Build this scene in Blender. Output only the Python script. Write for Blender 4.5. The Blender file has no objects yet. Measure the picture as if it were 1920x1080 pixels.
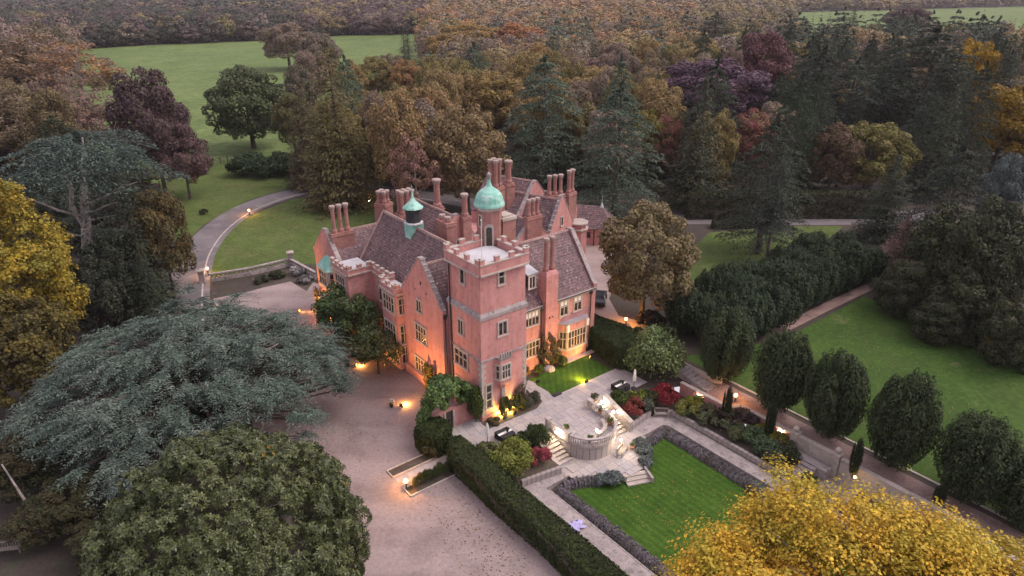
import bpy, bmesh, math, random
import numpy as np
from mathutils import Vector, Matrix
rad = math.radians
rng = np.random.default_rng(11)
random.seed(5)
scene = bpy.context.scene

# ------------------------------------------------------------------ camera, sky, sun, exposure
CAM_H, CAM_F, CAM_P = 44.0, 1300.0, rad(24)
cd = bpy.data.cameras.new("camera")
cd.sensor_width = 36.0
cd.lens = CAM_F / 1920 * 36.0
cd.clip_start = 0.5
cd.clip_end = 9000
cam = bpy.data.objects.new("camera", cd)
cam.location = (0, 0, CAM_H)
cam.rotation_euler = (rad(90) - CAM_P, 0, 0)
scene.collection.objects.link(cam)
scene.camera = cam

world = bpy.data.worlds.new("World")
scene.world = world
world.use_nodes = True
wn = world.node_tree
wn.nodes.clear()
w_out = wn.nodes.new('ShaderNodeOutputWorld')
w_bg = wn.nodes.new('ShaderNodeBackground')
w_sky = wn.nodes.new('ShaderNodeTexSky')
w_sky.sky_type = 'NISHITA'
w_sky.sun_disc = False
SUN_DIR = Vector((1.0, 0.1, 1.25)).normalized()
SUN_EL, SUN_ROT = math.asin(SUN_DIR.z), math.atan2(SUN_DIR.x, SUN_DIR.y)
w_sky.sun_elevation = SUN_EL
w_sky.sun_rotation = SUN_ROT
w_sky.dust_density = 3.0
w_sky.ozone_density = 1.0
w_mix = wn.nodes.new('ShaderNodeMix')          # thin evening cloud: the sky light is greyed and turned mauve
w_mix.data_type = 'RGBA'
w_mix.inputs[0].default_value = 0.72
w_mix.inputs[7].default_value = (5.1, 4.45, 4.85, 1)
wn.links.new(w_sky.outputs[0], w_mix.inputs[6])
wn.links.new(w_mix.outputs[2], w_bg.inputs[0])
w_bg.inputs[1].default_value = 0.072
wn.links.new(w_bg.outputs[0], w_out.inputs[0])

sd = bpy.data.lights.new("sun", 'SUN')
sd.energy = 0.85
sd.angle = rad(40)
sd.color = (1.0, 0.86, 0.80)
sun = bpy.data.objects.new("sun", sd)
sun.rotation_euler = SUN_DIR.to_track_quat('Z', 'Y').to_euler()
scene.collection.objects.link(sun)

vs = scene.view_settings
scene.display_settings.display_device = 'sRGB'
vs.view_transform = 'Standard'
vs.look = 'None'
vs.gamma = 1.0
vs.use_curve_mapping = False
vs.exposure = 1.62

# ------------------------------------------------------------------ layout frames
cP, sP = math.cos(CAM_P), math.sin(CAM_P)
def at(px, py, z=0.0):
    """the point at height z that is seen at this place of the photograph"""
    x, y = (px - 960) / CAM_F, -(py - 540) / CAM_F
    d = (x, cP + y * sP, -sP + y * cP)
    t = (z - CAM_H) / d[2]
    return Vector((d[0] * t, d[1] * t, z))
C0 = at(905, 792)
ANG = rad(38)
UX, UY = math.cos(ANG), math.sin(ANG)
def W(u, v, z=0.0):
    """house and garden frame: u along the garden front, v along the entrance front"""
    return Vector((C0.x + u * UX - v * UY, C0.y + u * UY + v * UX, z))

# ------------------------------------------------------------------ materials
MATS = {}
def nodes(name):
    m = bpy.data.materials.new(name)
    m.use_nodes = True
    t = m.node_tree
    b = t.nodes['Principled BSDF']
    MATS[name] = m
    return m, t, b
def N(t, kind, **kw):
    n = t.nodes.new(kind)
    for k, v in kw.items():
        setattr(n, k, v)
    return n
def coords(t, kind='Object'):
    return N(t, 'ShaderNodeTexCoord').outputs[kind]
def noise(t, vec, scale, detail=4, rough=0.55):
    n = N(t, 'ShaderNodeTexNoise')
    n.inputs['Scale'].default_value = scale
    n.inputs['Detail'].default_value = detail
    n.inputs['Roughness'].default_value = rough
    t.links.new(vec, n.inputs['Vector'])
    return n.outputs['Fac']
def ramp(t, fac, stops):
    r = N(t, 'ShaderNodeValToRGB')
    e = r.color_ramp.elements
    while len(e) < len(stops):
        e.new(0.5)
    for i, (p, c) in enumerate(stops):
        e[i].position = p
        e[i].color = (*c, 1)
    t.links.new(fac, r.inputs[0])
    return r.outputs[0]
def mix(t, a, b, fac, mode='MIX'):
    m = N(t, 'ShaderNodeMix', data_type='RGBA', blend_type=mode)
    for sock, val in ((m.inputs[0], fac), (m.inputs[6], a), (m.inputs[7], b)):
        if isinstance(val, (int, float)):
            sock.default_value = val
        elif isinstance(val, tuple):
            sock.default_value = (*val, 1)
        else:
            t.links.new(val, sock)
    return m.outputs[2]
def bump(t, b, h, strength=0.4, dist=0.05):
    n = N(t, 'ShaderNodeBump')
    n.inputs['Strength'].default_value = strength
    n.inputs['Distance'].default_value = dist
    t.links.new(h, n.inputs['Height'])
    t.links.new(n.outputs[0], b.inputs['Normal'])
def mottled(name, c1, c2, c3=None, s=(0.35, 4.0, 40.0), rough=0.85, bmp=0.3, bdist=0.04, fine=0.35):
    m, t, b = nodes(name)
    co = coords(t)
    base = ramp(t, noise(t, co, s[0], 5), [(0.35, c1), (0.65, c2)])
    if c3:
        base = mix(t, base, c3, ramp(t, noise(t, co, s[1], 4), [(0.52, (0, 0, 0)), (0.72, (1, 1, 1))]))
    f = noise(t, co, s[2], 3, 0.7)
    base = mix(t, base, ramp(t, f, [(0.25, (1 - fine,) * 3), (0.75, (1 + fine,) * 3)]), 1.0, 'MULTIPLY')
    t.links.new(base, b.inputs['Base Color'])
    b.inputs['Roughness'].default_value = rough
    bump(t, b, f, bmp, bdist)
    return m
def tint_by(m, scale3, nscale, stops, kind='noise'):
    """wear that follows the material: streaks or worn arcs multiplied into the base colour"""
    t = m.node_tree; bs = t.nodes['Principled BSDF']
    src = bs.inputs['Base Color'].links[0].from_socket
    mp = N(t, 'ShaderNodeMapping'); mp.inputs['Scale'].default_value = scale3
    t.links.new(coords(t), mp.inputs['Vector'])
    if kind == 'noise':
        f = noise(t, mp.outputs[0], nscale, 4, 0.6)
    else:
        w = N(t, 'ShaderNodeTexWave', wave_type='RINGS'); w.inputs['Scale'].default_value = nscale
        w.inputs['Distortion'].default_value = 5.0; w.inputs['Detail'].default_value = 3; w.inputs['Detail Scale'].default_value = 0.5
        t.links.new(mp.outputs[0], w.inputs['Vector']); f = w.outputs['Fac']
    t.links.new(mix(t, src, ramp(t, f, stops), 1.0, 'MULTIPLY'), bs.inputs['Base Color'])
    return m
BRICK = mottled("red_brick", (0.50, 0.232, 0.212), (0.59, 0.295, 0.270), (0.43, 0.188, 0.175), (0.45, 1.6, 9.0), bmp=0.25, fine=0.22)
tint_by(BRICK, (1.0, 1.0, 0.16), 1.6, [(0.3, (0.80, 0.79, 0.80)), (0.55, (1, 1, 1)), (0.8, (1.10, 1.07, 1.06))])
tint_by(BRICK, (1.0, 1.0, 2.4), 7.0, [(0.3, (0.86, 0.84, 0.84)), (0.7, (1.10, 1.10, 1.10))])
BROWNBRICK = mottled("brown_brick", (0.27, 0.125, 0.105), (0.36, 0.175, 0.15), (0.20, 0.10, 0.09), (0.6, 2.0, 8.0), bmp=0.3, fine=0.3)
STONE = mottled("pale_stone", (0.38, 0.325, 0.29), (0.50, 0.43, 0.385), (0.27, 0.25, 0.22), (0.6, 2.5, 14.0), fine=0.22)
OLDSTONE = mottled("weathered_stone", (0.27, 0.232, 0.228), (0.38, 0.33, 0.32), (0.155, 0.14, 0.135), (0.8, 2.2, 9.0), fine=0.35, bmp=0.6)
PAVE = mottled("stone_paving", (0.34, 0.305, 0.31), (0.43, 0.39, 0.39), (0.28, 0.25, 0.24), (0.5, 1.3, 12.0), rough=0.7, fine=0.15)
LEAD = mottled("lead_sheet", (0.45, 0.45, 0.48), (0.55, 0.55, 0.58), None, (0.6, 2, 12), rough=0.55, fine=0.12)
DARKLEAD = mottled("dull_lead", (0.26, 0.23, 0.25), (0.34, 0.31, 0.33), None, (0.6, 2, 12), rough=0.6, fine=0.12)
COPPER = mottled("green_copper", (0.16, 0.42, 0.34), (0.30, 0.56, 0.47), (0.45, 0.63, 0.56), (0.9, 1.2, 8.0), rough=0.6, fine=0.15)
GRAVEL = mottled("pink_gravel", (0.245, 0.190, 0.182), (0.330, 0.258, 0.248), (0.205, 0.160, 0.152), (0.06, 0.22, 3.2), bmp=0.5, fine=0.22)
tint_by(GRAVEL, (1, 1, 1), 0.055, [(0.2, (0.93, 0.92, 0.92)), (0.6, (1.05, 1.05, 1.05))], 'rings')
tint_by(GRAVEL, (1, 1, 1), 0.35, [(0.30, (0.82, 0.80, 0.80)), (0.46, (1, 1, 1))])
ASPHALT = mottled("drive_asphalt", (0.115, 0.100, 0.108), (0.165, 0.145, 0.152), (0.21, 0.19, 0.195), (0.12, 0.3, 4.0), fine=0.2)
DIRT = mottled("woodland_earth", (0.030, 0.023, 0.018), (0.055, 0.040, 0.030), (0.05, 0.055, 0.03), (0.06, 0.4, 2.5), fine=0.4)
BED = mottled("planting_earth", (0.05, 0.038, 0.03), (0.09, 0.065, 0.05), (0.05, 0.06, 0.035), (0.5, 1.2, 6.0), fine=0.45)
REDPATH = mottled("reddish_path", (0.22, 0.14, 0.125), (0.32, 0.22, 0.20), (0.14, 0.09, 0.07), (0.2, 0.6, 5.0), fine=0.3)
IRON = mottled("dark_iron", (0.02, 0.02, 0.022), (0.04, 0.04, 0.045), None, (1, 3, 10), rough=0.5, fine=0.1)
WOOD = mottled("grey_timber", (0.24, 0.20, 0.17), (0.34, 0.29, 0.25), (0.18, 0.15, 0.13), (2, 6, 20), fine=0.2)
DARKWOOD = mottled("dark_timber", (0.035, 0.027, 0.022), (0.06, 0.048, 0.04), None, (2, 6, 20), fine=0.2)
RATTAN = mottled("black_rattan", (0.015, 0.014, 0.015), (0.035, 0.032, 0.034), None, (3, 8, 30), fine=0.4)
WHITE = mottled("white_cloth", (0.70, 0.67, 0.63), (0.80, 0.77, 0.73), None, (1, 3, 10), fine=0.05)
TERRA = mottled("terracotta", (0.36, 0.18, 0.11), (0.44, 0.24, 0.16), None, (2, 5, 20), fine=0.15)
BARK = mottled("brown_bark", (0.055, 0.042, 0.034), (0.12, 0.095, 0.08), (0.08, 0.085, 0.06), (0.8, 2.0, 8.0), fine=0.4, bmp=0.7)
PALEBARK = mottled("pale_bark", (0.26, 0.225, 0.21), (0.42, 0.37, 0.35), (0.13, 0.11, 0.10), (0.5, 1.6, 6.0), fine=0.35, bmp=0.7)
CARPAINT = mottled("black_car_paint", (0.012, 0.012, 0.015), (0.02, 0.02, 0.024), None, rough=0.18, bmp=0.0, fine=0.05)
RUBBER = mottled("tyre_rubber", (0.012, 0.012, 0.012), (0.02, 0.02, 0.02), None, rough=0.9)
BLUE = mottled("lilac_cloth", (0.36, 0.33, 0.60), (0.48, 0.44, 0.72), None, (2, 5, 20), fine=0.2)
HOSE = mottled("yellow_green_hose", (0.45, 0.55, 0.05), (0.55, 0.62, 0.08), None, fine=0.05)

def roof_mat():
    m, t, b = nodes("clay_roof_tiles")
    co = coords(t)
    base = ramp(t, noise(t, co, 0.5, 5), [(0.3, (0.105, 0.063, 0.068)), (0.7, (0.172, 0.106, 0.108))])
    v = N(t, 'ShaderNodeTexVoronoi')
    v.inputs['Scale'].default_value = 3.0
    t.links.new(co, v.inputs['Vector'])
    tile = N(t, 'ShaderNodeSeparateColor')
    t.links.new(v.outputs['Color'], tile.inputs[0])
    base = mix(t, base, ramp(t, tile.outputs[0], [(0.0, (0.62, 0.6, 0.64)), (0.5, (1, 1, 1)), (1.0, (1.35, 1.28, 1.25))]), 1.0, 'MULTIPLY')
    base = mix(t, base, (0.52, 0.44, 0.43), ramp(t, noise(t, co, 3.1, 3, 0.6), [(0.62, (0, 0, 0)), (0.74, (1, 1, 1))]))
    base = mix(t, base, (0.085, 0.075, 0.05), ramp(t, noise(t, co, 0.9, 4, 0.6), [(0.58, (0, 0, 0)), (0.8, (0.7,) * 3)]))
    t.links.new(base, b.inputs['Base Color'])
    b.inputs['Roughness'].default_value = 0.75
    w = N(t, 'ShaderNodeTexWave', bands_direction='Z')
    w.inputs['Scale'].default_value = 1.1
    w.inputs['Distortion'].default_value = 0.6
    t.links.new(co, w.inputs['Vector'])
    bump(t, b, w.outputs['Fac'], 0.5, 0.06)
    return m
ROOF = roof_mat()

def grass_mat(name, c1, c2, c3, s=(0.03, 0.25, 2.5), stripes=0.0, worn=None):
    m, t, b = nodes(name)
    co = coords(t)
    base = ramp(t, noise(t, co, s[0], 6), [(0.3, c1), (0.7, c2)])
    base = mix(t, base, c3, ramp(t, noise(t, co, s[1], 5, 0.65), [(0.45, (0, 0, 0)), (0.75, (0.8,) * 3)]))
    if stripes:
        w = N(t, 'ShaderNodeTexWave', bands_direction='X')
        w.inputs['Scale'].default_value = stripes
        w.inputs['Distortion'].default_value = 1.2
        w.inputs['Detail Scale'].default_value = 0.6
        t.links.new(co, w.inputs['Vector'])
        base = mix(t, base, ramp(t, w.outputs['Fac'], [(0.3, (0.89,) * 3), (0.7, (1.10,) * 3)]), 1.0, 'MULTIPLY')
    if worn:
        base = mix(t, base, worn, ramp(t, noise(t, co, 0.11, 5, 0.7), [(0.60, (0, 0, 0)), (0.70, (0.75,) * 3)]))
    f = noise(t, co, s[2], 4, 0.75)
    base = mix(t, base, ramp(t, f, [(0.25, (0.6,) * 3), (0.75, (1.4,) * 3)]), 1.0, 'MULTIPLY')
    t.links.new(base, b.inputs['Base Color'])
    b.inputs['Roughness'].default_value = 0.9
    b.inputs['Specular IOR Level'].default_value = 0.15
    bump(t, b, f, 0.6, 0.1)
    return m
LAWN = grass_mat("mown_lawn", (0.036, 0.085, 0.010), (0.056, 0.115, 0.015), (0.03, 0.075, 0.009), (0.1, 0.6, 5.0), stripes=0.42)
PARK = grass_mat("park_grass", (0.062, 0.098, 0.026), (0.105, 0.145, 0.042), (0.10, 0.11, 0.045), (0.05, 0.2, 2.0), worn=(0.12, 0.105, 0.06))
FIELD = grass_mat("pasture_grass", (0.098, 0.150, 0.046), (0.140, 0.192, 0.068), (0.085, 0.122, 0.040), (0.012, 0.06, 0.5))
tint_by(FIELD, (1, 0.35, 1), 0.10, [(0.35, (0.86, 0.88, 0.84)), (0.65, (1.12, 1.08, 1.1))])
tint_by(PARK, (1, 1, 1), 0.35, [(0.35, (0.82, 0.86, 0.80)), (0.65, (1.14, 1.10, 1.1))])
YEWLAWN = grass_mat("yew_lawn_grass", (0.040, 0.085, 0.016), (0.066, 0.118, 0.024), (0.045, 0.072, 0.020), (0.05, 0.2, 2.0), worn=(0.15, 0.13, 0.09))  # grass tone of its own, with bare worn patches

def glass_mat():
    m, t, b = nodes("window_glass")
    co = coords(t)
    t.links.new(ramp(t, noise(t, co, 1.3, 2), [(0.4, (0.02, 0.017, 0.018)), (0.65, (0.09, 0.075, 0.07))]), b.inputs['Base Color'])
    b.inputs['Roughness'].default_value = 0.12
    return m
tint_by(LAWN, (1, 1, 1), 0.5, [(0.3, (0.84, 0.88, 0.82)), (0.7, (1.14, 1.1, 1.1))])
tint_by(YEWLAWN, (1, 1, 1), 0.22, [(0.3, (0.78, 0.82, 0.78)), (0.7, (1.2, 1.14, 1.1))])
for m_, s_ in ((LAWN, 1.7), (PARK, 1.1), (YEWLAWN, 1.1), (FIELD, 0.3)):
    tint_by(m_, (1, 1, 1), s_, [(0.32, (0.80, 0.84, 0.78)), (0.68, (1.18, 1.14, 1.12))])
GLASS = glass_mat()
def emit_mat(name, col, strength):
    m, t, b = nodes(name)
    b.inputs['Base Color'].default_value = (*col, 1)
    b.inputs['Emission Color'].default_value = (*col, 1)
    b.inputs['Emission Strength'].default_value = strength
    return m
GLOW = emit_mat("lit_lamp_glass", (1.0, 0.46, 0.10), 9.0)
GLOWW = emit_mat("lit_white_lamp_glass", (1.0, 0.86, 0.66), 14.0)

def leaf_mat(name, spread=0.45, rough=0.6, clump=0.35, scale=0.45, trans=0.25, spec=0.2):
    """the tree's own colour comes from its object colour; leaves differ one by one and in drifts"""
    m, t, b = nodes(name)
    info = N(t, 'ShaderNodeObjectInfo')
    geo = N(t, 'ShaderNodeNewGeometry')
    second = N(t, 'ShaderNodeAttribute', attribute_type='OBJECT', attribute_name='second_tint')
    co = coords(t)
    add = N(t, 'ShaderNodeVectorMath', operation='ADD')
    t.links.new(co, add.inputs[0])
    sc = N(t, 'ShaderNodeVectorMath', operation='SCALE')
    cmb = N(t, 'ShaderNodeCombineXYZ')
    t.links.new(info.outputs['Random'], cmb.inputs[0]); t.links.new(info.outputs['Random'], cmb.inputs[1])
    t.links.new(cmb.outputs[0], sc.inputs[0]); sc.inputs['Scale'].default_value = 60
    t.links.new(sc.outputs[0], add.inputs[1])
    nz = noise(t, add.outputs[0], scale, 3)
    base = mix(t, info.outputs['Color'], second.outputs['Color'], ramp(t, nz, [(0.40, (0, 0, 0)), (0.66, (1, 1, 1))]))
    base = mix(t, base, ramp(t, geo.outputs['Random Per Island'], [(0.0, (1 - spread,) * 3), (0.5, (1, 1, 1)), (1.0, (1 + spread * 1.5, 1 + spread * 1.4, 1 + spread))]), 1.0, 'MULTIPLY')
    base = mix(t, base, ramp(t, noise(t, add.outputs[0], scale * 3.2, 2), [(0.3, (1 - clump,) * 3), (0.7, (1 + clump,) * 3)]), 1.0, 'MULTIPLY')
    t.links.new(base, b.inputs['Base Color'])
    b.inputs['Roughness'].default_value = rough
    b.inputs['Specular IOR Level'].default_value = spec
    tr = N(t, 'ShaderNodeBsdfTranslucent')
    t.links.new(base, tr.inputs[0])
    ms = N(t, 'ShaderNodeMixShader')
    ms.inputs[0].default_value = trans
    t.links.new(b.outputs[0], ms.inputs[1]); t.links.new(tr.outputs[0], ms.inputs[2])
    t.links.new(ms.outputs[0], t.nodes['Material Output'].inputs[0])
    return m
LEAF = leaf_mat("tree_leaves", spread=0.28, clump=0.28)
NEEDLE = leaf_mat("conifer_needles", spread=0.4, rough=0.65, clump=0.25, scale=0.3, trans=0.08, spec=0.1)
GLOSSY = leaf_mat("glossy_leaves", spread=0.5, rough=0.42, clump=0.3, scale=0.5, trans=0.12, spec=0.38)

# ------------------------------------------------------------------ objects
COL = scene.collection
def props(o, label=None, cat=None, group=None, kind=None):
    if label: o['label'] = label
    if cat: o['category'] = cat
    if group: o['group'] = group
    if kind: o['kind'] = kind
    return o
def empty(name, loc=(0, 0, 0), rz=0.0, label=None, cat=None, group=None, kind=None, parent=None):
    o = bpy.data.objects.new(name, None)
    o.empty_display_size = 0.3
    o.location = loc
    o.rotation_euler = (0, 0, rz)
    COL.objects.link(o)
    if parent: o.parent = parent
    return props(o, label, cat, group, kind)
def link(name, me, mat=None, parent=None, loc=None, rz=None, **p):
    o = bpy.data.objects.new(name, me)
    COL.objects.link(o)
    if mat and not me.materials: me.materials.append(mat)
    if parent: o.parent = parent
    if loc is not None: o.location = loc
    if rz is not None: o.rotation_euler = (0, 0, rz)
    return props(o, **p)

class MB:
    """collects shapes for ONE mesh"""
    def __init__(s): s.v, s.f = [], []
    def add(s, vs, fs):
        k = len(s.v)
        s.v += [tuple(p) for p in vs]
        s.f += [tuple(i + k for i in f) for f in fs]
        return s
    def box(s, x0, x1, y0, y1, z0, z1):
        return s.add([(x0, y0, z0), (x1, y0, z0), (x1, y1, z0), (x0, y1, z0), (x0, y0, z1), (x1, y0, z1), (x1, y1, z1), (x0, y1, z1)],
                     [(0, 3, 2, 1), (4, 5, 6, 7), (0, 1, 5, 4), (1, 2, 6, 5), (2, 3, 7, 6), (3, 0, 4, 7)])
    def prism(s, pts, z0, z1):
        """vertical prism over a plan polygon (counter-clockwise)"""
        n = len(pts)
        vs = [(p[0], p[1], z0) for p in pts] + [(p[0], p[1], z1) for p in pts]
        return s.add(vs, [tuple(range(n - 1, -1, -1)), tuple(range(n, 2 * n))] + [(i, (i + 1) % n, n + (i + 1) % n, n + i) for i in range(n)])
    def ring(s, pts, z0, z1, w):
        """a hollow parapet along an open or closed plan line"""
        for a, b in zip(pts[:-1], pts[1:]):
            d = Vector((b[0] - a[0], b[1] - a[1], 0)); d.normalize()
            n = Vector((-d.y, d.x, 0)) * w / 2
            s.prism([(a[0] - n.x, a[1] - n.y), (b[0] - n.x, b[1] - n.y), (b[0] + n.x, b[1] + n.y), (a[0] + n.x, a[1] + n.y)], z0, z1)
        return s
    def loft(s, pts_a, pts_b, cap=True):
        n = len(pts_a)
        fs = [(i, (i + 1) % n, n + (i + 1) % n, n + i) for i in range(n)]
        if cap: fs += [tuple(range(n - 1, -1, -1)), tuple(range(n, 2 * n))]
        return s.add(list(pts_a) + list(pts_b), fs)
    def lathe(s, prof, n=12, c=(0, 0), a0=0.0):
        vs, fs = [], []
        for r, z in prof:
            for i in range(n):
                a = a0 + 2 * math.pi * i / n
                vs.append((c[0] + r * math.cos(a), c[1] + r * math.sin(a), z))
        for k in range(len(prof) - 1):
            for i in range(n):
                j = (i + 1) % n
                fs.append((k * n + i, k * n + j, (k + 1) * n + j, (k + 1) * n + i))
        fs.append(tuple(range(n - 1, -1, -1)))
        fs.append(tuple((len(prof) - 1) * n + i for i in range(n)))
        return s.add(vs, fs)
    def tube(s, pts, radii, n=7):
        pts = [Vector(p) for p in pts]
        vs, fs = [], []
        for k, p in enumerate(pts):
            d = (pts[min(k + 1, len(pts) - 1)] - pts[max(k - 1, 0)])
            d = d.normalized() if d.length else Vector((0, 0, 1))
            a = d.cross(Vector((0.31, 0.17, 0.93) if abs(d.z) < 0.9 else (1, 0.1, 0))).normalized()
            b = d.cross(a)
            for i in range(n):
                t = 2 * math.pi * i / n
                vs.append(p + (a * math.cos(t) + b * math.sin(t)) * radii[k])
        for k in range(len(pts) - 1):
            for i in range(n):
                j = (i + 1) % n
                fs.append((k * n + i, k * n + j, (k + 1) * n + j, (k + 1) * n + i))
        fs.append(tuple(range(n - 1, -1, -1)))
        fs.append(tuple((len(pts) - 1) * n + i for i in range(n)))
        return s.add(vs, fs)
    def mesh(s, name):
        me = bpy.data.meshes.new(name)
        me.from_pydata(s.v, [], s.f)
        bm = bmesh.new(); bm.from_mesh(me)
        bmesh.ops.recalc_face_normals(bm, faces=bm.faces)
        bm.to_mesh(me); bm.free()
        me.update()
        return me
    def obj(s, name, mat, parent=None, smooth=False, bevel=0.0, **kw):
        me = s.mesh(name)
        if smooth: me.shade_smooth()
        o = link(name, me, mat, parent, **kw)
        if bevel:
            b = o.modifiers.new("edge", 'BEVEL'); b.width = bevel; b.segments = 1; b.limit_method = 'ANGLE'
        return o

def sheet(name, pts, z, mat, kind='structure', parent=None, **kw):
    me = bpy.data.meshes.new(name)
    me.from_pydata([(p[0], p[1], z) for p in pts], [], [tuple(range(len(pts)))])
    bm = bmesh.new(); bm.from_mesh(me)
    for f in bm.faces:
        if f.normal.z < 0: f.normal_flip()
    bmesh.ops.triangulate(bm, faces=bm.faces)
    bm.to_mesh(me); bm.free()
    return link(name, me, mat, parent, kind=kind, **kw)
def px(*pts):
    return [at(*p) for p in pts]
def smooth_line(pts, n=8):
    """Catmull-Rom through plan points"""
    P = [Vector((p[0], p[1], 0)) for p in pts]
    P = [2 * P[0] - P[1]] + P + [2 * P[-1] - P[-2]]
    out = []
    for i in range(1, len(P) - 2):
        for k in range(n):
            t = k / n
            out.append(0.5 * ((2 * P[i]) + (P[i + 1] - P[i - 1]) * t + (2 * P[i - 1] - 5 * P[i] + 4 * P[i + 1] - P[i + 2]) * t * t + (3 * P[i] - P[i - 1] - 3 * P[i + 1] + P[i + 2]) * t ** 3))
    out.append(P[-2])
    return out
def strip(name, line, w0, w1, z, mat, **kw):
    """a band between offsets w0 and w1 to the left of a plan line"""
    vs, fs = [], []
    for i, p in enumerate(line):
        d = (line[min(i + 1, len(line) - 1)] - line[max(i - 1, 0)]).normalized()
        n = Vector((-d.y, d.x, 0))
        vs += [(p.x + n.x * w0, p.y + n.y * w0, z), (p.x + n.x * w1, p.y + n.y * w1, z)]
    for i in range(len(line) - 1):
        fs.append((2 * i, 2 * i + 2, 2 * i + 3, 2 * i + 1))
    me = bpy.data.meshes.new(name)
    me.from_pydata(vs, [], fs)
    if me.polygons and me.polygons[0].normal.z < 0: me.flip_normals()
    return link(name, me, mat, kind='structure', **kw)

# ------------------------------------------------------------------ leaves
def unit(a):
    return a / np.maximum(np.linalg.norm(a, axis=-1, keepdims=True), 1e-9)
def rnd(n):
    return unit(rng.normal(size=(n, 3)))
def card_arrays(pos, nrm, size, aspect=0.55, along=None):
    """one small diamond leaf (spray) per point: 4 corners, slightly folded"""
    n = len(pos)
    size = np.broadcast_to(np.asarray(size, float), (n,))[:, None]
    if along is None:
        along = rnd(n)
    t = along - nrm * np.sum(along * nrm, axis=1, keepdims=True)
    t = unit(t)
    b = np.cross(nrm, t)
    q = np.empty((n, 4, 3))
    q[:, 0] = pos - t * size * 0.5
    q[:, 1] = pos + b * size * aspect * 0.5 + nrm * size * 0.08
    q[:, 2] = pos + t * size * 0.5
    q[:, 3] = pos - b * size * aspect * 0.5 + nrm * size * 0.08
    return q
def card_mesh(name, quads):
    n = len(quads)
    me = bpy.data.meshes.new(name)
    me.vertices.add(n * 4)
    me.vertices.foreach_set("co", quads.reshape(-1).astype(np.float32))
    me.loops.add(n * 4)
    me.loops.foreach_set("vertex_index", np.arange(n * 4, dtype=np.int32))
    me.polygons.add(n)
    me.polygons.foreach_set("loop_start", np.arange(0, n * 4, 4, dtype=np.int32))
    me.update(calc_edges=True)
    return me

def even_dirs(n, low, jit=0.35):
    i = np.arange(n) + 0.5
    z = 1 - (1 - low) * i / n
    a = i * 2.399963
    d = np.stack([np.cos(a) * np.sqrt(1 - z * z), np.sin(a) * np.sqrt(1 - z * z), z], 1)
    return unit(d + rng.normal(0, jit / math.sqrt(n) * 1.6, (n, 3)))
def broad_crown(rx, rz, zc, clumps=40, leaves=5000, size=0.6, low=-0.45, cr=(0.26, 0.42), lump=0.16, aspect=0.7, jit=0.38):
    """cauliflower crown of leaf clumps on an uneven ellipsoid"""
    d = even_dirs(clumps, low, 0.8)
    k = len(d)
    rr = rng.uniform(0.72 - lump, 0.86 + lump * 0.5, k)[:, None]
    c = d * rr * np.array([rx, rx, rz])
    r = rng.uniform(cr[0], cr[1], k) * (rx * rx * rz) ** (1 / 3)
    w = r ** 2 / np.sum(r ** 2)
    idx = rng.choice(k, leaves, p=w)
    out = unit(c / np.array([rx, rx, rz]))
    dirn = unit(rng.normal(size=(leaves, 3)) + 0.55 * out[idx] + np.array([0, 0, 0.35]))
    pos = c[idx] + dirn * (r[idx] * rng.uniform(0.72, 1.06, leaves))[:, None]
    nrm = unit(dirn + jit * rng.normal(size=(leaves, 3)) + np.array([0, 0, 0.2]))
    keep = np.linalg.norm(pos / np.array([rx, rx, rz]), axis=1) > 0.5
    pos, nrm = pos[keep], nrm[keep]
    pos = pos + np.array([0, 0, zc])
    return card_arrays(pos, nrm, size * rng.uniform(0.6, 1.35, len(pos)), aspect)
def trunk_mesh(h, r, limbs=6, spread=4.0, zfork=0.35, bend=0.3, lean=0.0, n=7):
    mb = MB()
    pts = [(math.sin(t * 3) * bend * t + lean * t * h, math.cos(t * 2.3) * bend * t - bend * t, t * h) for t in (-0.015, 0.0, 0.12, 0.3, 0.55, 0.8, 1.0)]
    mb.tube(pts, [r * q for q in (1.6, 1.35, 1.05, 0.85, 0.6, 0.35, 0.08)], n)
    for i in range(limbs):
        a = i * 2.4 + rng.uniform(-0.4, 0.4)
        t = zfork + (0.95 - zfork) * i / max(1, limbs) * 0.8
        z0 = t * h
        L = spread * rng.uniform(0.7, 1.0) * (1.1 - 0.6 * t)
        p = Vector((math.sin(t * 3) * bend * t + lean * t * h, math.cos(t * 2.3) * bend * t - bend * t, z0))
        q = [p, p + Vector((math.cos(a) * L * 0.45, math.sin(a) * L * 0.45, L * 0.28)), p + Vector((math.cos(a + 0.15) * L, math.sin(a + 0.15) * L, L * 0.62))]
        mb.tube(q, [r * 0.42 * (1.2 - t), r * 0.26 * (1.2 - t), r * 0.06], 5)
    return mb.mesh("trunk")
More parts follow.
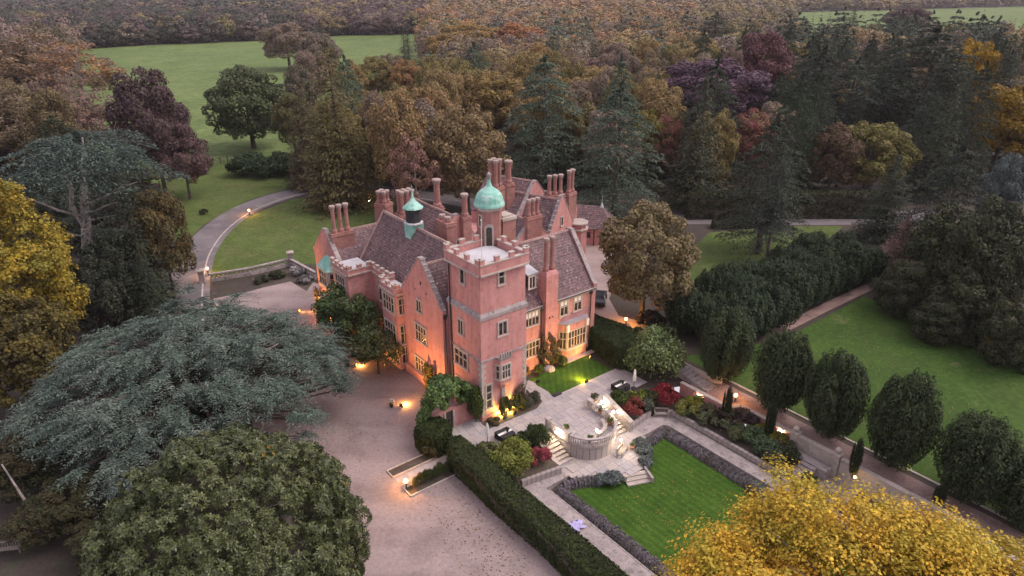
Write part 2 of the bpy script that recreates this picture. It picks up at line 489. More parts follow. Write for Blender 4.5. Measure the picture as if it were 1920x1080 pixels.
def spruce_crown(h, r, levels=26, per=9, size=0.9, droop=0.35, zmin=0.06, cards=9, power=0.85, fill=1.0):
    """whorls of drooping boughs"""
    P, Nn, A, S = [], [], [], []
    for l in range(levels):
        f = l / (levels - 1)
        z = h * (zmin + (0.985 - zmin) * f)
        L = r * (1 - f) ** power * rng.uniform(0.88, 1.1) + 0.25
        m = max(4, int(per * (0.45 + 0.75 * (1 - f))))
        for i in range(m):
            a = rng.uniform(0, 2 * math.pi)
            Lb = L * rng.uniform(0.72, 1.08)
            k = max(2, int(cards * (0.3 + 0.7 * (1 - f))))
            t = np.sort(rng.uniform(0.12, 1.0, k)) ** fill
            x = np.cos(a) * Lb * t
            y = np.sin(a) * Lb * t
            zz = z - droop * Lb * t ** 1.3 + 0.14 * Lb * np.maximum(t - 0.7, 0) + rng.normal(0, 0.12, k)
            side = rng.normal(0, 0.20 * Lb, k) * (0.35 + 0.65 * (1 - t))
            x = x - np.sin(a) * side; y = y + np.cos(a) * side
            P.append(np.stack([x, y, zz], 1))
            dr = np.array([np.cos(a), np.sin(a), -droop])
            A.append(np.tile(dr, (k, 1)) + rng.normal(0, 0.35, (k, 3)))
            Nn.append(np.array([np.cos(a) * 0.45, np.sin(a) * 0.45, 0.85]) + rng.normal(0, 0.3, (k, 3)))
            S.append(size * rng.uniform(0.6, 1.3, k) * (0.55 + 0.5 * (1 - f)))
    P, Nn, A, S = np.concatenate(P), unit(np.concatenate(Nn)), np.concatenate(A), np.concatenate(S)
    return card_arrays(P, Nn, S, 0.42, A)
def cedar_crown(h, r, tiers=11, boughs=8, sprays=26, size=0.8, flat=0.75, zmin=0.22, aspect=0.34, topr=0.34):
    """level plates of needles held out on long boughs"""
    P, Nn, A, S = [], [], [], []
    for l in range(tiers):
        f = l / (tiers - 1)
        for i in range(boughs):
            a = 2 * math.pi * (i + rng.uniform(-0.35, 0.35)) / boughs + l * 0.7
            z = h * (zmin + (0.97 - zmin) * f) + rng.normal(0, h * 0.018)
            prof = (1 - f ** 2.1) * (1 - topr) + topr * (1 - f ** 6)
            L = r * prof * rng.uniform(0.62, 1.12) + 0.4
            k = int(sprays * (0.35 + 0.65 * L / r) * 3)
            t = rng.uniform(0.15, 1.0, k) ** 0.7
            wdt = 0.30 * L * np.sqrt(np.maximum(0.05, 1.12 - t)) * (0.4 + t)
            side = rng.uniform(-1, 1, k) * wdt
            x = np.cos(a) * L * t - np.sin(a) * side
            y = np.sin(a) * L * t + np.cos(a) * side
            zz = z + 0.10 * L * np.sin(t * 2.2) - 0.16 * L * t ** 3 - 0.35 * np.abs(side) ** 1.2 * 0.3 + rng.normal(0, 0.13, k)
            P.append(np.stack([x, y, zz], 1))
            sg = np.sign(side)[:, None]
            A.append(np.array([np.cos(a), np.sin(a), -0.22]) + sg * 0.9 * np.array([-np.sin(a), np.cos(a), -0.2]) + rng.normal(0, 0.3, (k, 3)))
            Nn.append(np.array([0, 0, 1.0]) + rng.normal(0, 0.32 + 0.3 * (1 - flat), (k, 3)))
            S.append(size * rng.uniform(0.55, 1.35, k))
    P, Nn, A, S = np.concatenate(P), unit(np.concatenate(Nn)), np.concatenate(A), np.concatenate(S)
    return card_arrays(P, Nn, S, aspect, A)
def yew_crown(r, h, z0, ribs=60, leaves=9000, size=0.34, top=0.75, base=0.42):
    """upright feathered plumes packed into an egg shape"""
    a = rng.uniform(0, 2 * math.pi, ribs)
    rr = np.sqrt(rng.uniform(0.02, 1.0, ribs)) * 0.86
    cx, cy = np.cos(a) * rr * r, np.sin(a) * rr * r
    topz = z0 + h * (np.sqrt(np.maximum(0.0, 1 - (rr * 0.98) ** 2.4)) * (1 - 0.25) + 0.25) * rng.uniform(0.9, 1.03, ribs)
    pr = rng.uniform(0.14, 0.22, ribs) * r
    idx = rng.integers(0, ribs, leaves)
    t = rng.uniform(0, 1, leaves) ** 0.8
    th = rng.uniform(0, 2 * math.pi, leaves)
    zlow = z0 + h * 0.02 + rng.uniform(0, 0.12, leaves) * h
    z = zlow + (topz[idx] - zlow) * t
    env = np.sin(np.clip(0.18 + 0.82 * (z - z0) / h, 0, 1) ** top * math.pi * 0.94 + 0.12)
    shrink = np.clip(base + (1 - base) * ((z - z0) / (h * 0.40)) ** 0.8, base, 1.0)
    pw = pr[idx] * np.sqrt(np.clip(1.02 - t ** 5, 0, 1)) * (0.5 + 0.5 * shrink)
    x = cx[idx] * shrink + np.cos(th) * pw
    y = cy[idx] * shrink + np.sin(th) * pw
    pos = np.stack([x, y, z], 1)
    nrm = unit(np.stack([np.cos(th), np.sin(th), 0.35 + 1.2 * t ** 6], 1) + rng.normal(0, 0.3, (leaves, 3)))
    al = np.stack([np.cos(th) * 0.25, np.sin(th) * 0.25, np.ones(leaves)], 1) + rng.normal(0, 0.25, (leaves, 3))
    return card_arrays(pos, nrm, size * rng.uniform(0.6, 1.3, leaves), 0.42, al)
def shrub_cards(rx, ry, rz, n, size, clumps=10, aspect=0.7, z0=0.0):
    d = rnd(clumps * 4); d = d[d[:, 2] > -0.25][:clumps]; k = len(d)
    c = d * rng.uniform(0.45, 0.8, k)[:, None] * np.array([rx, ry, rz]); r = rng.uniform(0.32, 0.5, k) * min(rx, ry, rz)
    idx = rng.integers(0, k, n)
    dr = unit(rng.normal(size=(n, 3)) + np.array([0, 0, 0.5]))
    p = c[idx] + dr * (r[idx] * rng.uniform(0.6, 1.08, n))[:, None]
    p[:, 2] += rz * 0.75 + z0
    p[:, 2] = np.maximum(p[:, 2], z0 + 0.03)
    return card_arrays(p, unit(dr + rng.normal(0, 0.6, (n, 3))), size * rng.uniform(0.6, 1.3, n), aspect)

# ================================================================== GROUND
def ground_with_hole(name, outer, hole, z, mat):
    bm = bmesh.new()
    edges = []
    for loop in (outer, hole):
        vs = [bm.verts.new((p[0], p[1], z)) for p in loop]
        edges += [bm.edges.new((vs[i], vs[(i + 1) % len(vs)])) for i in range(len(vs))]
    bmesh.ops.triangle_fill(bm, use_beauty=True, use_dissolve=False, edges=edges)
    for f in bm.faces:
        if f.normal.z < 0: f.normal_flip()
    me = bpy.data.meshes.new(name); bm.to_mesh(me); bm.free()
    return link(name, me, mat, kind='structure')
HOLE = [W(*q) for q in ((-2.4, -5.6), (-4.6, -9.0), (-4.6, -44), (24.3, -44), (24.3, -15.6), (22.9, -15.2), (22.9, -8.6), (18.9, -6.6), (13.4, -6.0), (13.4, -5.6))]
ground_with_hole("ground", [(-3500, -800, 0), (3500, -800, 0), (3500, 5000, 0), (-3500, 5000, 0)], HOLE, 0.0, DIRT)

sheet("pasture_field", px((150, 92), (300, 84), (480, 77), (640, 67), (800, 64), (800, 170), (650, 205), (575, 235), (548, 292), (440, 297), (345, 328), (300, 345), (190, 330), (110, 200)), 0.008, FIELD)
sheet("distant_field", px((1470, 24), (2000, 10), (2000, 100), (1500, 92)), 0.008, FIELD)
sheet("far_pale_field", px((1150, 3), (1260, 2), (1260, -4), (1150, -4)), 0.008, PARK)
sheet("drive_lawn", px((300, 345), (345, 329), (440, 298), (548, 293), (620, 330), (640, 352), (548, 351), (470, 374), (425, 396), (380, 423), (345, 458), (318, 450)), 0.008, PARK)
sheet("inner_lawn", px((640, 366), (548, 374), (472, 403), (428, 430), (402, 457), (389, 490), (386, 526), (548, 492), (610, 500), (740, 430), (740, 380)), 0.008, PARK)
sheet("far_clearing_lawn", px((1262, 600), (1285, 480), (1330, 436), (1480, 424), (1580, 424), (1560, 445), (1400, 500), (1330, 540), (1285, 600)), 0.008, PARK)
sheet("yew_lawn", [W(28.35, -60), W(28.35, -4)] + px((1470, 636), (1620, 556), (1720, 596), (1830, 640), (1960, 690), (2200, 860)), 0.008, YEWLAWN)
sheet("forecourt_gravel", px((400, 560), (470, 546), (560, 520), (620, 540), (720, 600)) + [W(0.5, 14), W(0.5, -0.5), W(-4.8, -1.0), W(-4.8, -40), W(-40, -40)] + px((520, 1020), (480, 820), (430, 640)), 0.012, GRAVEL)
sheet("entrance_paving", px((548, 532), (578, 552), (520, 560), (482, 546)), 0.016, GRAVEL)
sheet("side_drive_gravel", px((1085, 470), (1100, 440), (1152, 440), (1165, 500), (1142, 560), (1160, 592), (1215, 606), (1205, 640), (1150, 630), (1085, 590), (1060, 520)), 0.012, GRAVEL)
road = smooth_line(px((352, 640), (351, 580), (357, 520), (374, 470), (412, 425), (470, 388), (550, 362), (640, 350), (760, 362), (900, 384)), 8)
strip("drive_road", road, -3.1, 3.1, 0.016, ASPHALT)
strip("drive_edge_line", road, -2.15, -1.9, 0.020, STONE)
strip("rear_road", smooth_line(px((1250, 412), (1340, 411), (1480, 413), (1610, 411), (1760, 400)), 6), -3.0, 3.0, 0.012, ASPHALT)
strip("diagonal_path", smooth_line(px((1452, 622), (1480, 610), (1540, 580), (1612, 546), (1680, 515)), 4), -0.9, 0.9, 0.012, REDPATH)
sheet("upper_garden_path", [W(24.2, -60), W(24.2, -15.6), W(22.9, -15.2), W(22.9, -9), W(27.4, -9), W(27.4, -60)], 0.012, REDPATH)
sheet("path_border_earth", [W(27.4, -60), W(27.4, -8), W(28.1, -8), W(28.1, -60)], 0.012, BED)
MB().box(28.1, 28.35, -60, -8.5, -0.05, 0.12).obj("path_kerb", STONE, loc=W(0, 0, 0), rz=ANG, kind='structure')
sheet("front_lawn", [W(9.5, 3.75), W(9.5, -1.3), W(19.1, -1.45), W(19.1, 4.1)], 0.010, LAWN)
sheet("border_earth", [W(6.05, 5.2), W(6.05, 3.4), W(9.45, 3.75), W(16.3, 4.05), W(16.3, 5.2)], 0.014, BED)

# ---- sunken garden
G0 = empty("sunken_garden", W(0, 0, 0), ANG, kind='structure')
MB().box(-4.65, 24.3, -44, -5.6, -2.6, -2.12).obj("garden_floor", BED, G0)
sheet("sunken_lawn", [(1.8, -11.7), (6.8, -14.3), (7.3, -15.2), (9.2, -15.9), (9.7, -14.6), (12.2, -12.4), (15.7, -12.0), (15.7, -25.9), (15.7, -43), (1.8, -43)], -2.10, LAWN, None, G0)
pv = MB()
pv.box(-4.55, -0.25, -44, -9.3, -2.12, -1.6)
pv.prism([(-0.25, -10.9), (3.0, -10.9), (3.0, -9.35), (-0.25, -9.35)], -2.12, -1.603)
pv.obj("left_garden_path", OLDSTONE, G0)
pv = MB()
pv.prism([(17.35, -43.9), (19.1, -43.9), (19.1, -8.9), (13.9, -9.3), (13.9, -11.0), (17.0, -10.9), (17.35, -11.4)], -2.12, -1.6)
pv.prism([(15.4, -26.3), (17.3, -26.3), (17.3, -24.3), (15.4, -24.3)], -2.12, -1.72)
pv.obj("right_garden_path", OLDSTONE, G0)
# landing under the balcony, made of separate flags
LAND = [(3.05, -9.2), (3.05, -11.2), (6.6, -13.9), (7.1, -14.1), (9.6, -14.7), (10.2, -13.6), (13.85, -11.2), (13.85, -9.2)]
MB().prism(LAND[::-1] if False else LAND, -2.11, -1.66).obj("landing_bed", OLDSTONE, G0)

def inside(p, poly):
    c = False
    for i in range(len(poly)):
        (x1, y1), (x2, y2) = poly[i][:2], poly[i - 1][:2]
        if (y1 > p[1]) != (y2 > p[1]) and p[0] < (x2 - x1) * (p[1] - y1) / (y2 - y1) + x1:
            c = not c
    return c
SLABS = {}
def slab_mesh(w, d, mat):
    k = (round(w, 2), round(d, 2), mat.name)
    if k not in SLABS:
        mb = MB()
        e = 0.008
        mb.loft([(0, 0, 0), (w, 0, 0), (w, d, 0), (0, d, 0)], [(e, e, 0.06), (w - e, e, 0.06), (w - e, d - e, 0.06), (e, d - e, 0.06)])
        me = mb.mesh("paving_slab"); me.materials.append(mat)
        SLABS[k] = me
    return SLABS[k]
PAVES = [PAVE] + [mottled("stone_paving_" + n, a, b, c, (0.5, 1.3, 12.0), rough=0.7, fine=0.15) for n, a, b, c in (
    ("warm", (0.345, 0.305, 0.298), (0.43, 0.385, 0.37), (0.30, 0.26, 0.24)), ("cool", (0.30, 0.28, 0.295), (0.385, 0.36, 0.372), (0.26, 0.24, 0.245)),
    ("pale", (0.37, 0.335, 0.33), (0.46, 0.42, 0.41), (0.33, 0.29, 0.285)))]
def lay_slabs(parent, poly, z, row=0.95, joint=0.018, mx=0.62, seed=1, holes=()):
    """random coursed flags over a plan polygon, each one its own piece"""
    r = random.Random(seed)
    xs = [p[0] for p in poly]; ys = [p[1] for p in poly]
    y = min(ys); n = 0
    while y < max(ys):
        d = row * r.choice((0.8, 1.0, 1.25))
        x = min(xs) - r.uniform(0, 0.8)
        while x < max(xs):
            w = r.choice((0.9, 1.2, 1.5)) * mx / 0.62 * 0.85
            c = (x + w / 2, y + d / 2)
            if inside(c, poly) and not any(inside(c, h) for h in holes):
                o = link("paving_slab", slab_mesh(w - joint, d - joint, r.choice(PAVES)), None, parent, loc=(x, y, z + r.uniform(-0.006, 0.006)))
                n += 1
            x += w
        y += d
    return n

lay_slabs(empty("lower_landing", W(0, 0, 0), ANG, kind='structure'), LAND, -1.66, seed=4)

# ---- upper terrace
TERR = [(-4.6, 1.2), (-4.6, -1.2), (-3.4, -5.3), (5.3, -5.3), (5.3, -7.8), (5.9, -9.5), (6.9, -10.5), (8.2, -10.8), (9.5, -10.4), (10.4, -9.4), (10.9, -7.8), (11.0, -5.3), (19.8, -5.3), (20.3, -3.4), (19.2, -1.6), (9.4, -1.35), (9.4, 3.6), (7.9, 3.4), (7.9, -0.75), (0.5, -0.9), (-0.2, -0.4), (-0.2, 1.2)]
TC = (8.0, -8.0)
def arc(c, r, a0, a1, n):
    return [(c[0] + r * math.cos(a0 + (a1 - a0) * i / n), c[1] + r * math.sin(a0 + (a1 - a0) * i / n)) for i in range(n + 1)]
T0 = empty("upper_terrace", W(0, 0, 0), ANG, kind='structure')
tb = MB()
tb.box(-4.6, 20.3, -5.45, -0.9, -2.1, 0.05)
tb.box(-4.6, -0.05, -0.9, 1.2, -0.2, 0.049)
tb.box(7.9, 9.45, -0.9, 3.6, -0.2, 0.048)
tb.box(9.45, 20.2, -1.6, -0.9, -0.2, -0.01)
tb.obj("terrace_core", PAVE, T0)
lay_slabs(T0, TERR, 0.05, seed=2, row=0.86, mx=0.62)
# rounded balcony wall of coursed stone blocks
bal = [(5.0, -5.45)] + arc(TC, 3.0, math.pi, 2 * math.pi, 16) + [(11.0, -5.45)]
MB().prism([(5.1, -5.5)] + arc(TC, 2.9, math.pi, 2 * math.pi, 16) + [(10.9, -5.5)], -1.7, 0.045).obj("balcony_core", OLDSTONE, T0)
def block_wall(parent, line, z0, z1, h=0.28, lw=0.75, th=0.16, mat=OLDSTONE, seed=3, name="stone"):
    r = random.Random(seed)
    segs = []
    for a, b in zip(line[:-1], line[1:]):
        L = math.hypot(b[0] - a[0], b[1] - a[1])
        segs.append((a, b, L))
    z = z0
    meshes = {}
    while z < z1 - 0.05:
        hh = min(h * r.uniform(0.9, 1.1), z1 - z)
        for a, b, L in segs:
            k = max(1, round(L / lw))
            for i in range(k):
                w = L / k - 0.02
                mid = ((a[0] + (b[0] - a[0]) * (i + 0.5) / k), (a[1] + (b[1] - a[1]) * (i + 0.5) / k))
                key = (round(w, 2), round(hh, 1))
                if key not in meshes:
                    e = 0.02
                    mb = MB().loft([(-w / 2, -th / 2, 0), (w / 2, -th / 2, 0), (w / 2, th / 2, 0), (-w / 2, th / 2, 0)],
                                   [(-w / 2 + e, -th / 2 + e, hh - 0.02), (w / 2 - e, -th / 2 + e, hh - 0.02), (w / 2 - e, th / 2 - e, hh - 0.02), (-w / 2 + e, th / 2 - e, hh - 0.02)])
                    meshes[key] = mb.mesh(name); meshes[key].materials.append(mat)
                o = link(name, meshes[key], None, parent, loc=(mid[0], mid[1], z), rz=math.atan2(b[1] - a[1], b[0] - a[0]) + r.uniform(-0.02, 0.02))
        z += hh
RW = empty("terrace_retaining_wall", W(0, 0, 0), ANG, "curved pale stone wall carrying the round balcony above the lower landing", "wall")
BALSTONE_LIT = mottled("balcony_stone_lit", (0.36, 0.31, 0.295), (0.48, 0.42, 0.395), (0.25, 0.22, 0.205), (0.8, 2.2, 9.0), fine=0.3, bmp=0.5)  # lighter, warmer stone: the lamplight on the balcony is put into its colour
block_wall(RW, [(5.0, -5.5)] + arc(TC, 2.97, math.pi, 2 * math.pi, 14) + [(11.0, -5.5)], -1.65, -0.02, h=0.33, mat=BALSTONE_LIT)
MB().ring([(4.97, -5.45)] + arc(TC, 3.03, math.pi, 2 * math.pi, 24) + [(11.03, -5.45)], -0.02, 0.12, 0.26).obj("coping", STONE, RW)

def balustrade(name, line, z0, label, h=0.92, gap=0.26, cat="balustrade", piers=(), parent_loc=None, mat=OLDSTONE):
    o = empty(name, parent_loc or W(0, 0, 0), ANG, label, cat)
    MB().ring(line, z0, z0 + 0.14, 0.30).obj("plinth", mat, o)
    MB().ring(line, z0 + h - 0.14, z0 + h, 0.32).obj("coping", mat, o)
    b = MB()
    for a, c in zip(line[:-1], line[1:]):
        L = math.hypot(c[0] - a[0], c[1] - a[1])
        k = max(1, round(L / gap))
        for i in range(k):
            t = (i + 0.5) / k
            b.lathe([(0.05, z0 + 0.14), (0.085, z0 + 0.3), (0.045, z0 + 0.55), (0.07, z0 + h - 0.14)], 6, (a[0] + (c[0] - a[0]) * t, a[1] + (c[1] - a[1]) * t))
    b.obj("balusters", mat, o, kind='stuff')
    for p in piers:
        MB().box(p[0] - 0.24, p[0] + 0.24, p[1] - 0.24, p[1] + 0.24, z0 - 0.1, z0 + h + 0.08).box(p[0] - 0.3, p[0] + 0.3, p[1] - 0.3, p[1] + 0.3, z0 + h + 0.081, z0 + h + 0.2).obj("pier", mat, o)
    return o
balustrade("balcony_balustrade", [(5.0, -5.2)] + arc(TC, 3.0, math.pi, 2 * math.pi, 18) + [(11.0, -6.2), (11.0, -5.4)], 0.12, "curved stone balustrade round the floodlit balcony of the terrace", piers=((5.0, -5.1), (11.0, -5.3), (5.05, -8.2), (10.95, -8.2)), mat=BALSTONE_LIT)

def flight(name, x0, x1, y0, y1, z0, z1, n, label, axis='y', mat=STONE):
    """n treads going down from (start, z0) to (end, z1)"""
    o = empty(name, W(0, 0, 0), ANG, label, "steps")
    for i in range(n):
        a, b = i / n, (i + 1) / n
        zt = z0 + (z1 - z0) * (i + 1) / (n + 1)
        bx = MB()
        base = min(z0, z1) - 0.45
        if axis == 'y':
            ya, yb = y0 + (y1 - y0) * a, y0 + (y1 - y0) * b
            lo, hi = min(ya, yb), max(ya, yb)
            bx.box(x0, x1, lo + 0.002, hi - 0.002, base, zt - 0.08).box(x0 - 0.02, x1 + 0.02, lo - 0.04, hi - 0.045, zt - 0.078, zt)
        else:
            xa, xb = x0 + (x1 - x0) * a, x0 + (x1 - x0) * b
            lo, hi = min(xa, xb), max(xa, xb)
            bx.box(lo + 0.002, hi - 0.002, y0, y1, base, zt - 0.08).box(lo - 0.04, hi - 0.045, y0 - 0.02, y1 + 0.02, zt - 0.078, zt)
        bx.obj("step", mat, o)
    return o
flight("left_stairs", 3.0, 4.75, -5.5, -9.2, 0.1, -1.62, 8, "lit pale stone steps descending on the courtyard side of the round balcony")
flight("right_stairs", 11.25, 12.9, -5.5, -9.2, 0.1, -1.62, 8, "lit pale stone steps between round balcony and broad sloping parapet")
def ramp_wall(name, x0, x1, y0, y1, z0, z1, zb, label, cat="parapet"):
    o = MB().loft([(x0, y0, zb), (x1, y0, zb), (x1, y0, z0), (x0, y0, z0)], [(x0, y1, zb), (x1, y1, zb), (x1, y1, z1), (x0, y1, z1)])
    e = empty(name, W(0, 0, 0), ANG, label, cat)
    o.obj("wall", OLDSTONE, e)
    MB().loft([(x0 - 0.07, y0, z0 + 0.002), (x1 + 0.07, y0, z0 + 0.002), (x1 + 0.07, y0, z0 + 0.16), (x0 - 0.07, y0, z0 + 0.16)],
              [(x0 - 0.07, y1 - 0.05, z1 + 0.002), (x1 + 0.07, y1 - 0.05, z1 + 0.002), (x1 + 0.07, y1 - 0.05, z1 + 0.16), (x0 - 0.07, y1 - 0.05, z1 + 0.16)]).obj("coping", STONE, e)
    return e
ramp_wall("stair_parapet", 12.98, 13.4, -5.4, -9.6, 0.95, -0.45, -2.1, "broad pale sloping stone parapet beside the right balcony steps")
ramp_wall("stair_parapet", 2.55, 2.9, -5.5, -9.5, 0.1, -1.3, -2.1, "low sloping stone edge between pink acer bed and left balcony steps")
# three steps from the landing to the lawn
SL = empty("lawn_steps", W(8.4, -14.45, 0), ANG + rad(-22), "three broad pale steps leading from lower landing onto the sunken lawn", "steps")
for i in range(3):
    MB().box(-1.25, 1.25, -0.05 - 0.48 * (i + 1), -0.05 - 0.48 * i - 0.006, -2.15, -1.63 - 0.145 * (i + 0.25)).obj("step", STONE, SL)
MB().box(1.26, 1.5, -1.6, 0.3, -2.14, -1.5).obj("side_wall", OLDSTONE, SL)

# planting beds of the sunken garden
MB().prism([(-2.35, -5.5), (-2.35, -9.2), (2.5, -9.9), (2.5, -5.5)], -2.11, -0.9).obj("left_planting_bed", BED, G0)
MB().prism([(13.45, -5.6), (13.45, -9.2), (17.6, -8.7), (19.6, -9.9), (19.6, -25.0), (22.85, -24.0), (22.85, -8.7), (19, -6.7)], -2.11, -1.15).obj("right_planting_bed", BED, G0)
DW = empty("dry_stone_wall", W(0, 0, 0), ANG, "long low dry stone wall between right garden path and shrub bed", "wall")
block_wall(DW, [(18.95, -9.9), (19.35, -10.4), (19.4, -14), (19.4, -18), (19.4, -21.5), (19.5, -24.4)], -1.6, -0.98, h=0.21, lw=0.62, th=0.42, seed=9)
DW2 = empty("dry_stone_wall", W(0, 0, 0), ANG, "short low stone wall in front of the pink acer bed", "wall")
block_wall(DW2, [(-2.0, -9.25), (0.2, -9.6), (2.5, -10.0)], -1.6, -0.85, h=0.21, lw=0.62, th=0.4, seed=10)
DW3 = empty("dry_stone_wall", W(0, 0, 0), ANG, "short low stone wall running from right balcony steps to corner bench", "wall")
block_wall(DW3, [(13.5, -9.35), (15.6, -9.0), (17.1, -8.85)], -1.6, -0.9, h=0.21, lw=0.62, th=0.4, seed=12)
LW = empty("bed_edging_wall", W(0, 0, 0), ANG, "thin stone kerb dropping from hedge path to lavender beside lawn", "wall")
block_wall(LW, [(-0.12, -11.2), (-0.12, -18), (-0.12, -25), (-0.12, -34)], -2.11, -1.6, h=0.26, lw=0.9, th=0.2, seed=13)

# brick retaining wall with pale coping
BW = empty("brick_garden_wall", W(0, 0, 0), ANG, "long red brick retaining wall with pale stone coping below upper path", "wall")
bl = [(22.9, -8.4), (22.9, -15.2), (24.2, -15.7), (24.2, -22.2)]
MB().ring(bl, -1.3, 0.42, 0.34).obj("brickwork", BRICK, BW)
MB().ring(bl, 0.422, 0.56, 0.5).obj("coping", STONE, BW)
# ball-finial piers with screen wall, seat recess, steps
SW = empty("finial_wall", W(0, 0, 0), ANG, "pale stone screen wall between two ball topped piers above garden steps", "wall")
MB().box(23.9, 24.3, -26.9, -22.7, -1.9, 0.55).box(23.6, 23.9, -26.7, -22.9, -1.9, -1.1).obj("screen", STONE, SW)
MB().box(23.82, 24.38, -26.9, -22.7, 0.552, 0.68).obj("coping", STONE, SW)
for y in (-22.5, -27.1):
    p = MB().box(23.75, 24.45, y - 0.35, y + 0.35, -1.9, 0.75).box(23.66, 24.54, y - 0.44, y + 0.44, 0.752, 0.9).obj("pier", STONE, SW)
    MB().lathe([(0.1, 0.9), (0.16, 1.0), (0.27, 1.12), (0.32, 1.28), (0.27, 1.44), (0.14, 1.55), (0.02, 1.58)], 12, (24.1, y)).obj("ball_finial", STONE, p, smooth=True)
W2 = empty("path_parapet", W(0, 0, 0), ANG, "pale stone coped wall continuing beyond the second ball finial", "wall")
MB().box(23.9, 24.3, -40, -27.6, -2.0, 0.45).obj("wall", STONE, W2)
MB().box(23.82, 24.38, -40, -27.6, 0.452, 0.58).obj("coping", STONE, W2)
MB().box(19.4, 23.9, -30, -24.6, -2.05, -1.95).obj("step_court_paving", OLDSTONE, G0)
flight("garden_steps", 22.6, 19.2, -26.0, -24.4, -0.75, -1.65, 6, "worn stone steps climbing from right garden path to ball finial wall", axis='x', mat=OLDSTONE)
MB().box(22.6, 23.6, -27.0, -22.6, -2.0, -0.76).obj("upper_step_landing", OLDSTONE, G0)
# upper path stairs with curved balustrade
flight("path_stairs", 24.1, 25.9, -6.6, -11.2, 1.0, 0.02, 7, "flight of broad brown steps from big green bush down to upper path", mat=OLDSTONE)
MB().ring(smooth_line([(26.0, -6.2), (26.05, -8.2), (26.3, -10), (27.0, -11.2)], 5), 0.0, 1.05, 0.22).obj("stair_side_wall", STONE, None, loc=W(0, 0, 0), rz=ANG, label="slender pale curving side wall of the brown path stairs", cat="wall")
MB().prism([(23.6, -4.2), (23.6, -6.55), (26.3, -6.55), (27.5, -3.5), (26, -2.5)], -0.1, 0.98).obj("stair_bank", BED, kind='structure')
bpy.data.objects["stair_bank"].location = W(0, 0, 0); bpy.data.objects["stair_bank"].rotation_euler = (0, 0, ANG)
# ================================================================== THE HOUSE
HS = empty("country_house", W(0, 0, 0), ANG, "large red brick country house with battlemented corner tower and green copper dome", "house")
def part(mb, name, mat, parent=None, **kw):
    return mb.obj(name, mat, parent or HS, **kw)
WIN = {}
def window(u, v, rz, w, z0, z1, lights=2, transom=1, frame=STONE, parent=None, blind=0.0):
    """stone mullioned window; glass set back, surround standing proud of the brick"""
    key = (round(w, 2), round(z1 - z0, 2), lights, transom, frame.name, round(blind, 2))
    h = z1 - z0
    if key not in WIN:
        f = MB()
        e = 0.19
        f.box(-w / 2 - e, -w / 2, -0.10, 0.02, -0.1, h + e).box(w / 2, w / 2 + e, -0.10, 0.02, -0.1, h + e)
        f.box(-w / 2, w / 2, -0.101, 0.02, h, h + e + 0.002)
        f.box(-w / 2 - e - 0.06, w / 2 + e + 0.06, -0.17, 0.02, -0.25, -0.102)
        for i in range(1, lights):
            x = -w / 2 + w * i / lights
            f.box(x - 0.055, x + 0.055, -0.085, 0.02, 0, h)
        for j in range(1, transom + 1):
            z = h * (j / (transom + 1)) + (0.08 * h if transom == 1 else 0)
            f.box(-w / 2, w / 2, -0.081, 0.02, z - 0.055, z + 0.055)
        me = f.mesh("window"); me.materials.append(frame)
        g = MB()
        for i in range(lights):
            for j in range(transom + 1):
                xa, xb = -w / 2 + w * i / lights + 0.03, -w / 2 + w * (i + 1) / lights - 0.03
                g.box(xa, xb, -0.022, 0.01, h * j / (transom + 1), h * (j + 1) / (transom + 1) - 0.01)
        gm = g.mesh("panes"); gm.materials.append(GLASS)
        bm_ = None
        if blind:
            bm_ = MB().box(-w / 2 + 0.05, w / 2 - 0.05, -0.034, -0.026, h * (1 - blind), h - 0.02).mesh("blind"); bm_.materials.append(WHITE)
        WIN[key] = (me, gm, bm_)
    me, gm, bm_ = WIN[key]
    o = link("window", me, None, parent or HS, loc=(u, v, z0), rz=rz)
    link("panes", gm, None, o)
    if bm_: link("blind", bm_, None, o)
    return o
FU, FV = rad(-90), 0.0       # facing -u, facing -v
def merlons(pts, z0, h, w, gap, th, parent, mat=BRICK, cap=STONE):
    """battlements along a plan line: one block with its own coping per merlon"""
    k = 0
    for a, b in zip(pts[:-1], pts[1:]):
        L = math.hypot(b[0] - a[0], b[1] - a[1])
        n = max(1, round((L - w) / (w + gap)))
        for i in range(n + 1):
            if i == 0 and k > 0: continue
            t = (w / 2 + (L - w) * i / n) / L
            rz = math.atan2(b[1] - a[1], b[0] - a[0])
            m = MB().box(-w / 2, w / 2, -th / 2, th / 2, 0, h).mesh("merlon"); m.materials.append(mat)
            o = link("merlon", m, None, parent, loc=(a[0] + (b[0] - a[0]) * t, a[1] + (b[1] - a[1]) * t, z0), rz=rz)
            c = MB().box(-w / 2 - 0.06, w / 2 + 0.06, -th / 2 - 0.06, th / 2 + 0.06, h + 0.001, h + 0.13)
            c.obj("coping", cap, o) if parent is HS else None
        k += 1
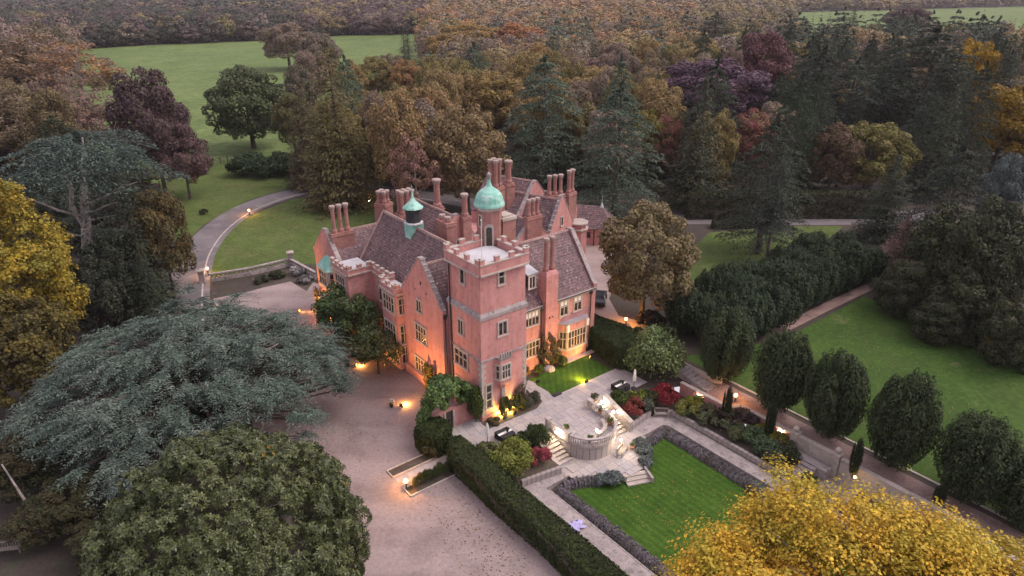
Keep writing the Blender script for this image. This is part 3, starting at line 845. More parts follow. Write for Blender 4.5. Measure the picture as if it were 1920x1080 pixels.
def parapet(pts, z0, h, mw, gap, mh, th=0.34, cap=STONE, name="parapet"):
    o = part(MB().ring(pts, z0, z0 + h, th), name, BRICK)
    MB().ring(pts, z0 + h + 0.001, z0 + h + 0.11, th + 0.14).obj("coping", cap, o)
    part(MB().ring(pts, z0 - 0.18, z0 + 0.002, th + 0.26), "cornice", STONE)
    for a, b in zip(pts[:-1], pts[1:]):
        L = math.hypot(b[0] - a[0], b[1] - a[1])
        n = max(1, round((L - mw) / (mw + gap)))
        rz = math.atan2(b[1] - a[1], b[0] - a[0])
        for i in range(n + 1):
            t = (mw / 2 + (L - mw) * i / n) / L
            m = MB().box(-mw / 2, mw / 2, -th / 2, th / 2, 0.112, mh)
            me = m.mesh("merlon"); me.materials.append(BRICK)
            q = (a[0] + (b[0] - a[0]) * t, a[1] + (b[1] - a[1]) * t)
            link("merlon", me, None, o, loc=(q[0], q[1], z0 + h), rz=rz)
            mc = MB().box(-mw / 2 - 0.045, mw / 2 + 0.045, -th / 2 - 0.05, th / 2 + 0.05, mh + 0.001, mh + 0.09).mesh("merlon_cap"); mc.materials.append(cap)
            link("merlon_cap", mc, None, o, loc=(q[0], q[1], z0 + h), rz=rz)
    return o

# ---- tower
part(MB().box(0, 6, 0, 6.1, -0.3, 12.45), "tower_wall", BRICK)
part(MB().box(0.1, 5.9, 0.1, 6.0, 12.4, 17.3), "tower_upper_wall", BRICK)
part(MB().box(-0.12, 6.12, -0.12, 6.15, 12.25, 12.62).loft([(-0.12, -0.12, 12.62), (6.12, -0.12, 12.62), (6.12, 6.15, 12.62), (-0.12, 6.15, 12.62)], [(0.09, 0.09, 12.95), (5.91, 0.09, 12.95), (5.91, 6.0, 12.95), (0.09, 6.0, 12.95)]), "string_course", OLDSTONE)
part(MB().box(-0.09, 6.09, -0.09, 6.12, 7.36, 7.58), "string_course", OLDSTONE)
part(MB().box(-0.1, 6.1, -0.1, 6.12, -0.2, 0.7), "plinth", BRICK)
parapet([(-0.05, -0.05), (6.05, -0.05), (6.05, 6.1), (-0.05, 6.1), (-0.05, -0.05)], 17.35, 0.95, 0.54, 1.28, 0.6)
part(MB().prism([(0.2, 0.2), (5.8, 0.2), (5.8, 5.9), (0.2, 5.9)], 17.3, 17.55).prism([(0.8, 0.7), (4.2, 0.7), (5.4, 2.2), (5.4, 5.5), (2.2, 5.5), (0.8, 3.8)], 17.5, 17.75), "tower_roof", LEAD)
for k in range(21):
    a, b = (0.55, 0.32) if k % 2 else (0.32, 0.55)
    part(MB().box(-0.035, a, -0.035, b, k * 0.35 + 0.01, k * 0.35 + 0.34), "quoin", STONE)
    part(MB().box(6.035 - b, 6.035, -0.034, a, k * 0.35 + 0.01, k * 0.35 + 0.34), "quoin", STONE)
window(2.75, 0.1, FV, 0.62, 15.75, 17.0, 1, 1)
window(2.78, 0.0, FV, 1.0, 9.95, 11.35, 2, 0)
window(0.88, 0.0, FV, 0.62, 1.65, 4.4, 1, 2)
window(0.1, 3.2, FU, 0.65, 15.45, 16.9, 1, 0)
window(0.0, 3.65, FU, 0.85, 9.4, 11.0, 2, 0)
window(0.0, 3.75, FU, 2.3, 5.45, 7.2, 3, 1)
window(0.0, 3.85, FU, 2.1, 1.3, 3.6, 3, 1)
part(MB().tube([(-0.1, 5.45, 17.2), (-0.1, 5.45, 0.5)], [0.09, 0.09], 8).box(-0.22, 0.0, 5.3, 5.6, 17.0, 17.4), "drainpipe", IRON)
# tower oriel
part(MB().loft([(1.8, 0, 7.13), (2.05, -0.62, 7.13), (3.45, -0.62, 7.13), (3.7, 0, 7.13)], [(1.7, 0, 7.5), (1.98, -0.74, 7.5), (3.52, -0.74, 7.5), (3.8, 0, 7.5)]), "oriel_cornice", OLDSTONE)
for i in range(5):
    part(MB().box(2.03 + i * 0.31, 2.22 + i * 0.31, -0.74, -0.5, 7.5, 8.0), "merlon", OLDSTONE)
orl = [(1.8, 0.0), (2.05, -0.6), (3.45, -0.6), (3.7, 0.0)]
part(MB().prism([(p[0], p[1]) for p in orl], 4.2, 7.12).loft([(2.3, 0, 3.4), (2.4, -0.12, 3.4), (3.1, -0.12, 3.4), (3.2, 0, 3.4)], [(p[0], p[1], 4.2) for p in orl]), "oriel", BRICK)
window(2.75, -0.6, FV, 1.0, 5.0, 6.5, 3, 1)
window(1.92, -0.3, rad(-67), 0.32, 5.0, 6.5, 1, 1)
part(MB().box(2.5, 2.95, -0.22, 0.0, 0.6, 3.42), "oriel_pillar", STONE)
# turret with copper dome
TX, TY = 5.9, 6.35
part(MB().lathe([(1.36, 15), (1.36, 21.75)], 8, (TX, TY), rad(22.5 - 7)), "turret_wall", BROWNBRICK)
part(MB().lathe([(1.45, 21.5), (1.62, 21.7), (1.62, 21.9), (1.45, 21.91)], 8, (TX, TY), rad(15.5)), "turret_cornice", STONE)
part(MB().lathe([(1.40, 21.9), (1.70, 21.95), (1.68, 22.12), (1.56, 22.4), (1.48, 22.8), (1.32, 23.15), (1.02, 23.48), (0.62, 23.75), (0.34, 24.0), (0.21, 24.35), (0.16, 24.75), (0.1, 24.8)], 16, (TX, TY), rad(15.5)), "copper_dome", COPPER)
fi = part(MB().lathe([(0.13, 24.75), (0.25, 24.85), (0.15, 25.0), (0.27, 25.2), (0.16, 25.38), (0.05, 25.5)], 10, (TX, TY)), "finial", OLDSTONE, smooth=True)
da = rad(-7.0) + rad(-90 - 45 + 45)
def octwall(ang, z0, z1, w, mat, name, arch=False, off=1.33, th=0.06, parent=None):
    c = (TX + math.cos(ang) * off, TY + math.sin(ang) * off)
    mb = MB().box(-w / 2, w / 2, -th, 0.05, 0, z1 - z0)
    if arch:
        mb.prism([(-w / 2, -th), (w / 2, -th), (w / 2, 0.05), (-w / 2, 0.05)], z1 - z0 - 0.001, z1 - z0)
        n = 8
        pts = [(w / 2 * math.cos(math.pi * i / n), -th, z1 - z0 + 0.4 * w * math.sin(math.pi * i / n)) for i in range(n + 1)]
        mb.loft(pts, [(p[0], 0.05, p[2]) for p in pts])
    return mb.obj(name, mat, parent or HS, loc=(c[0], c[1], z0), rz=ang + rad(90))
A_DOOR = rad(-97 - 22.5 - 7 + 0)
A_DOOR = rad(-128)
octwall(A_DOOR, 17.7, 19.75, 1.0, STONE, "door_surround", True, 1.30, 0.10)
octwall(A_DOOR, 17.75, 19.6, 0.62, DARKWOOD, "door", True, 1.30, 0.13)
for ang in (A_DOOR - rad(45),):
    octwall(ang, 19.7, 21.1, 0.5, STONE, "slit_window", False, 1.31, 0.06)
    octwall(ang, 19.85, 20.95, 0.22, GLASS, "panes", False, 1.31, 0.08)
part(MB().box(7.0, 8.75, 5.35, 7.2, 13.0, 20.05), "stair_block", BROWNBRICK)
part(MB().box(6.9, 8.85, 5.25, 7.3, 20.05, 20.35).box(7.2, 8.55, 5.6, 7.0, 20.35, 20.55), "stair_block_coping", STONE)
# flagpole on the tower
part(MB().tube([(0.9, 0.85, 17.6), (0.9, 0.85, 22.6)], [0.045, 0.03], 6).lathe([(0.02, 22.55), (0.09, 22.65), (0.02, 22.75)], 8, (0.9, 0.85)), "flagpole", WHITE)

# ---- gabled ranges
def gable_range(c, rz, half, length, z_eave, z_ridge, parent_h=0.75, crow=0, zb=-0.3, over=0.12, wall=True, gab=True, back=False, label=None):
    """brick range: local -y is the gable front, y runs back along the ridge"""
    cu, cv = c
    R = dict(loc=(cu, cv, 0), rz=rz)
    if wall:
        part(MB().box(-half, half, 0.0, length, zb, z_eave), "wall", BRICK, **R)
    t = 0.42
    if gab:
        n = 7 if crow else 1
        za = z_ridge + parent_h
        prof = [(-half - 0.02, z_eave - 0.3)]
        L = []
        if crow:
            L.append((-half - 0.1, z_eave + 0.65))
            for i in range(crow):
                x0 = -half + (half - 0.28) * (i + 0.35) / crow
                zt = z_eave + 0.7 + (za - z_eave - 0.7) * (i + 1) / crow
                zl = z_eave + 0.7 + (za - z_eave - 0.7) * i / crow
                L += [(x0, zl), (x0 + 0.16, zt - 0.12)]
        else:
            L += [(-half - 0.15, z_eave + 0.5), (-half + 0.45, z_eave + 0.95), (-0.42, za - 0.1)]
        right = [(-x, z) for x, z in reversed(L)]
        prof = [(-half, z_eave - 0.4)] + L + [(-0.26, za), (0.26, za)] + right + [(half, z_eave - 0.4)]
        part(MB().loft([(x, -0.03, z) for x, z in prof], [(x, t, z) for x, z in prof]), "gable", BRICK, **R)
        cp = MB()
        top = prof[1:-1]
        for (xa, z1), (xb, z2) in zip(top[:-1], top[1:]):
            d = math.hypot(xb - xa, z2 - z1)
            k = max(1, round(d / 0.55))
            for i in range(k):
                p, q_ = i / k, (i + 1) / k
                a = Vector((xa + (xb - xa) * p, 0, z1 + (z2 - z1) * p)); b = Vector((xa + (xb - xa) * q_, 0, z1 + (z2 - z1) * q_))
                j = rng.uniform(-0.02, 0.03)
                nrm = Vector((-(z2 - z1), 0, xb - xa)) / max(d, 1e-6) * (0.10 + j)
                if nrm.z < 0: nrm = -nrm
                cp.loft([(a.x, -0.1, a.z), (b.x, -0.1, b.z), (b.x + nrm.x, -0.1, b.z + nrm.z), (a.x + nrm.x, -0.1, a.z + nrm.z)],
                        [(a.x, t + 0.07, a.z), (b.x, t + 0.07, b.z), (b.x + nrm.x, t + 0.07, b.z + nrm.z), (a.x + nrm.x, t + 0.07, a.z + nrm.z)])
        part(cp, "gable_coping", OLDSTONE, **R)
    sl = (z_ridge - z_eave) / half
    e = half + over
    ze = z_eave - over * sl
    y0, y1 = (t - 0.05, length)
    r = part(MB().loft([(-e, y0, ze), (e, y0, ze), (e, y0, ze + 0.14), (0, y0, z_ridge + 0.14), (-e, y0, ze + 0.14)],
                       [(-e, y1, ze), (e, y1, ze), (e, y1, ze + 0.14), (0, y1, z_ridge + 0.14), (-e, y1, ze + 0.14)]), "roof", ROOF, **R)
    rt = MB()
    k = max(2, int((y1 - y0) / 0.5))
    for i in range(k):
        a, b = y0 + (y1 - y0) * i / k, y0 + (y1 - y0) * (i + 1) / k - 0.03
        rt.loft([(-0.2, a, z_ridge + 0.02), (0.2, a, z_ridge + 0.02), (0.09, a, z_ridge + 0.24), (-0.09, a, z_ridge + 0.24)], [(-0.2, b, z_ridge + 0.02), (0.2, b, z_ridge + 0.02), (0.09, b, z_ridge + 0.24), (-0.09, b, z_ridge + 0.24)])
    rt.obj("ridge_tiles", TERRA2, r)
    return r
TERRA2 = mottled("ridge_tile_clay", (0.27, 0.17, 0.155), (0.36, 0.24, 0.21), None, (1, 3, 9), fine=0.25)

gable_range((-0.7, 10.45), FU, 4.3, 5.4, 10.6, 15.1, 0.95, crow=9)                       # entrance gable
window(-0.73, 11.05, FU, 1.0, 9.4, 10.75, 2, 0)
window(-0.73, 10.95, FU, 2.3, 5.6, 7.5, 4, 1)
window(-0.73, 11.1, FU, 2.9, 1.3, 3.0, 5, 1)
for q in ((10.3, 10.55, 12.9, 13.35), (9.2, 9.4, 12.1, 12.3), (11.6, 11.8, 11.9, 12.1)):
    part(MB().box(-0.75, -0.69, *q), "vent", GLASS)
part(MB().box(-1.0, -0.65, 6.1, 14.8, -0.2, 1.0).box(-1.06, -0.65, 6.05, 14.85, 1.001, 1.12), "plinth", BRICK)
part(MB().box(0.6, 1.3, 6.0, 6.4, -0.2, 11.0), "recess_wall", OLDSTONE)
part(MB().tube([(-0.45, 6.05, 10.8), (-0.45, 6.05, 0.2)], [0.08, 0.08], 8).box(-0.62, -0.3, 5.92, 6.15, 10.3, 10.8), "drainpipe", IRON)

# hall range with long roof behind the battlements
part(MB().box(0.3, 9.0, 14.0, 28.4, -0.3, 9.85), "wall", BRICK)
hall = part(MB().loft([(0.55, 6.2, 9.5), (8.8, 6.2, 9.5), (8.8, 6.2, 9.75), (4.65, 6.2, 15.95), (0.55, 6.2, 9.75)], [(0.55, 28.3, 9.5), (8.8, 28.3, 9.5), (8.8, 28.3, 9.75), (4.65, 28.3, 15.95), (0.55, 28.3, 9.75)]), "roof", ROOF)
rt = MB()
for i in range(40):
    a, b = 6.3 + i * 0.545, 6.3 + i * 0.545 + 0.51
    rt.loft([(4.43, a, 15.8), (4.87, a, 15.8), (4.74, a, 16.06), (4.56, a, 16.06)], [(4.43, b, 15.8), (4.87, b, 15.8), (4.74, b, 16.06), (4.56, b, 16.06)])
rt.obj("ridge_tiles", TERRA2, hall)
def slope_coping(pa, pb, name="verge_coping", w=0.34, h=0.26, mat=None):
    pa, pb = Vector(pa), Vector(pb)
    mb = MB(); k = max(2, int((pb - pa).length / 0.6))
    for i in range(k):
        a, b = pa.lerp(pb, i / k), pa.lerp(pb, (i + 0.95) / k)
        mb.loft([(a.x, a.y - w / 2, a.z), (a.x, a.y + w / 2, a.z), (a.x, a.y + w / 2, a.z + h), (a.x, a.y - w / 2, a.z + h)], [(b.x, b.y - w / 2, b.z), (b.x, b.y + w / 2, b.z), (b.x, b.y + w / 2, b.z + h), (b.x, b.y - w / 2, b.z + h)])
    return part(mb, name, mat or TERRA2)
slope_coping((0.2, 28.3, 9.3), (4.65, 28.3, 15.95))
slope_coping((9.0, 28.3, 9.4), (4.65, 28.3, 15.95))
part(MB().loft([(0.6, 28.02, 9.4), (8.8, 28.02, 9.4), (4.65, 28.02, 15.6)], [(0.6, 28.42, 9.4), (8.8, 28.42, 9.4), (4.65, 28.42, 15.6)]), "gable", BRICK)
# bay beside the entrance gable
BAYH = 9.95
part(MB().prism([(-1.5, 15.15), (0.4, 15.15), (0.4, 18.65), (-1.5, 18.65)], -0.3, BAYH + 0.3), "bay", BRICK)
parapet([(0.35, 15.05), (-1.5, 15.05), (-1.5, 18.65), (0.35, 18.65)], BAYH + 0.4, 0.55, 0.6, 0.75, 0.5)
part(MB().box(-1.4, 0.4, 15.2, 18.5, BAYH + 0.2, BAYH + 0.55), "bay_roof", LEAD)
for z0, z1 in ((7.6, 9.5), (3.6, 5.9), (0.9, 2.9)):
    window(-1.5, 16.9, FU, 2.5, z0, z1, 4, 1)
    window(-0.7, 15.15, FV, 0.9, z0, z1, 2, 1)
part(MB().tube([(0.15, 14.98, 10), (0.15, 14.98, 0.2)], [0.08, 0.08], 8), "drainpipe", IRON)
# recessed wall and battlemented block
parapet([(0.35, 18.9), (0.35, 24.4)], 9.9, 0.55, 0.6, 0.75, 0.5)
window(0.3, 21.4, FU, 2.7, 6.4, 9.2, 4, 1)
window(0.3, 21.4, FU, 2.7, 1.6, 4.2, 4, 1)
part(MB().box(-3.1, 0.4, 24.5, 28.95, -0.3, 10.0), "block", BRICK)
parapet([(0.3, 24.5), (-3.1, 24.5), (-3.1, 28.9)], 10.0, 0.55, 0.65, 0.8, 0.5)
part(MB().box(-3.0, 0.5, 24.6, 28.9, 9.9, 10.2), "block_roof", LEAD)
window(-3.1, 26.8, FU, 2.6, 6.6, 9.2, 4, 1)
window(-3.1, 26.8, FU, 2.6, 1.8, 4.4, 4, 1)
# left wing
gable_range((-1.9, 33.4), FU, 4.2, 9.0, 9.0, 12.5, 0.9)
LO = [(-1.9, 30.4), (-3.0, 31.1), (-3.0, 34.2), (-1.9, 34.9)]
part(MB().prism([(-1.85, 30.4), (-1.85, 34.9), (-3.0, 34.2), (-3.0, 31.1)], 5.2, 8.2), "oriel", STONE)
part(MB().loft([(-1.85, 30.2, 8.2), (-3.2, 31.0, 8.2), (-3.2, 34.3, 8.2), (-1.85, 35.1, 8.2)], [(-1.85, 30.9, 9.2), (-2.75, 31.4, 8.9), (-2.75, 33.9, 8.9), (-1.85, 34.4, 9.2)]).loft([(-1.85, 30.9, 9.2), (-2.75, 31.4, 8.9), (-2.75, 33.9, 8.9), (-1.85, 34.4, 9.2)], [(-1.85, 31.6, 9.75), (-2.1, 31.8, 9.7), (-2.1, 33.5, 9.7), (-1.85, 33.7, 9.75)]), "oriel_copper_roof", COPPER)
window(-3.0, 32.65, FU, 2.3, 6.0, 7.9, 3, 1)
window(-2.43, 30.74, rad(-32), 0.8, 6.0, 7.9, 1, 1)
window(-2.43, 34.56, rad(-148), 0.8, 6.0, 7.9, 1, 1)
part(MB().prism([(-1.85, 30.0), (-1.85, 35.3), (-3.2, 34.6), (-3.2, 30.8)], -0.3, 3.2), "lower_bay", BRICK)
part(MB().prism([(-1.85, 29.9), (-1.85, 35.4), (-3.35, 34.7), (-3.35, 30.7)], 3.2, 3.5), "lower_bay_coping", STONE)
window(-1.93, 32.65, FU, 2.3, 3.7, 5.0, 3, 0)
# right wing
gable_range((21.7, 10.25), rad(90), 4.95, 15.8, 8.35, 14.6, 0.25, crow=0)
part(MB().box(6, 21.6, 5.12, 5.3, 8.05, 8.4), "eaves_cornice", STONE)
part(MB().tube([(6.2, 5.1, 8.25), (21.6, 5.1, 8.25)], [0.09, 0.09], 6), "gutter", IRON)
for u in (12.55, 20.75):
    part(MB().tube([(u, 5.15, 8.2), (u, 5.15, 0.1)], [0.08, 0.08], 8).box(u - 0.16, u + 0.16, 5.0, 5.29, 7.7, 8.1), "drainpipe", IRON)
cb = part(MB().box(12.9, 14.75, 4.75, 6.2, -0.2, 12.2).loft([(12.9, 4.75, 12.2), (14.75, 4.75, 12.2), (14.75, 6.2, 12.2), (12.9, 6.2, 12.2)], [(13.05, 4.9, 12.6), (14.6, 4.9, 12.6), (14.6, 6.0, 12.6), (13.05, 6.0, 12.6)]), "chimney_breast", BRICK)
CROWN = mottled('chimney_crown', (0.30, 0.215, 0.19), (0.40, 0.30, 0.27), (0.24, 0.2, 0.17), (1, 3, 9), fine=0.25)
def flue(parent, x, y, z0, z1, r=0.34, n=8, cap=None):
    cap = cap or CROWN
    r *= 0.72
    """moulded brick chimney shaft with spreading base and crown"""
    s = MB().lathe([(r * 1.45, z0), (r * 1.45, z0 + 0.35), (r * 1.1, z0 + 0.55), (r, z0 + 0.7), (r * 0.97, z1 - 0.75), (r * 1.1, z1 - 0.7), (r * 1.1, z1 - 0.6), (r, z1 - 0.55)], n, (x, y))
    o = s.obj("flue", BROWNBRICK, parent)
    c = MB().lathe([(r, z1 - 0.55), (r * 1.3, z1 - 0.4), (r * 1.48, z1 - 0.22), (r * 1.48, z1 - 0.06), (r * 1.3, z1)], n, (x, y))
    if parent is HS:
        c.obj("flue_crown", cap, o)
    else:
        c.obj("flue_crown", cap, parent)
    return o
for u in (13.35, 14.3):
    flue(cb, u, 5.45, 12.6, 16.75, 0.36)
part(MB().box(13.4, 13.6, 4.73, 4.76, 6.6, 6.8), "vent", GLASS)
part(MB().box(13.9, 14.1, 4.73, 4.76, 6.6, 6.8), "vent", GLASS)
window(16.3, 5.3, FV, 1.15, 6.1, 7.9, 2, 1, blind=0.35)
window(18.6, 5.3, FV, 1.15, 6.1, 7.9, 2, 1, blind=0.35)
window(11.15, 5.3, FV, 2.1, 6.25, 7.95, 4, 1, blind=0.45)
window(11.25, 5.3, FV, 2.1, 2.05, 3.9, 4, 1)
window(7.6, 5.3, FV, 2.1, 2.05, 3.9, 4, 1)
# dormer on the garden slope
part(MB().loft([(11.6, 6.6, 9.9), (12.85, 6.6, 9.9), (12.85, 6.6, 12.1), (11.6, 6.6, 12.1)], [(11.6, 8.8, 12.0), (12.85, 8.8, 12.0), (12.85, 8.8, 12.6), (11.6, 8.8, 12.6)]), "dormer", DARKWOOD)
part(MB().loft([(11.3, 6.3, 12.15), (13.0, 6.3, 12.15), (13.0, 6.3, 12.32), (11.3, 6.3, 12.32)], [(11.3, 8.9, 12.65), (13.0, 8.9, 12.65), (13.0, 8.9, 12.82), (11.3, 8.9, 12.82)]), "dormer_roof", LEAD)
window(12.2, 6.58, FV, 0.8, 10.5, 11.8, 2, 0, WHITE)
# garden bay
gb = [(15.5, 5.3), (16.25, 4.4), (19.55, 4.4), (20.3, 5.3)]
part(MB().prism(gb, -0.2, 1.35), "garden_bay", BRICK)
part(MB().prism(gb, 4.0, 4.95), "garden_bay_frieze", BRICK)
part(MB().prism([(15.6, 5.3), (16.3, 4.48), (19.5, 4.48), (20.2, 5.3)], 1.35, 4.0), "garden_bay_stonework", STONE)
part(MB().prism([(15.35, 5.3), (16.17, 4.3), (19.63, 4.3), (20.45, 5.3)], 1.3, 1.5), "bay_sill", STONE)
part(MB().prism([(15.35, 5.3), (16.17, 4.28), (19.63, 4.28), (20.45, 5.3)], 4.95, 5.1), "bay_roof", DARKLEAD)
part(MB().box(16.05, 16.45, 4.22, 4.5, 4.0, 4.94), "pilaster", WHITE)
part(MB().box(19.35, 19.75, 4.22, 4.5, 4.0, 4.94), "pilaster", WHITE)
window(17.9, 4.48, FV, 2.9, 1.65, 3.85, 6, 1)
window(15.93, 4.87, rad(-50), 0.75, 1.65, 3.85, 2, 1)
part(MB().box(15.2, 20.6, 3.7, 4.35, -0.1, 0.12), "bay_step", STONE)

# ---- behind: second range, stacks, rear wings
gable_range((12.0, 22.2), 0, 4.8, 12.0, 9.4, 15.1, 0.45)
part(MB().box(9.0, 22, 14.8, 22.1, -0.2, 9.6), "rear_block", BRICK)
part(MB().box(9.2, 21.8, 15.0, 22.0, 9.6, 9.75), "rear_flat_roof", LEAD)
part(MB().box(8.4, 16.5, 33, 40, -0.2, 8.6), "rear_block", BRICK)
part(MB().loft([(8.2, 33, 8.6), (16.7, 33, 8.6), (16.7, 40.2, 8.6), (8.2, 40.2, 8.6)], [(12.2, 36, 12.8), (12.8, 36, 12.8), (12.8, 37, 12.8), (12.2, 37, 12.8)]), "hipped_roof", ROOF)
window(10.6, 22.17, FV, 0.7, 10.2, 11.8, 1, 0)
window(12.2, 22.17, FV, 0.6, 10.9, 11.9, 1, 0)
gable_range((23.3, 20.0), 0, 3.4, 9, 9.4, 12.6, 0.3)
gable_range((31.6, 23.0), rad(20), 3.9, 9.5, 8.6, 13.6, 0.8, crow=8)
gable_range((35.9, 25.6), rad(20), 2.0, 11, 10.0, 12.9, 0.9, crow=0)
window(31.6, 22.97, rad(20), 0.5, 9.8, 11.0, 1, 0)
window(35.9, 25.57, rad(20), 0.6, 10.2, 11.6, 1, 0)
gable_range((31.3, 29.0), rad(20), 4.7, 9.0, 10.6, 15.2, 0.2)
part(MB().box(21, 36, 27, 37, -0.2, 8.6), "rear_block", BRICK)
eb = part(MB().lathe([(1.5, -0.2), (1.5, 7.6)], 8, (36.6, 24.6), rad(22)), "corner_turret", BRICK)
MB().lathe([(1.5, 7.6), (1.75, 7.75), (1.75, 7.95), (1.45, 7.96)], 8, (36.6, 24.6), rad(22)).lathe([(1.2, 8.65), (1.7, 8.7), (1.7, 8.9), (1.2, 8.85)], 8, (36.6, 24.6), rad(22)).obj("turret_parapet", STONE, eb)
MB().lathe([(1.35, 7.9), (1.35, 8.7)], 8, (36.6, 24.6), rad(22)).obj("turret_frieze", BRICK, eb)
def stack(u, v, z0, zb, z1, n, rz=0.0, r=0.36, sp=0.85, d=0.9, rows=1):
    """chimney stack: brick base with a stone ledge and n shafts"""
    w = sp * n + 0.3
    dd = d * rows + 0.1
    o = part(MB().box(-w / 2, w / 2, -dd / 2, dd / 2, z0, zb).box(-w / 2 - 0.09, w / 2 + 0.09, -dd / 2 - 0.09, dd / 2 + 0.09, zb - 0.42, zb - 0.27), "chimney_stack", BROWNBRICK, loc=(u, v, 0), rz=rz)
    for j in range(rows):
        for i in range(n):
            flue(o, -w / 2 + 0.15 + sp * (i + 0.5), (j - (rows - 1) / 2) * d, zb, z1, r)
    return o
stack(-0.1, 31.9, 9.0, 13.1, 16.9, 3, rad(90 - 90), 0.40, 0.95)
stack(8.0, 34.9, 8.0, 14.9, 16.7, 2, rad(30), 0.36, 0.8, 0.9, 2)
stack(8.6, 29.5, 8.0, 14.6, 17.9, 3, rad(0), 0.36, 0.8, 0.9, 2)
stack(7.6, 18.0, 9.0, 16.7, 17.4, 2, rad(90), 0.40, 1.2, 1.2)
stack(13.0, 28.4, 12.0, 15.0, 18.9, 1, 0, 0.62, 1.1, 1.2)
stack(13.2, 21.9, 9.2, 15.2, 18.3, 1, 0, 0.52, 1.0, 1.0)
stack(23.4, 20.0, 9.2, 13.7, 16.2, 3, 0, 0.36, 0.8)
stack(32.2, 25.4, 9.2, 13.9, 17.0, 3, rad(-16), 0.40, 0.95)
stack(35.6, 25.6, 9.2, 13.6, 17.2, 2, rad(16), 0.42, 0.98)
stack(27.4, 30.8, 9.2, 15.4, 18.9, 1, 0, 0.62, 1.2, 1.2)
stack(22.0, 27.0, 9.2, 16.6, 20.6, 2, rad(20), 0.40, 0.95, 0.95, 2)
# copper capped lantern straddling the hall ridge
LX, LY = 4.65, 20.6
part(MB().loft([(3.7, 20.05, 13.9), (3.7, 21.15, 13.9), (5.6, 21.15, 13.9), (5.6, 20.05, 13.9)], [(3.75, 19.7, 16.3), (3.75, 21.5, 16.3), (5.55, 21.5, 16.3), (5.55, 19.7, 16.3)]), "lantern_base", COPPER)
ln = part(MB().lathe([(1.08, 16.25), (1.2, 16.35), (1.2, 16.5), (1.02, 16.55)], 8, (LX, LY), rad(22.5)), "lantern_ledge", LEAD)
part(MB().lathe([(0.95, 16.5), (0.95, 18.35)], 8, (LX, LY), rad(22.5)).box(LX - 1.0, LX + 1.0, LY - 0.04, LY + 0.04, 17.2, 17.3), "lantern_louvre", IRON)
part(MB().lathe([(1.0, 18.3), (1.32, 18.32), (1.2, 18.5), (0.8, 18.85), (0.42, 19.2), (0.2, 19.55), (0.08, 20.2), (0.03, 21.2)], 8, (LX, LY), rad(22.5)), "lantern_cap", COPPER)

# gate wall with an arched doorway under the wisteria
GW = empty("garden_gate_wall", W(0, 0, 0), ANG, "short brick gate wall with dark doorway under leafy arch by the tower", "gate")
MB().box(-5.6, -4.15, 1.15, 1.5, -0.2, 2.5).box(-2.85, 0.0, 1.15, 1.5, -0.2, 2.5).box(-4.15, -2.85, 1.152, 1.498, 2.25, 2.5).obj("wall", BRICK, GW)
MB().box(-4.15, -3.95, 1.05, 1.6, -0.1, 2.25).box(-3.05, -2.85, 1.05, 1.6, -0.1, 2.25).obj("jamb", STONE, GW)
MB().box(-3.95, -3.05, 1.25, 1.33, 0, 2.2).obj("door", DARKWOOD, GW)

# ---- outbuilding by the side court
OB = empty("stable_lodge", W(49.2, 35.2, 0), rad(-14), "small brick outbuilding with hipped tile roof and lit wall lamp behind house", "outbuilding")
MB().box(-4.5, 4.5, -2.6, 2.6, -0.2, 3.4).obj("wall", BRICK, OB)
MB().loft([(-5.2, -3.3, 3.2), (5.2, -3.3, 3.2), (5.2, 3.3, 3.2), (-5.2, 3.3, 3.2)], [(-2.6, -0.05, 6.6), (2.4, -0.05, 6.6), (2.4, 0.05, 6.6), (-2.6, 0.05, 6.6)]).obj("roof", ROOF, OB)
MB().lathe([(0.35, 6.4), (0.2, 6.9), (0.04, 7.2), (0.03, 8.6)], 8, (2.4, 0)).obj("roof_finial", LEAD, OB)
MB().box(-3.6, -2.1, -2.66, -2.58, 0, 2.6).obj("door", DARKWOOD, OB)
for x in (-0.9, 0.5):
    MB().box(x - 0.4, x + 0.4, -2.66, -2.58, 1.3, 2.4).obj("window", GLASS, OB)
for x, y in ((-5.0, -3.1), (-1.6, -3.1), (1.6, -3.1), (5.0, -3.1)):
    MB().box(x - 0.1, x + 0.1, y - 0.1, y + 0.1, 0, 3.2).obj("post", DARKWOOD, OB)

# ================================================================== LAMPS
def lamp_light(parent, loc, power, col=(1, 0.6, 0.22), radius=0.08, spot=None, target=None):
    ld = bpy.data.lights.new("lamp_light", 'SPOT' if spot else 'POINT')
    ld.energy = power * LAMP
    ld.color = col
    ld.shadow_soft_size = radius
    o = bpy.data.objects.new("lamp_light", ld)
    COL.objects.link(o)
    o.parent = parent
    o.location = loc
    if spot:
        ld.spot_size = rad(spot); ld.spot_blend = 0.8
        d = (Vector(target) - Vector(loc))
        o.rotation_euler = d.to_track_quat('-Z', 'Y').to_euler()
    return o
LAMP = 0.5
def bollard(p, label, power=60, h=0.9, col=(1, 0.55, 0.16), mat=None):
    o = empty("bollard_lamp", p, 0, label, "lamp", "glowing lamps along drives and paths")
    MB().lathe([(0.11, 0), (0.11, 0.04), (0.07, 0.05), (0.07, h - 0.25), (0.12, h - 0.22), (0.12, h - 0.2)], 10).obj("post", IRON, o)
    MB().lathe([(0.1, h - 0.2), (0.17, h - 0.1), (0.19, h + 0.02), (0.14, h + 0.14), (0.03, h + 0.19)], 12).obj("lamp_glass", mat or GLOW, o, smooth=True)
    lamp_light(o, (0, 0, h + 0.35), power * 3.0, (1, 0.42, 0.08))
    return o
bollard(at(762, 916), "glowing bollard lamp at gravel end of the paved strip", 90)
bollard(at(390, 510, 1.7) if False else at(391, 516), "orange lamp beside the stone gate pier at bend of drive", 110, 1.2)
bollard(at(468, 403), "orange lamp on lawn edge halfway round the curving drive", 110, 1.0)
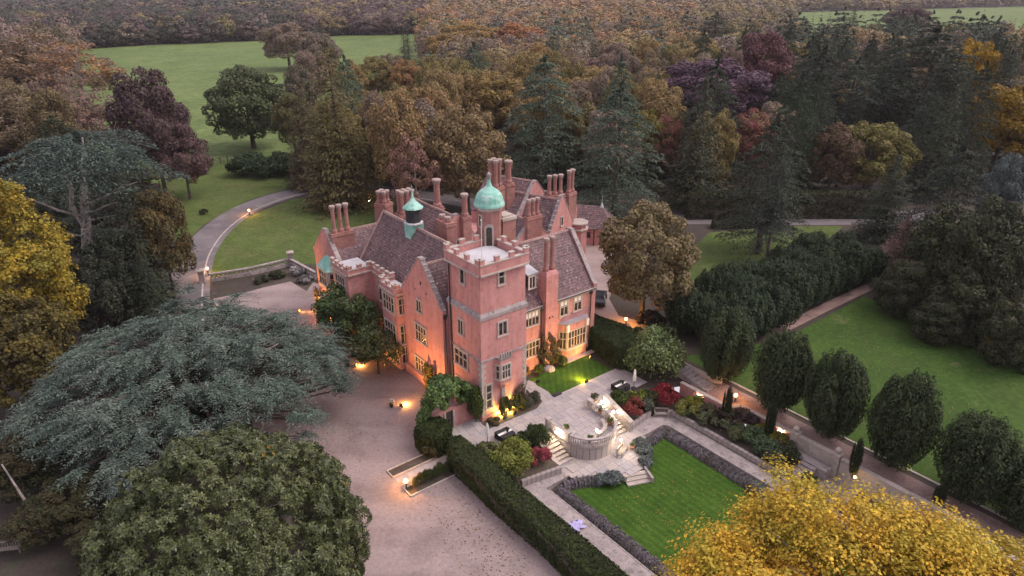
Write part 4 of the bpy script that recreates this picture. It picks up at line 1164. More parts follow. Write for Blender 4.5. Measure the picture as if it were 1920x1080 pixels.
bollard(at(1173, 610), "orange lamp beside right side drive under the big brown tree", 130, 1.0)
bollard(at(1378, 752), "small orange lamp on upper path behind brick garden wall", 60, 0.8)
bollard(at(693, 384), "small lamp on lawn behind the left chimneys", 40, 1.0, mat=GLOWW)
def floodlight(p, aim, label, power, size=100, col=(1, 0.5, 0.14), fill=0.25, rz=None):
    d = Vector(aim) - Vector(p)
    o = empty("floodlight", p, math.atan2(d.y, d.x), label, "floodlight", "ground floodlights")
    MB().box(-0.16, 0.02, -0.2, 0.2, 0.1, 0.38).box(-0.06, 0.0, -0.24, -0.2, 0, 0.3).box(-0.06, 0.0, 0.2, 0.24, 0, 0.3).box(-0.14, 0.06, -0.24, 0.24, 0.0, 0.03).obj("housing", IRON, o)
    MB().box(0.021, 0.03, -0.17, 0.17, 0.13, 0.35).obj("lens", GLOW, o)
    loc = (0.25, 0, 0.42)
    dl = math.hypot(d.x, d.y)
    lamp_light(o, loc, power, col, 0.12, size, (dl, 0, d.z))
    if fill: lamp_light(o, (0.55, 0, 0.3), power * fill * 0.12, col, 0.05)
    return o
OR = (1, 0.42, 0.10); YE = (1, 0.72, 0.16)
floodlight(W(-5.4, 8.1), W(-0.7, 9.0, 4.5), "floodlight on the gravel by nearer dark flower pot, lighting gable", 2300, 120, OR, 0.7)
floodlight(W(-5.4, 19.4), W(-1.5, 17.5, 5), "floodlight on gravel by farther flower pot beneath leafy tree", 1700, 120, OR, 0.7)
floodlight(W(-4.9, 38.5), W(-1.9, 36.5, 3), "floodlight by far left wing lighting its corner orange", 2800, 130, OR, 0.05)
floodlight(W(-4.5, 33.0), W(-3.0, 32.6, 2.5), "floodlight below the copper roofed oriel bay", 1700, 130, OR, 0.05)
floodlight(W(2.2, -1.0), W(2.0, 0, 1.6), "left one of two yellow uplights in bed at tower foot", 520, 130, YE, 1.2)
floodlight(W(3.6, -1.0), W(3.2, 0, 2.0), "right one of two yellow uplights in bed at tower foot", 620, 130, YE, 1.4)
floodlight(W(14.5, -1.0), W(14.2, 5.0, 2.5), "yellow ground light in the small front lawn by terrace edge", 1350, 125, (1, 0.56, 0.11), 1.1)
floodlight(W(18.9, 2.9), W(17.5, 4.4, 1.5), "floodlight tucked in lawn corner beside the garden bay", 260, 120, OR, 0.1)
floodlight(W(10.0, 2.6), W(10.6, 5.3, 2.5), "floodlight among border shrubs lighting wing wall windows", 260, 130, OR, 0.1)
def wall_lamp(p, label, power, col=(1, 0.75, 0.42), h=0.0, mat=None):
    o = empty("wall_lamp", p, ANG, label, "lamp", "lit wall lamps of the garden")
    MB().box(-0.05, 0.05, -0.02, 0.05, -0.12, 0.12).obj("bracket", IRON, o)
    MB().lathe([(0.05, -0.12), (0.11, -0.05), (0.12, 0.06), (0.05, 0.13)], 10, (0, -0.16)).obj("lamp_glass", mat or GLOWW, o, smooth=True)
    lamp_light(o, (0, -0.5, 0.05), power, col)
    return o
WM = (1, 0.80, 0.55)
wall_lamp(W(22.6, -10.9, 0.1), "lit lamp on brick garden wall behind the dark red acer", 110)
wall_lamp(W(23.9, -20.6, 0.0), "lit lamp on brick garden wall beside the second cypress", 110)
wall_lamp(W(12.6, -5.35, 0.35), "globe lamp at terrace end of the right balcony balustrade", 60, WM)
wall_lamp(W(11.4, -8.3, 1.15), "globe lamp on outer pier of right balcony balustrade", 50, WM)
wall_lamp(W(4.6, -6.7, 0.55), "lamp lighting the left balcony steps from the balustrade", 120, WM)
wall_lamp(W(9.7, -11.2, -0.1), "lamp below the balcony front over the garden bench", 85, WM)
wall_lamp(W(12.85, -7.6, 0.2), "lamp over the right balcony steps by sloping parapet", 100, WM)
wall_lamp(W(8.0, -9.2, 0.75) , "low lamp among balcony planters near curved stone bench", 18, WM)
o = wall_lamp(W(0, 0, 0), "bright round lamp under eaves of the brick outbuilding", 160, (1, 0.72, 0.4))
o.location = at(1137, 430, 3.0); o.rotation_euler = (0, 0, rad(-14))
wall_lamp(at(1600, 893, 0.3), "small warm lamp showing behind top of the yellow maple", 10, mat=GLOW)

# ================================================================== GARDEN FURNITURE
def dining_set(p, label):
    o = empty("dining_set", p, ANG, label, "dining set", "rattan dining sets on the terrace")
    MB().box(-0.85, 0.85, -0.6, 0.6, 0.70, 0.76).obj("tabletop", RATTAN, o)
    MB().box(-0.86, 0.86, -0.16, 0.16, 0.762, 0.775).obj("table_runner", WHITE, o)
    for x, y in ((-0.8, -0.55), (0.8, -0.55), (0.8, 0.55), (-0.8, 0.55)):
        MB().box(x - 0.04, x + 0.04, y - 0.04, y + 0.04, 0, 0.7).obj("leg", RATTAN, o)
    for sx in (-1, 1):
        for sy in (-1, 1):
            MB().box(sx * 0.44 - 0.38, sx * 0.44 + 0.38, sy * 0.40 - 0.32, sy * 0.40 + 0.32, 0.02, 0.40).box(sx * 0.44 - 0.38, sx * 0.44 + 0.38, sy * 0.70 - 0.06, sy * 0.70 + 0.06, 0.02, 0.74).obj("chair", RATTAN, o)
    return o
for (px_, lab, lab2) in (((947, 822), "black rattan dining set with white runner near closed parasol and long hedge", "dark potted plant on the rattan table near long hedge"),
                         ((1163, 731), "black rattan dining set with white runner at far right terrace end", "dark potted plant on far right rattan table")):
    p = at(*px_, 0.11)
    dining_set(p, lab)
    v = empty("table_plant", p + Vector((0.25, 0.1, 0.776)), 0, lab2, "plant")
    MB().lathe([(0.07, 0), (0.11, 0.02), (0.13, 0.2), (0.1, 0.21)], 10).obj("pot", IRON, v)
    q = link("leaves", card_mesh("leaves", shrub_cards(0.18, 0.18, 0.16, 120, 0.13, 5, z0=0.2)), GLOSSY, v); q.color = (0.03, 0.05, 0.02, 1)
def parasol(p, label):
    o = empty("closed_parasol", p, 0.4, label, "parasol", "closed cream parasols")
    MB().lathe([(0.34, 0), (0.34, 0.07), (0.06, 0.1), (0.035, 0.12), (0.03, 2.6), (0.01, 2.75)], 12).obj("pole", IRON, o)
    n = 14
    mb = MB(); vs = []; fs = []
    prof = [(0.10, 1.02), (0.20, 1.05), (0.22, 1.4), (0.17, 1.9), (0.13, 2.3), (0.05, 2.62)]
    for r, z in prof:
        for i in range(n):
            a = 2 * math.pi * i / n
            k = r * (1.0 if i % 2 else 0.72)
            vs.append((k * math.cos(a), k * math.sin(a), z))
    for k in range(len(prof) - 1):
        for i in range(n):
            j = (i + 1) % n
            fs.append((k * n + i, k * n + j, (k + 1) * n + j, (k + 1) * n + i))
    mb.add(vs, fs).obj("folded_canopy", WHITE, o)
parasol(at(914, 832, 0.11), "closed cream parasol by dining set and courtyard hedge")
parasol(at(1188, 728, 0.11), "closed cream parasol in front of round clipped hedge end")
def bench(p, rz, label, mat=WOOD, L=1.6, slats=9):
    o = empty("garden_bench", p, rz, label, "bench")
    for i in range(4):
        MB().box(-L / 2, L / 2, -0.26 + i * 0.125, -0.16 + i * 0.125, 0.42, 0.455).obj("seat_slat", mat, o)
    for i in range(slats):
        x = -L / 2 + 0.1 + (L - 0.2) * i / (slats - 1)
        MB().box(x - 0.03, x + 0.03, 0.27, 0.3, 0.46, 0.86).obj("back_slat", mat, o)
    MB().box(-L / 2, L / 2, 0.25, 0.32, 0.861, 0.94).obj("top_rail", mat, o)
    for x in (-L / 2 + 0.04, L / 2 - 0.04):
        MB().box(x - 0.035, x + 0.035, -0.28, -0.21, 0, 0.64).obj("leg", mat, o)
        MB().box(x - 0.035, x + 0.035, 0.24, 0.325, 0, 0.86).obj("leg", mat, o)
        MB().box(x - 0.045, x + 0.045, -0.3, 0.24, 0.641, 0.69).obj("armrest", mat, o)
    return o
bench(W(18.1, -9.7, -1.6), ANG + rad(-42), "slatted timber bench in the far corner of sunken garden")
bench(W(9.6, -11.7, -1.6), ANG + rad(22), "slatted pale bench under the round balcony on lower landing")
cb_ = empty("stone_bench", W(9.0, -8.9, 0.11), ANG + rad(35), "curved pale stone bench standing on the round balcony", "bench")
MB().ring(arc((0, 1.4), 1.9, rad(225), rad(315), 8), 0.36, 0.48, 0.42).obj("seat", STONE, cb_)
for a in (235, 305):
    MB().box(-0.18, 0.18, -0.14, 0.14, 0, 0.36).obj("support", STONE, cb_, loc=(1.9 * math.cos(rad(a)), 1.4 + 1.9 * math.sin(rad(a)), 0), rz=rad(a + 90))
bench(at(20, 1035), rad(10), "grey timber bench in dark undergrowth at lower left corner", WOOD, 1.8)

BALL = [card_mesh("leaves", shrub_cards(0.5, 0.5, 0.5, 700, 0.16, 22)) for _ in range(2)]
def potted(p, label, pot=TERRA, r=0.32, col=(0.10, 0.14, 0.03), second=None, name="potted_shrub"):
    o = empty(name, p, random.uniform(0, 6), label, "potted plant")
    MB().lathe([(0.16, 0), (0.18, 0.02), (0.25, 0.38), (0.28, 0.4), (0.28, 0.45), (0.2, 0.46)], 12).obj("pot", pot, o)
    q = link("leaves", random.choice(BALL), GLOSSY, o, loc=(0, 0, 0.42)); q.scale = (r / 0.5,) * 3
    q.color = (*col, 1); q['second_tint'] = second or [c * 0.8 for c in col]
    return o
potted(W(5.9, -7.0, 0.11), "round potted shrub at the left side of the balcony")
potted(W(6.6, -9.9, 0.11), "round potted shrub at the front of the balcony")
potted(W(10.4, -9.0, 0.11), "round potted shrub at outer right of the balcony", r=0.36)
potted(W(11.05, -6.9, 0.11), "round potted shrub by right balcony wall under globe lamp", r=0.36)
potted(W(12.1, -4.9, 0.11), "greyish potted bush at terrace edge above the sloping parapet", r=0.5, col=(0.09, 0.10, 0.05))
potted(W(-6.35, 8.7), "dark pot with white flowers on gravel before the entrance gable", IRON, 0.4, (0.03, 0.035, 0.025), [0.55, 0.52, 0.5], "flower_pot")
potted(W(-6.3, 20.0), "dark pot with clipped shrub on gravel by farther floodlight", IRON, 0.42, (0.03, 0.04, 0.02), None, "flower_pot")
potted(at(618, 592), "dark round shrub in pot before the far left bay", IRON, 0.75, (0.03, 0.04, 0.02))
potted(at(632, 616), "dark shrub in pot near leafy tree and cedar tip", IRON, 0.6, (0.03, 0.04, 0.02))
potted(W(10.9, -11.9, -1.6), "small leafy pot plant at end of the lower bench", TERRA, 0.28, (0.10, 0.14, 0.03))
for i, (q, lab) in enumerate((((374, 0), ""),)):
    pass
# lilac cloths / tarps seen in photo
def cloth(p, label, s=0.9):
    n = 10
    vs, fs = [], []
    for i in range(n):
        for j in range(n):
            x, y = (i / (n - 1) - 0.5) * 2 * s, (j / (n - 1) - 0.5) * 1.3 * s
            e = 1 + 0.25 * math.sin(i * 1.7 + j)
            vs.append((x * e, y * e, 0.12 + 0.22 * abs(math.sin(i * 1.3) * math.cos(j * 1.1 + i)) ))
    for i in range(n - 1):
        for j in range(n - 1):
            fs.append((i * n + j, (i + 1) * n + j, (i + 1) * n + j + 1, i * n + j + 1))
    o = MB().add(vs, fs).obj("crumpled_cloth", BLUE, None, smooth=True, loc=p, rz=0.6, label=label, cat="cloth")
    o.modifiers.new("thickness", 'SOLIDIFY').thickness = 0.02
cloth(at(1077, 990, -1.58), "crumpled lilac cloth lying on left garden path beside hedge", 0.85)
cloth(at(1232, 648, 0.3), "crumpled pale lilac cloth lying above the round green bush", 0.8)
h_ = MB()
h_.tube([(math.cos(a) * 0.55, math.sin(a) * 0.55, 0.08 + 0.015 * math.sin(a * 3)) for a in [i * 0.4 for i in range(34)]], [0.035] * 34, 6)
h_.obj("hose_coil", HOSE, None, loc=at(1697, 877), label="coiled yellow green hose lying beside the kerb of yew lawn", cat="hose")
MB().box(-0.6, 0.6, -0.25, 0.25, 0, 0.22).box(-0.5, 0.5, -0.18, 0.18, 0.22, 0.26).obj("lawn_box", IRON, None, loc=W(9.9, -0.9, 0), rz=ANG, label="low dark box at near corner of the small front lawn", cat="box")

# car behind the right corner
CAR = empty("parked_car", at(1124, 566), rad(78), "black car parked on side drive behind the right wing corner", "car")
def car_body():
    w = 0.92
    prof = [(-2.3, 0.35), (-2.35, 0.8), (-2.2, 0.98), (-1.3, 1.05), (-0.75, 1.5), (0.75, 1.55), (1.75, 1.1), (2.25, 0.95), (2.3, 0.35)]
    mb = MB()
    L = [(x, -w * (1 if z < 1.08 else 0.80), z) for x, z in prof]
    R = [(x, w * (1 if z < 1.08 else 0.80), z) for x, z in prof]
    mb.loft(L, R)
    return mb
car_body().obj("body", CARPAINT, CAR, bevel=0.06)
MB().loft([(-1.15, -0.78, 1.1), (-0.68, -0.76, 1.44), (0.7, -0.76, 1.48), (1.45, -0.78, 1.13)], [(-1.15, 0.78, 1.1), (-0.68, 0.76, 1.44), (0.7, 0.76, 1.48), (1.45, 0.78, 1.13)]).obj("windows", GLASS, CAR)
for x in (-1.45, 1.45):
    for y in (-0.86, 0.86):
        wv = []
        mb = MB().lathe([(0.1, -0.12), (0.33, -0.12), (0.35, -0.06), (0.35, 0.06), (0.33, 0.12), (0.1, 0.12)], 16)
        o = mb.obj("wheel", RUBBER, CAR, loc=(x, y, 0.35)); o.rotation_euler = (rad(90), 0, 0)
for y in (-0.62, 0.62):
    MB().box(2.2, 2.32, y - 0.2, y + 0.2, 0.68, 0.84).obj("headlight", GLASS, CAR)

# stone forecourt wall with piers at the left
FW = [at(395, 528), at(470, 516), at(545, 498), at(592, 524)]
o = empty("forecourt_wall", (0, 0, 0), 0, "weathered pierced stone wall round the left forecourt bed", "wall")
ln_ = [(p.x, p.y) for p in FW]
MB().ring(ln_, 0, 0.55, 0.4).obj("plinth", OLDSTONE, o)
MB().ring(ln_, 1.15, 1.36, 0.46).obj("coping", OLDSTONE, o)
lat = MB()
for a, b in zip(FW[:-1], FW[1:]):
    L = (b - a).length; k = int(L / 0.62)
    for i in range(k):
        p, q_ = a.lerp(b, i / k), a.lerp(b, (i + 1) / k)
        for (s, e) in ((p, q_), (q_, p)):
            lat.tube([(s.x, s.y, 0.55), (e.x, e.y, 1.15)], [0.085, 0.085], 4)
lat.obj("lattice", OLDSTONE, o, kind='stuff')
for p_, h, lab in ((at(380, 530), 2.0, "pale stone pier with cap beside the drive at wall end"), (at(547, 498), 2.3, "tall stone pier with cap at the wall corner")):
    s = empty("stone_pier", p_, rad(20), lab, "pier")
    MB().box(-0.5, 0.5, -0.5, 0.5, -0.1, 0.3).box(-0.42, 0.42, -0.42, 0.42, 0.3, h).obj("shaft", OLDSTONE, s)
    MB().box(-0.56, 0.56, -0.56, 0.56, h, h + 0.16).loft([(-0.5, -0.5, h + 0.161), (0.5, -0.5, h + 0.161), (0.5, 0.5, h + 0.161), (-0.5, 0.5, h + 0.161)], [(-0.1, -0.1, h + 0.4), (0.1, -0.1, h + 0.4), (0.1, 0.1, h + 0.4), (-0.1, 0.1, h + 0.4)]).obj("cap", STONE, s)
sheet("forecourt_bed", px((470, 522), (545, 504), (588, 528), (575, 546), (545, 528), (490, 540)), 0.016, BED)

# post and rail fence
FE = [at(300, 352), at(330, 336), at(362, 322), at(400, 309), at(440, 299), at(480, 294)]
o = empty("rail_fence", (0, 0, 0), 0, "dark wooden post and rail fence along the pasture edge", "fence")
for a, b in zip(FE[:-1], FE[1:]):
    k = max(1, round((b - a).length / 2.7))
    for i in range(k):
        p, q_ = a.lerp(b, i / k), a.lerp(b, (i + 1) / k)
        MB().box(-0.09, 0.09, -0.09, 0.09, -0.1, 1.55).obj("post", DARKWOOD, o, loc=p)
        for z in (0.5, 0.92, 1.34):
            MB().tube([(p.x, p.y - 0.1, z), (q_.x, q_.y - 0.1, z)], [0.07, 0.07], 4).obj("rail", DARKWOOD, o)

# planting strips by the hedge gap
STP = empty("paved_strip", W(0, 0, 0), ANG, kind='structure')
lay_slabs(STP, [(-11.6, -3.6), (-5.0, -3.6), (-5.0, -2.2), (-11.6, -2.2)], -0.02, seed=8, row=0.7)
for (u0, u1, v0, v1) in ((-12.2, -7.6, -2.1, -0.9), (-12.2, -7.0, -5.5, -4.2)):
    MB().box(u0, u1, v0, v1, -0.1, 0.05).obj("strip_bed", BED, None, loc=W(0, 0, 0), rz=ANG, kind='structure')
    e = MB().ring([(u0, v0), (u1, v0)], -0.1, 0.14, 0.12).ring([(u0, v1), (u1, v1)], -0.1, 0.142, 0.12).ring([(u0, v0), (u0, v1)], -0.1, 0.138, 0.12)
    e.obj("bed_kerb", STONE, None, loc=W(0, 0, 0), rz=ANG, kind='structure')
# rows of low dark box bushes along one strip are placed with the shrubs below

# ================================================================== HEDGES AND SHRUBS
def leafy(name, me, col, second, parent=None, mat=None, loc=None, rz=None, **kw):
    o = link(name, me, mat or LEAF, parent, loc=loc, rz=rz, **kw)
    o.color = (*col, 1)
    o['second_tint'] = list(second)
    return o
def hedge(name, plan, h, n, size, col, second, label, round_=0.35, dens=1.0):
    """clipped hedge: a dark woody body clothed in short sprays"""
    P = [Vector((p[0], p[1], 0)) for p in plan]
    c = sum(P, Vector()) / len(P)
    o = empty(name, c, 0, label, "hedge")
    loc = [p - c for p in P]
    ins = [p * (1 - 0.28 / max(0.6, p.length)) for p in loc]
    MB().prism([(p.x, p.y) for p in ins], -0.1, h - 0.25).obj("branches", BARK, o)
    pos, nrm = [], []
    k = len(loc)
    per = sum((loc[(i + 1) % k] - loc[i]).length for i in range(k))
    xs = [p.x for p in loc]; ys = [p.y for p in loc]
    area = 0.5 * abs(sum(loc[i].x * loc[(i + 1) % k].y - loc[(i + 1) % k].x * loc[i].y for i in range(k)))
    nt = int(n * area / (area + per * h))
    while len(pos) < nt:
        x, y = random.uniform(min(xs), max(xs)), random.uniform(min(ys), max(ys))
        if inside((x, y), [(p.x, p.y) for p in loc]):
            dmin = min(abs((loc[(i + 1) % k] - loc[i]).cross(Vector((x, y, 0)) - loc[i]).z) / max(1e-6, (loc[(i + 1) % k] - loc[i]).length) for i in range(k))
            dz = max(0, round_ - dmin) ** 2 / round_
            pos.append((x, y, h - dz + 0.10 * math.sin(x * 1.7 + y * 0.9) * math.sin(y * 1.3) + random.gauss(0, 0.05))); nrm.append((0, 0, 1))
    while len(pos) < n:
        i = random.choices(range(k), [(loc[(j + 1) % k] - loc[j]).length for j in range(k)])[0]
        a, b = loc[i], loc[(i + 1) % k]
        t = random.random()
        q_ = a.lerp(b, t); d = (b - a).normalized(); nn = Vector((d.y, -d.x, 0))
        if nn.dot(q_) < 0: nn = -nn
        z = random.random() * h
        inn = max(0, z - (h - round_)) ** 2 / round_ * 0.8
        q_ = q_ - nn * (inn + random.gauss(0, 0.06) + 0.08 * math.sin(z * 3 + t * 20))
        pos.append((q_.x, q_.y, z)); nrm.append((nn.x, nn.y, 0.3))
    pos, nrm = np.array(pos), unit(np.array(nrm, float) + rng.normal(0, 0.45, (len(nrm), 3)))
    leafy("foliage", card_mesh("foliage", card_arrays(pos, nrm, size * rng.uniform(0.6, 1.4, len(pos)), 0.5)), col, second, o, NEEDLE)
    return o
HG, HG2 = (0.030, 0.044, 0.014), (0.042, 0.054, 0.020)
hedge("long_hedge", [W(-7.3, -5.0), W(-7.3, -40), W(-4.7, -40), W(-4.7, -3.0), W(-5.4, -2.6), W(-6.6, -3.2)], 2.3, 34000, 0.24, HG, HG2, "long clipped dark yew hedge between gravel court and sunken garden")
hedge("clipped_hedge", [W(-7.9, 0.9), W(-8.1, -1.0), W(-6.8, -2.3), W(-5.2, -1.8), W(-4.5, -0.6), W(-4.7, 0.8), W(-6, 1.6)], 2.4, 9000, 0.22, HG, HG2, "rounded clipped hedge block beside the garden gate wall")
hedge("clipped_hedge", [W(20.4, 3.6), W(19.6, -1.2), W(20.4, -2.0), W(22.6, -1.7), W(24.9, 0.8), W(25.3, 3.0), W(24.2, 9.0), W(22.2, 9.5)], 2.8, 16000, 0.24, (0.026, 0.042, 0.014), (0.032, 0.05, 0.016), "broad clipped dark hedge beyond the front lawn beside garden bay")
hedge("roadside_hedge", [at(1285, 412), at(1660, 410), at(1660, 400), at(1285, 401)], 5.0, 14000, 0.55, (0.028, 0.036, 0.016), (0.036, 0.04, 0.02), "long tall dark hedge behind the rear road")
hedge("roadside_hedge", [at(1335, 430), at(1462, 428), at(1462, 422), at(1335, 423)], 1.3, 3500, 0.4, (0.028, 0.034, 0.016), (0.036, 0.04, 0.02), "low dark hedge in front of the rear road")

LAV = [card_mesh("lavender", shrub_cards(0.75, 0.75, 0.55, 900, 0.2, 16, 0.4)) for _ in range(4)]
def ribbon(name, line, z, w, hgt, n, col, second, kind='stuff', size=0.2):
    pts = smooth_line(line, 10)
    seg = np.array([[p.x, p.y] for p in pts])
    i = rng.integers(0, len(seg) - 1, n); t = rng.uniform(0, 1, n)
    c = seg[i] * (1 - t)[:, None] + seg[i + 1] * t[:, None]
    d = unit(np.concatenate([seg[i + 1] - seg[i], np.zeros((n, 1))], 1))
    a = rng.uniform(-0.35, math.pi + 0.35, n)
    along = np.linspace(0, 1, len(seg))[i] * 60 + t
    bulge = 0.80 + 0.22 * np.sin(along * 2.1 + name.__len__()) * np.sin(along * 0.77) + 0.14 * np.sin(along * 5.3)
    off = np.cos(a) * w / 2 * bulge
    zz = z + np.maximum(0.02, np.sin(a)) * hgt * bulge * rng.uniform(0.75, 1.05, n)
    nrm2 = np.stack([-d[:, 1], d[:, 0]], 1)
    pos = np.stack([c[:, 0] + nrm2[:, 0] * off, c[:, 1] + nrm2[:, 1] * off, zz], 1)
    nn = unit(np.stack([nrm2[:, 0] * np.cos(a), nrm2[:, 1] * np.cos(a), np.maximum(0.15, np.sin(a))], 1) + rng.normal(0, 0.5, (n, 3)))
    al = np.stack([np.zeros(n), np.zeros(n), np.ones(n)], 1) + rng.normal(0, 0.5, (n, 3))
    return leafy(name, card_mesh(name, card_arrays(pos, nn, size * rng.uniform(0.6, 1.4, n), 0.3, al)), col, second, kind=kind)
LC, LC2 = (0.17, 0.16, 0.165), (0.24, 0.215, 0.25)
def Wl(*pts): return [W(*p) for p in pts]
ribbon("lavender_border", Wl((0.95, -11.5), (0.95, -15), (1.05, -20), (0.95, -26), (0.95, -36)), -2.1, 1.55, 0.62, 13000, LC, LC2)
ribbon("lavender_border", Wl((1.5, -11.5), (3.4, -12.2), (5.0, -13.2)), -2.1, 1.3, 0.85, 4200, LC, LC2)
ribbon("lavender_border", Wl((16.5, -12.4), (16.5, -16), (16.4, -20), (16.3, -24.3)), -2.1, 1.7, 0.72, 10000, LC, LC2)
ribbon("lavender_border", Wl((13.0, -11.9), (14.5, -11.9), (16.4, -11.6)), -2.1, 1.1, 0.7, 3000, (0.11, 0.11, 0.10), LC2)

SHR = {}
def shrub_mesh(kind, v=0):
    k = (kind, v)
    if k not in SHR:
        r_ = {'round': (1, 1, 0.8, 2600, 0.20, 24), 'loose': (1, 1, 0.75, 2000, 0.24, 14), 'acer': (1, 1, 0.62, 3600, 0.15, 26), 'ball': (1, 1, 1, 2800, 0.16, 46), 'spiky': (1, 1, 0.9, 1600, 0.3, 10), 'big': (1, 1, 0.9, 14000, 0.085, 60), 'bigloose': (1, 1, 0.85, 7000, 0.115, 34)}[kind]
        SHR[k] = card_mesh("foliage", shrub_cards(*r_[:5], clumps=r_[5], aspect=0.32 if kind in ('acer', 'spiky') else 0.65))
    return SHR[k]
def shrub(p, r, h, kind, col, second, name, label, cat="shrub", mat=None, group=None, v=0):
    o = empty(name, p, random.uniform(0, 6.28), label, cat, group)
    q = leafy("foliage", shrub_mesh(kind, v), col, second, o, mat or LEAF)
    q.scale = (r, r, h / 1.35)
    MB().tube([(0, 0, -0.05), (0.02, 0, h * 0.3), (0.1 * r, 0, h * 0.6)], [0.05 * r + 0.02, 0.04 * r + 0.01, 0.01], 5).obj("stem", BARK, o)
    return o
ZB = -0.95
shrub(W(1.3, -8.2, -0.9), 1.35, 2.0, 'acer', (0.33, 0.065, 0.09), (0.42, 0.11, 0.13), "japanese_acer", "bright pink red acer beside left balcony steps", "acer")
shrub(W(15.4, -7.9, ZB), 1.5, 2.1, 'acer', (0.28, 0.055, 0.06), (0.20, 0.09, 0.055), "japanese_acer", "pinkish red acer right of the broad sloping parapet", "acer")
shrub(W(20.0, -8.5, ZB), 1.9, 2.3, 'acer', (0.20, 0.022, 0.034), (0.25, 0.034, 0.042), "japanese_acer", "dark crimson acer below lit lamp on brick wall", "acer")
# big round green bush at the terrace end and plants by the hedge
shrub(W(22.6, -4.4, -0.5), 3.4, 5.2, 'big', (0.10, 0.145, 0.05), (0.15, 0.20, 0.075), "large_bush", "large rounded light green bush at right end of terrace", "bush", GLOSSY)
shrub(W(-1.5, -7.4, -0.7), 2.3, 2.6, 'bigloose', (0.16, 0.20, 0.04), (0.20, 0.22, 0.05), "leafy_bush", "loose yellow green bush between closed parasol and long hedge", "bush")
shrub(W(-3.0, -5.0, -0.2), 1.2, 1.9, 'loose', (0.11, 0.13, 0.05), (0.14, 0.15, 0.06), "leafy_bush", "pale grey green bush just behind closed parasol pole", "bush")
shrub(W(2.4, -6.3, -0.5), 1.5, 2.3, 'bigloose', (0.045, 0.07, 0.022), (0.06, 0.08, 0.03), "leafy_bush", "dark green bush above the bright pink acer", "bush")
shrub(W(1.0, -5.6, -0.3), 1.1, 1.6, 'round', (0.05, 0.075, 0.025), (0.07, 0.085, 0.03), "leafy_bush", "dark green bush beside the nearer dining set", "bush")
for i, (u, v, r, h, k, c, s, lab) in enumerate((
    (15.0, -6.2, 1.3, 1.9, 'round', (0.05, 0.075, 0.02), (0.10, 0.13, 0.03), "green bush beside the far right dining set"),
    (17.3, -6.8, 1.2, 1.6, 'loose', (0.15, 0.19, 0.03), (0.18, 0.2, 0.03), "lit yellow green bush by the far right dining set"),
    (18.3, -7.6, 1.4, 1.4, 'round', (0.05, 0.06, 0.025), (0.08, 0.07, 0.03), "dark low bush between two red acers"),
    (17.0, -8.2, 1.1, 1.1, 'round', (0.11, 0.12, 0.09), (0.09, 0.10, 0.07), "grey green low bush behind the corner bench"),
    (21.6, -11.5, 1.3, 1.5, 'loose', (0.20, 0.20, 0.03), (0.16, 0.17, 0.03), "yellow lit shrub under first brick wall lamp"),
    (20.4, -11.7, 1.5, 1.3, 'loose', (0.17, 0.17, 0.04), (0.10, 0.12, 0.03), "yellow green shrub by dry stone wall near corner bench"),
    (21.4, -13.4, 1.5, 1.3, 'loose', (0.09, 0.10, 0.05), (0.12, 0.11, 0.06), "soft olive shrub below the step in brick wall"),
    (20.5, -14.6, 1.4, 1.2, 'loose', (0.07, 0.085, 0.045), (0.11, 0.10, 0.06), "olive perennial clump at first slim cypress"),
    (22.3, -15.6, 1.4, 1.3, 'spiky', (0.10, 0.065, 0.055), (0.07, 0.07, 0.045), "reddish brown perennial clump against brick wall"),
    (23.2, -17.4, 1.3, 1.5, 'spiky', (0.09, 0.06, 0.06), (0.075, 0.07, 0.05), "brown feathery clump between two cypresses"),
    (21.1, -16.9, 1.5, 1.2, 'loose', (0.065, 0.085, 0.04), (0.09, 0.10, 0.05), "green perennial clump in middle of the shrub bed"),
    (20.3, -17.9, 0.85, 0.9, 'ball', (0.13, 0.15, 0.07), (0.14, 0.15, 0.08), "rounded pale green dome by dry stone wall"),
    (21.6, -19.3, 1.6, 1.3, 'loose', (0.07, 0.11, 0.05), (0.09, 0.13, 0.06), "broad green clump near second cypress"),
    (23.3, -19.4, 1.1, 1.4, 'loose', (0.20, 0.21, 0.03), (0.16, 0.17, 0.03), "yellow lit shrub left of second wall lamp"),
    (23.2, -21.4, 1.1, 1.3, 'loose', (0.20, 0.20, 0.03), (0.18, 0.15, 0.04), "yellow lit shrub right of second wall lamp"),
    (21.2, -21.3, 1.5, 1.2, 'round', (0.06, 0.10, 0.05), (0.08, 0.12, 0.06), "blue green clump near garden steps"),
    (22.4, -22.4, 1.3, 1.2, 'loose', (0.12, 0.10, 0.06), (0.08, 0.09, 0.05), "buff and green clump beside first ball finial"),
    (20.4, -22.8, 1.3, 1.0, 'round', (0.055, 0.085, 0.05), (0.07, 0.1, 0.06), "low green mound above the stone wall end"),
    (21.6, -23.7, 1.1, 0.9, 'ball', (0.035, 0.05, 0.02), (0.04, 0.055, 0.02), "dark clipped mound at top of garden steps"),
    (19.3, -27.0, 1.0, 1.0, 'ball', (0.035, 0.055, 0.025), (0.04, 0.06, 0.025), "dark clipped mound below garden steps by yellow maple"),
    (19.4, -11.8, 0.7, 0.7, 'loose', (0.12, 0.14, 0.05), (0.1, 0.12, 0.05), "small tuft spilling over stone wall near corner bench"))):
    shrub(W(u, v, ZB - 0.15), r, h + 0.25, k, c, s, "garden_shrub", lab)
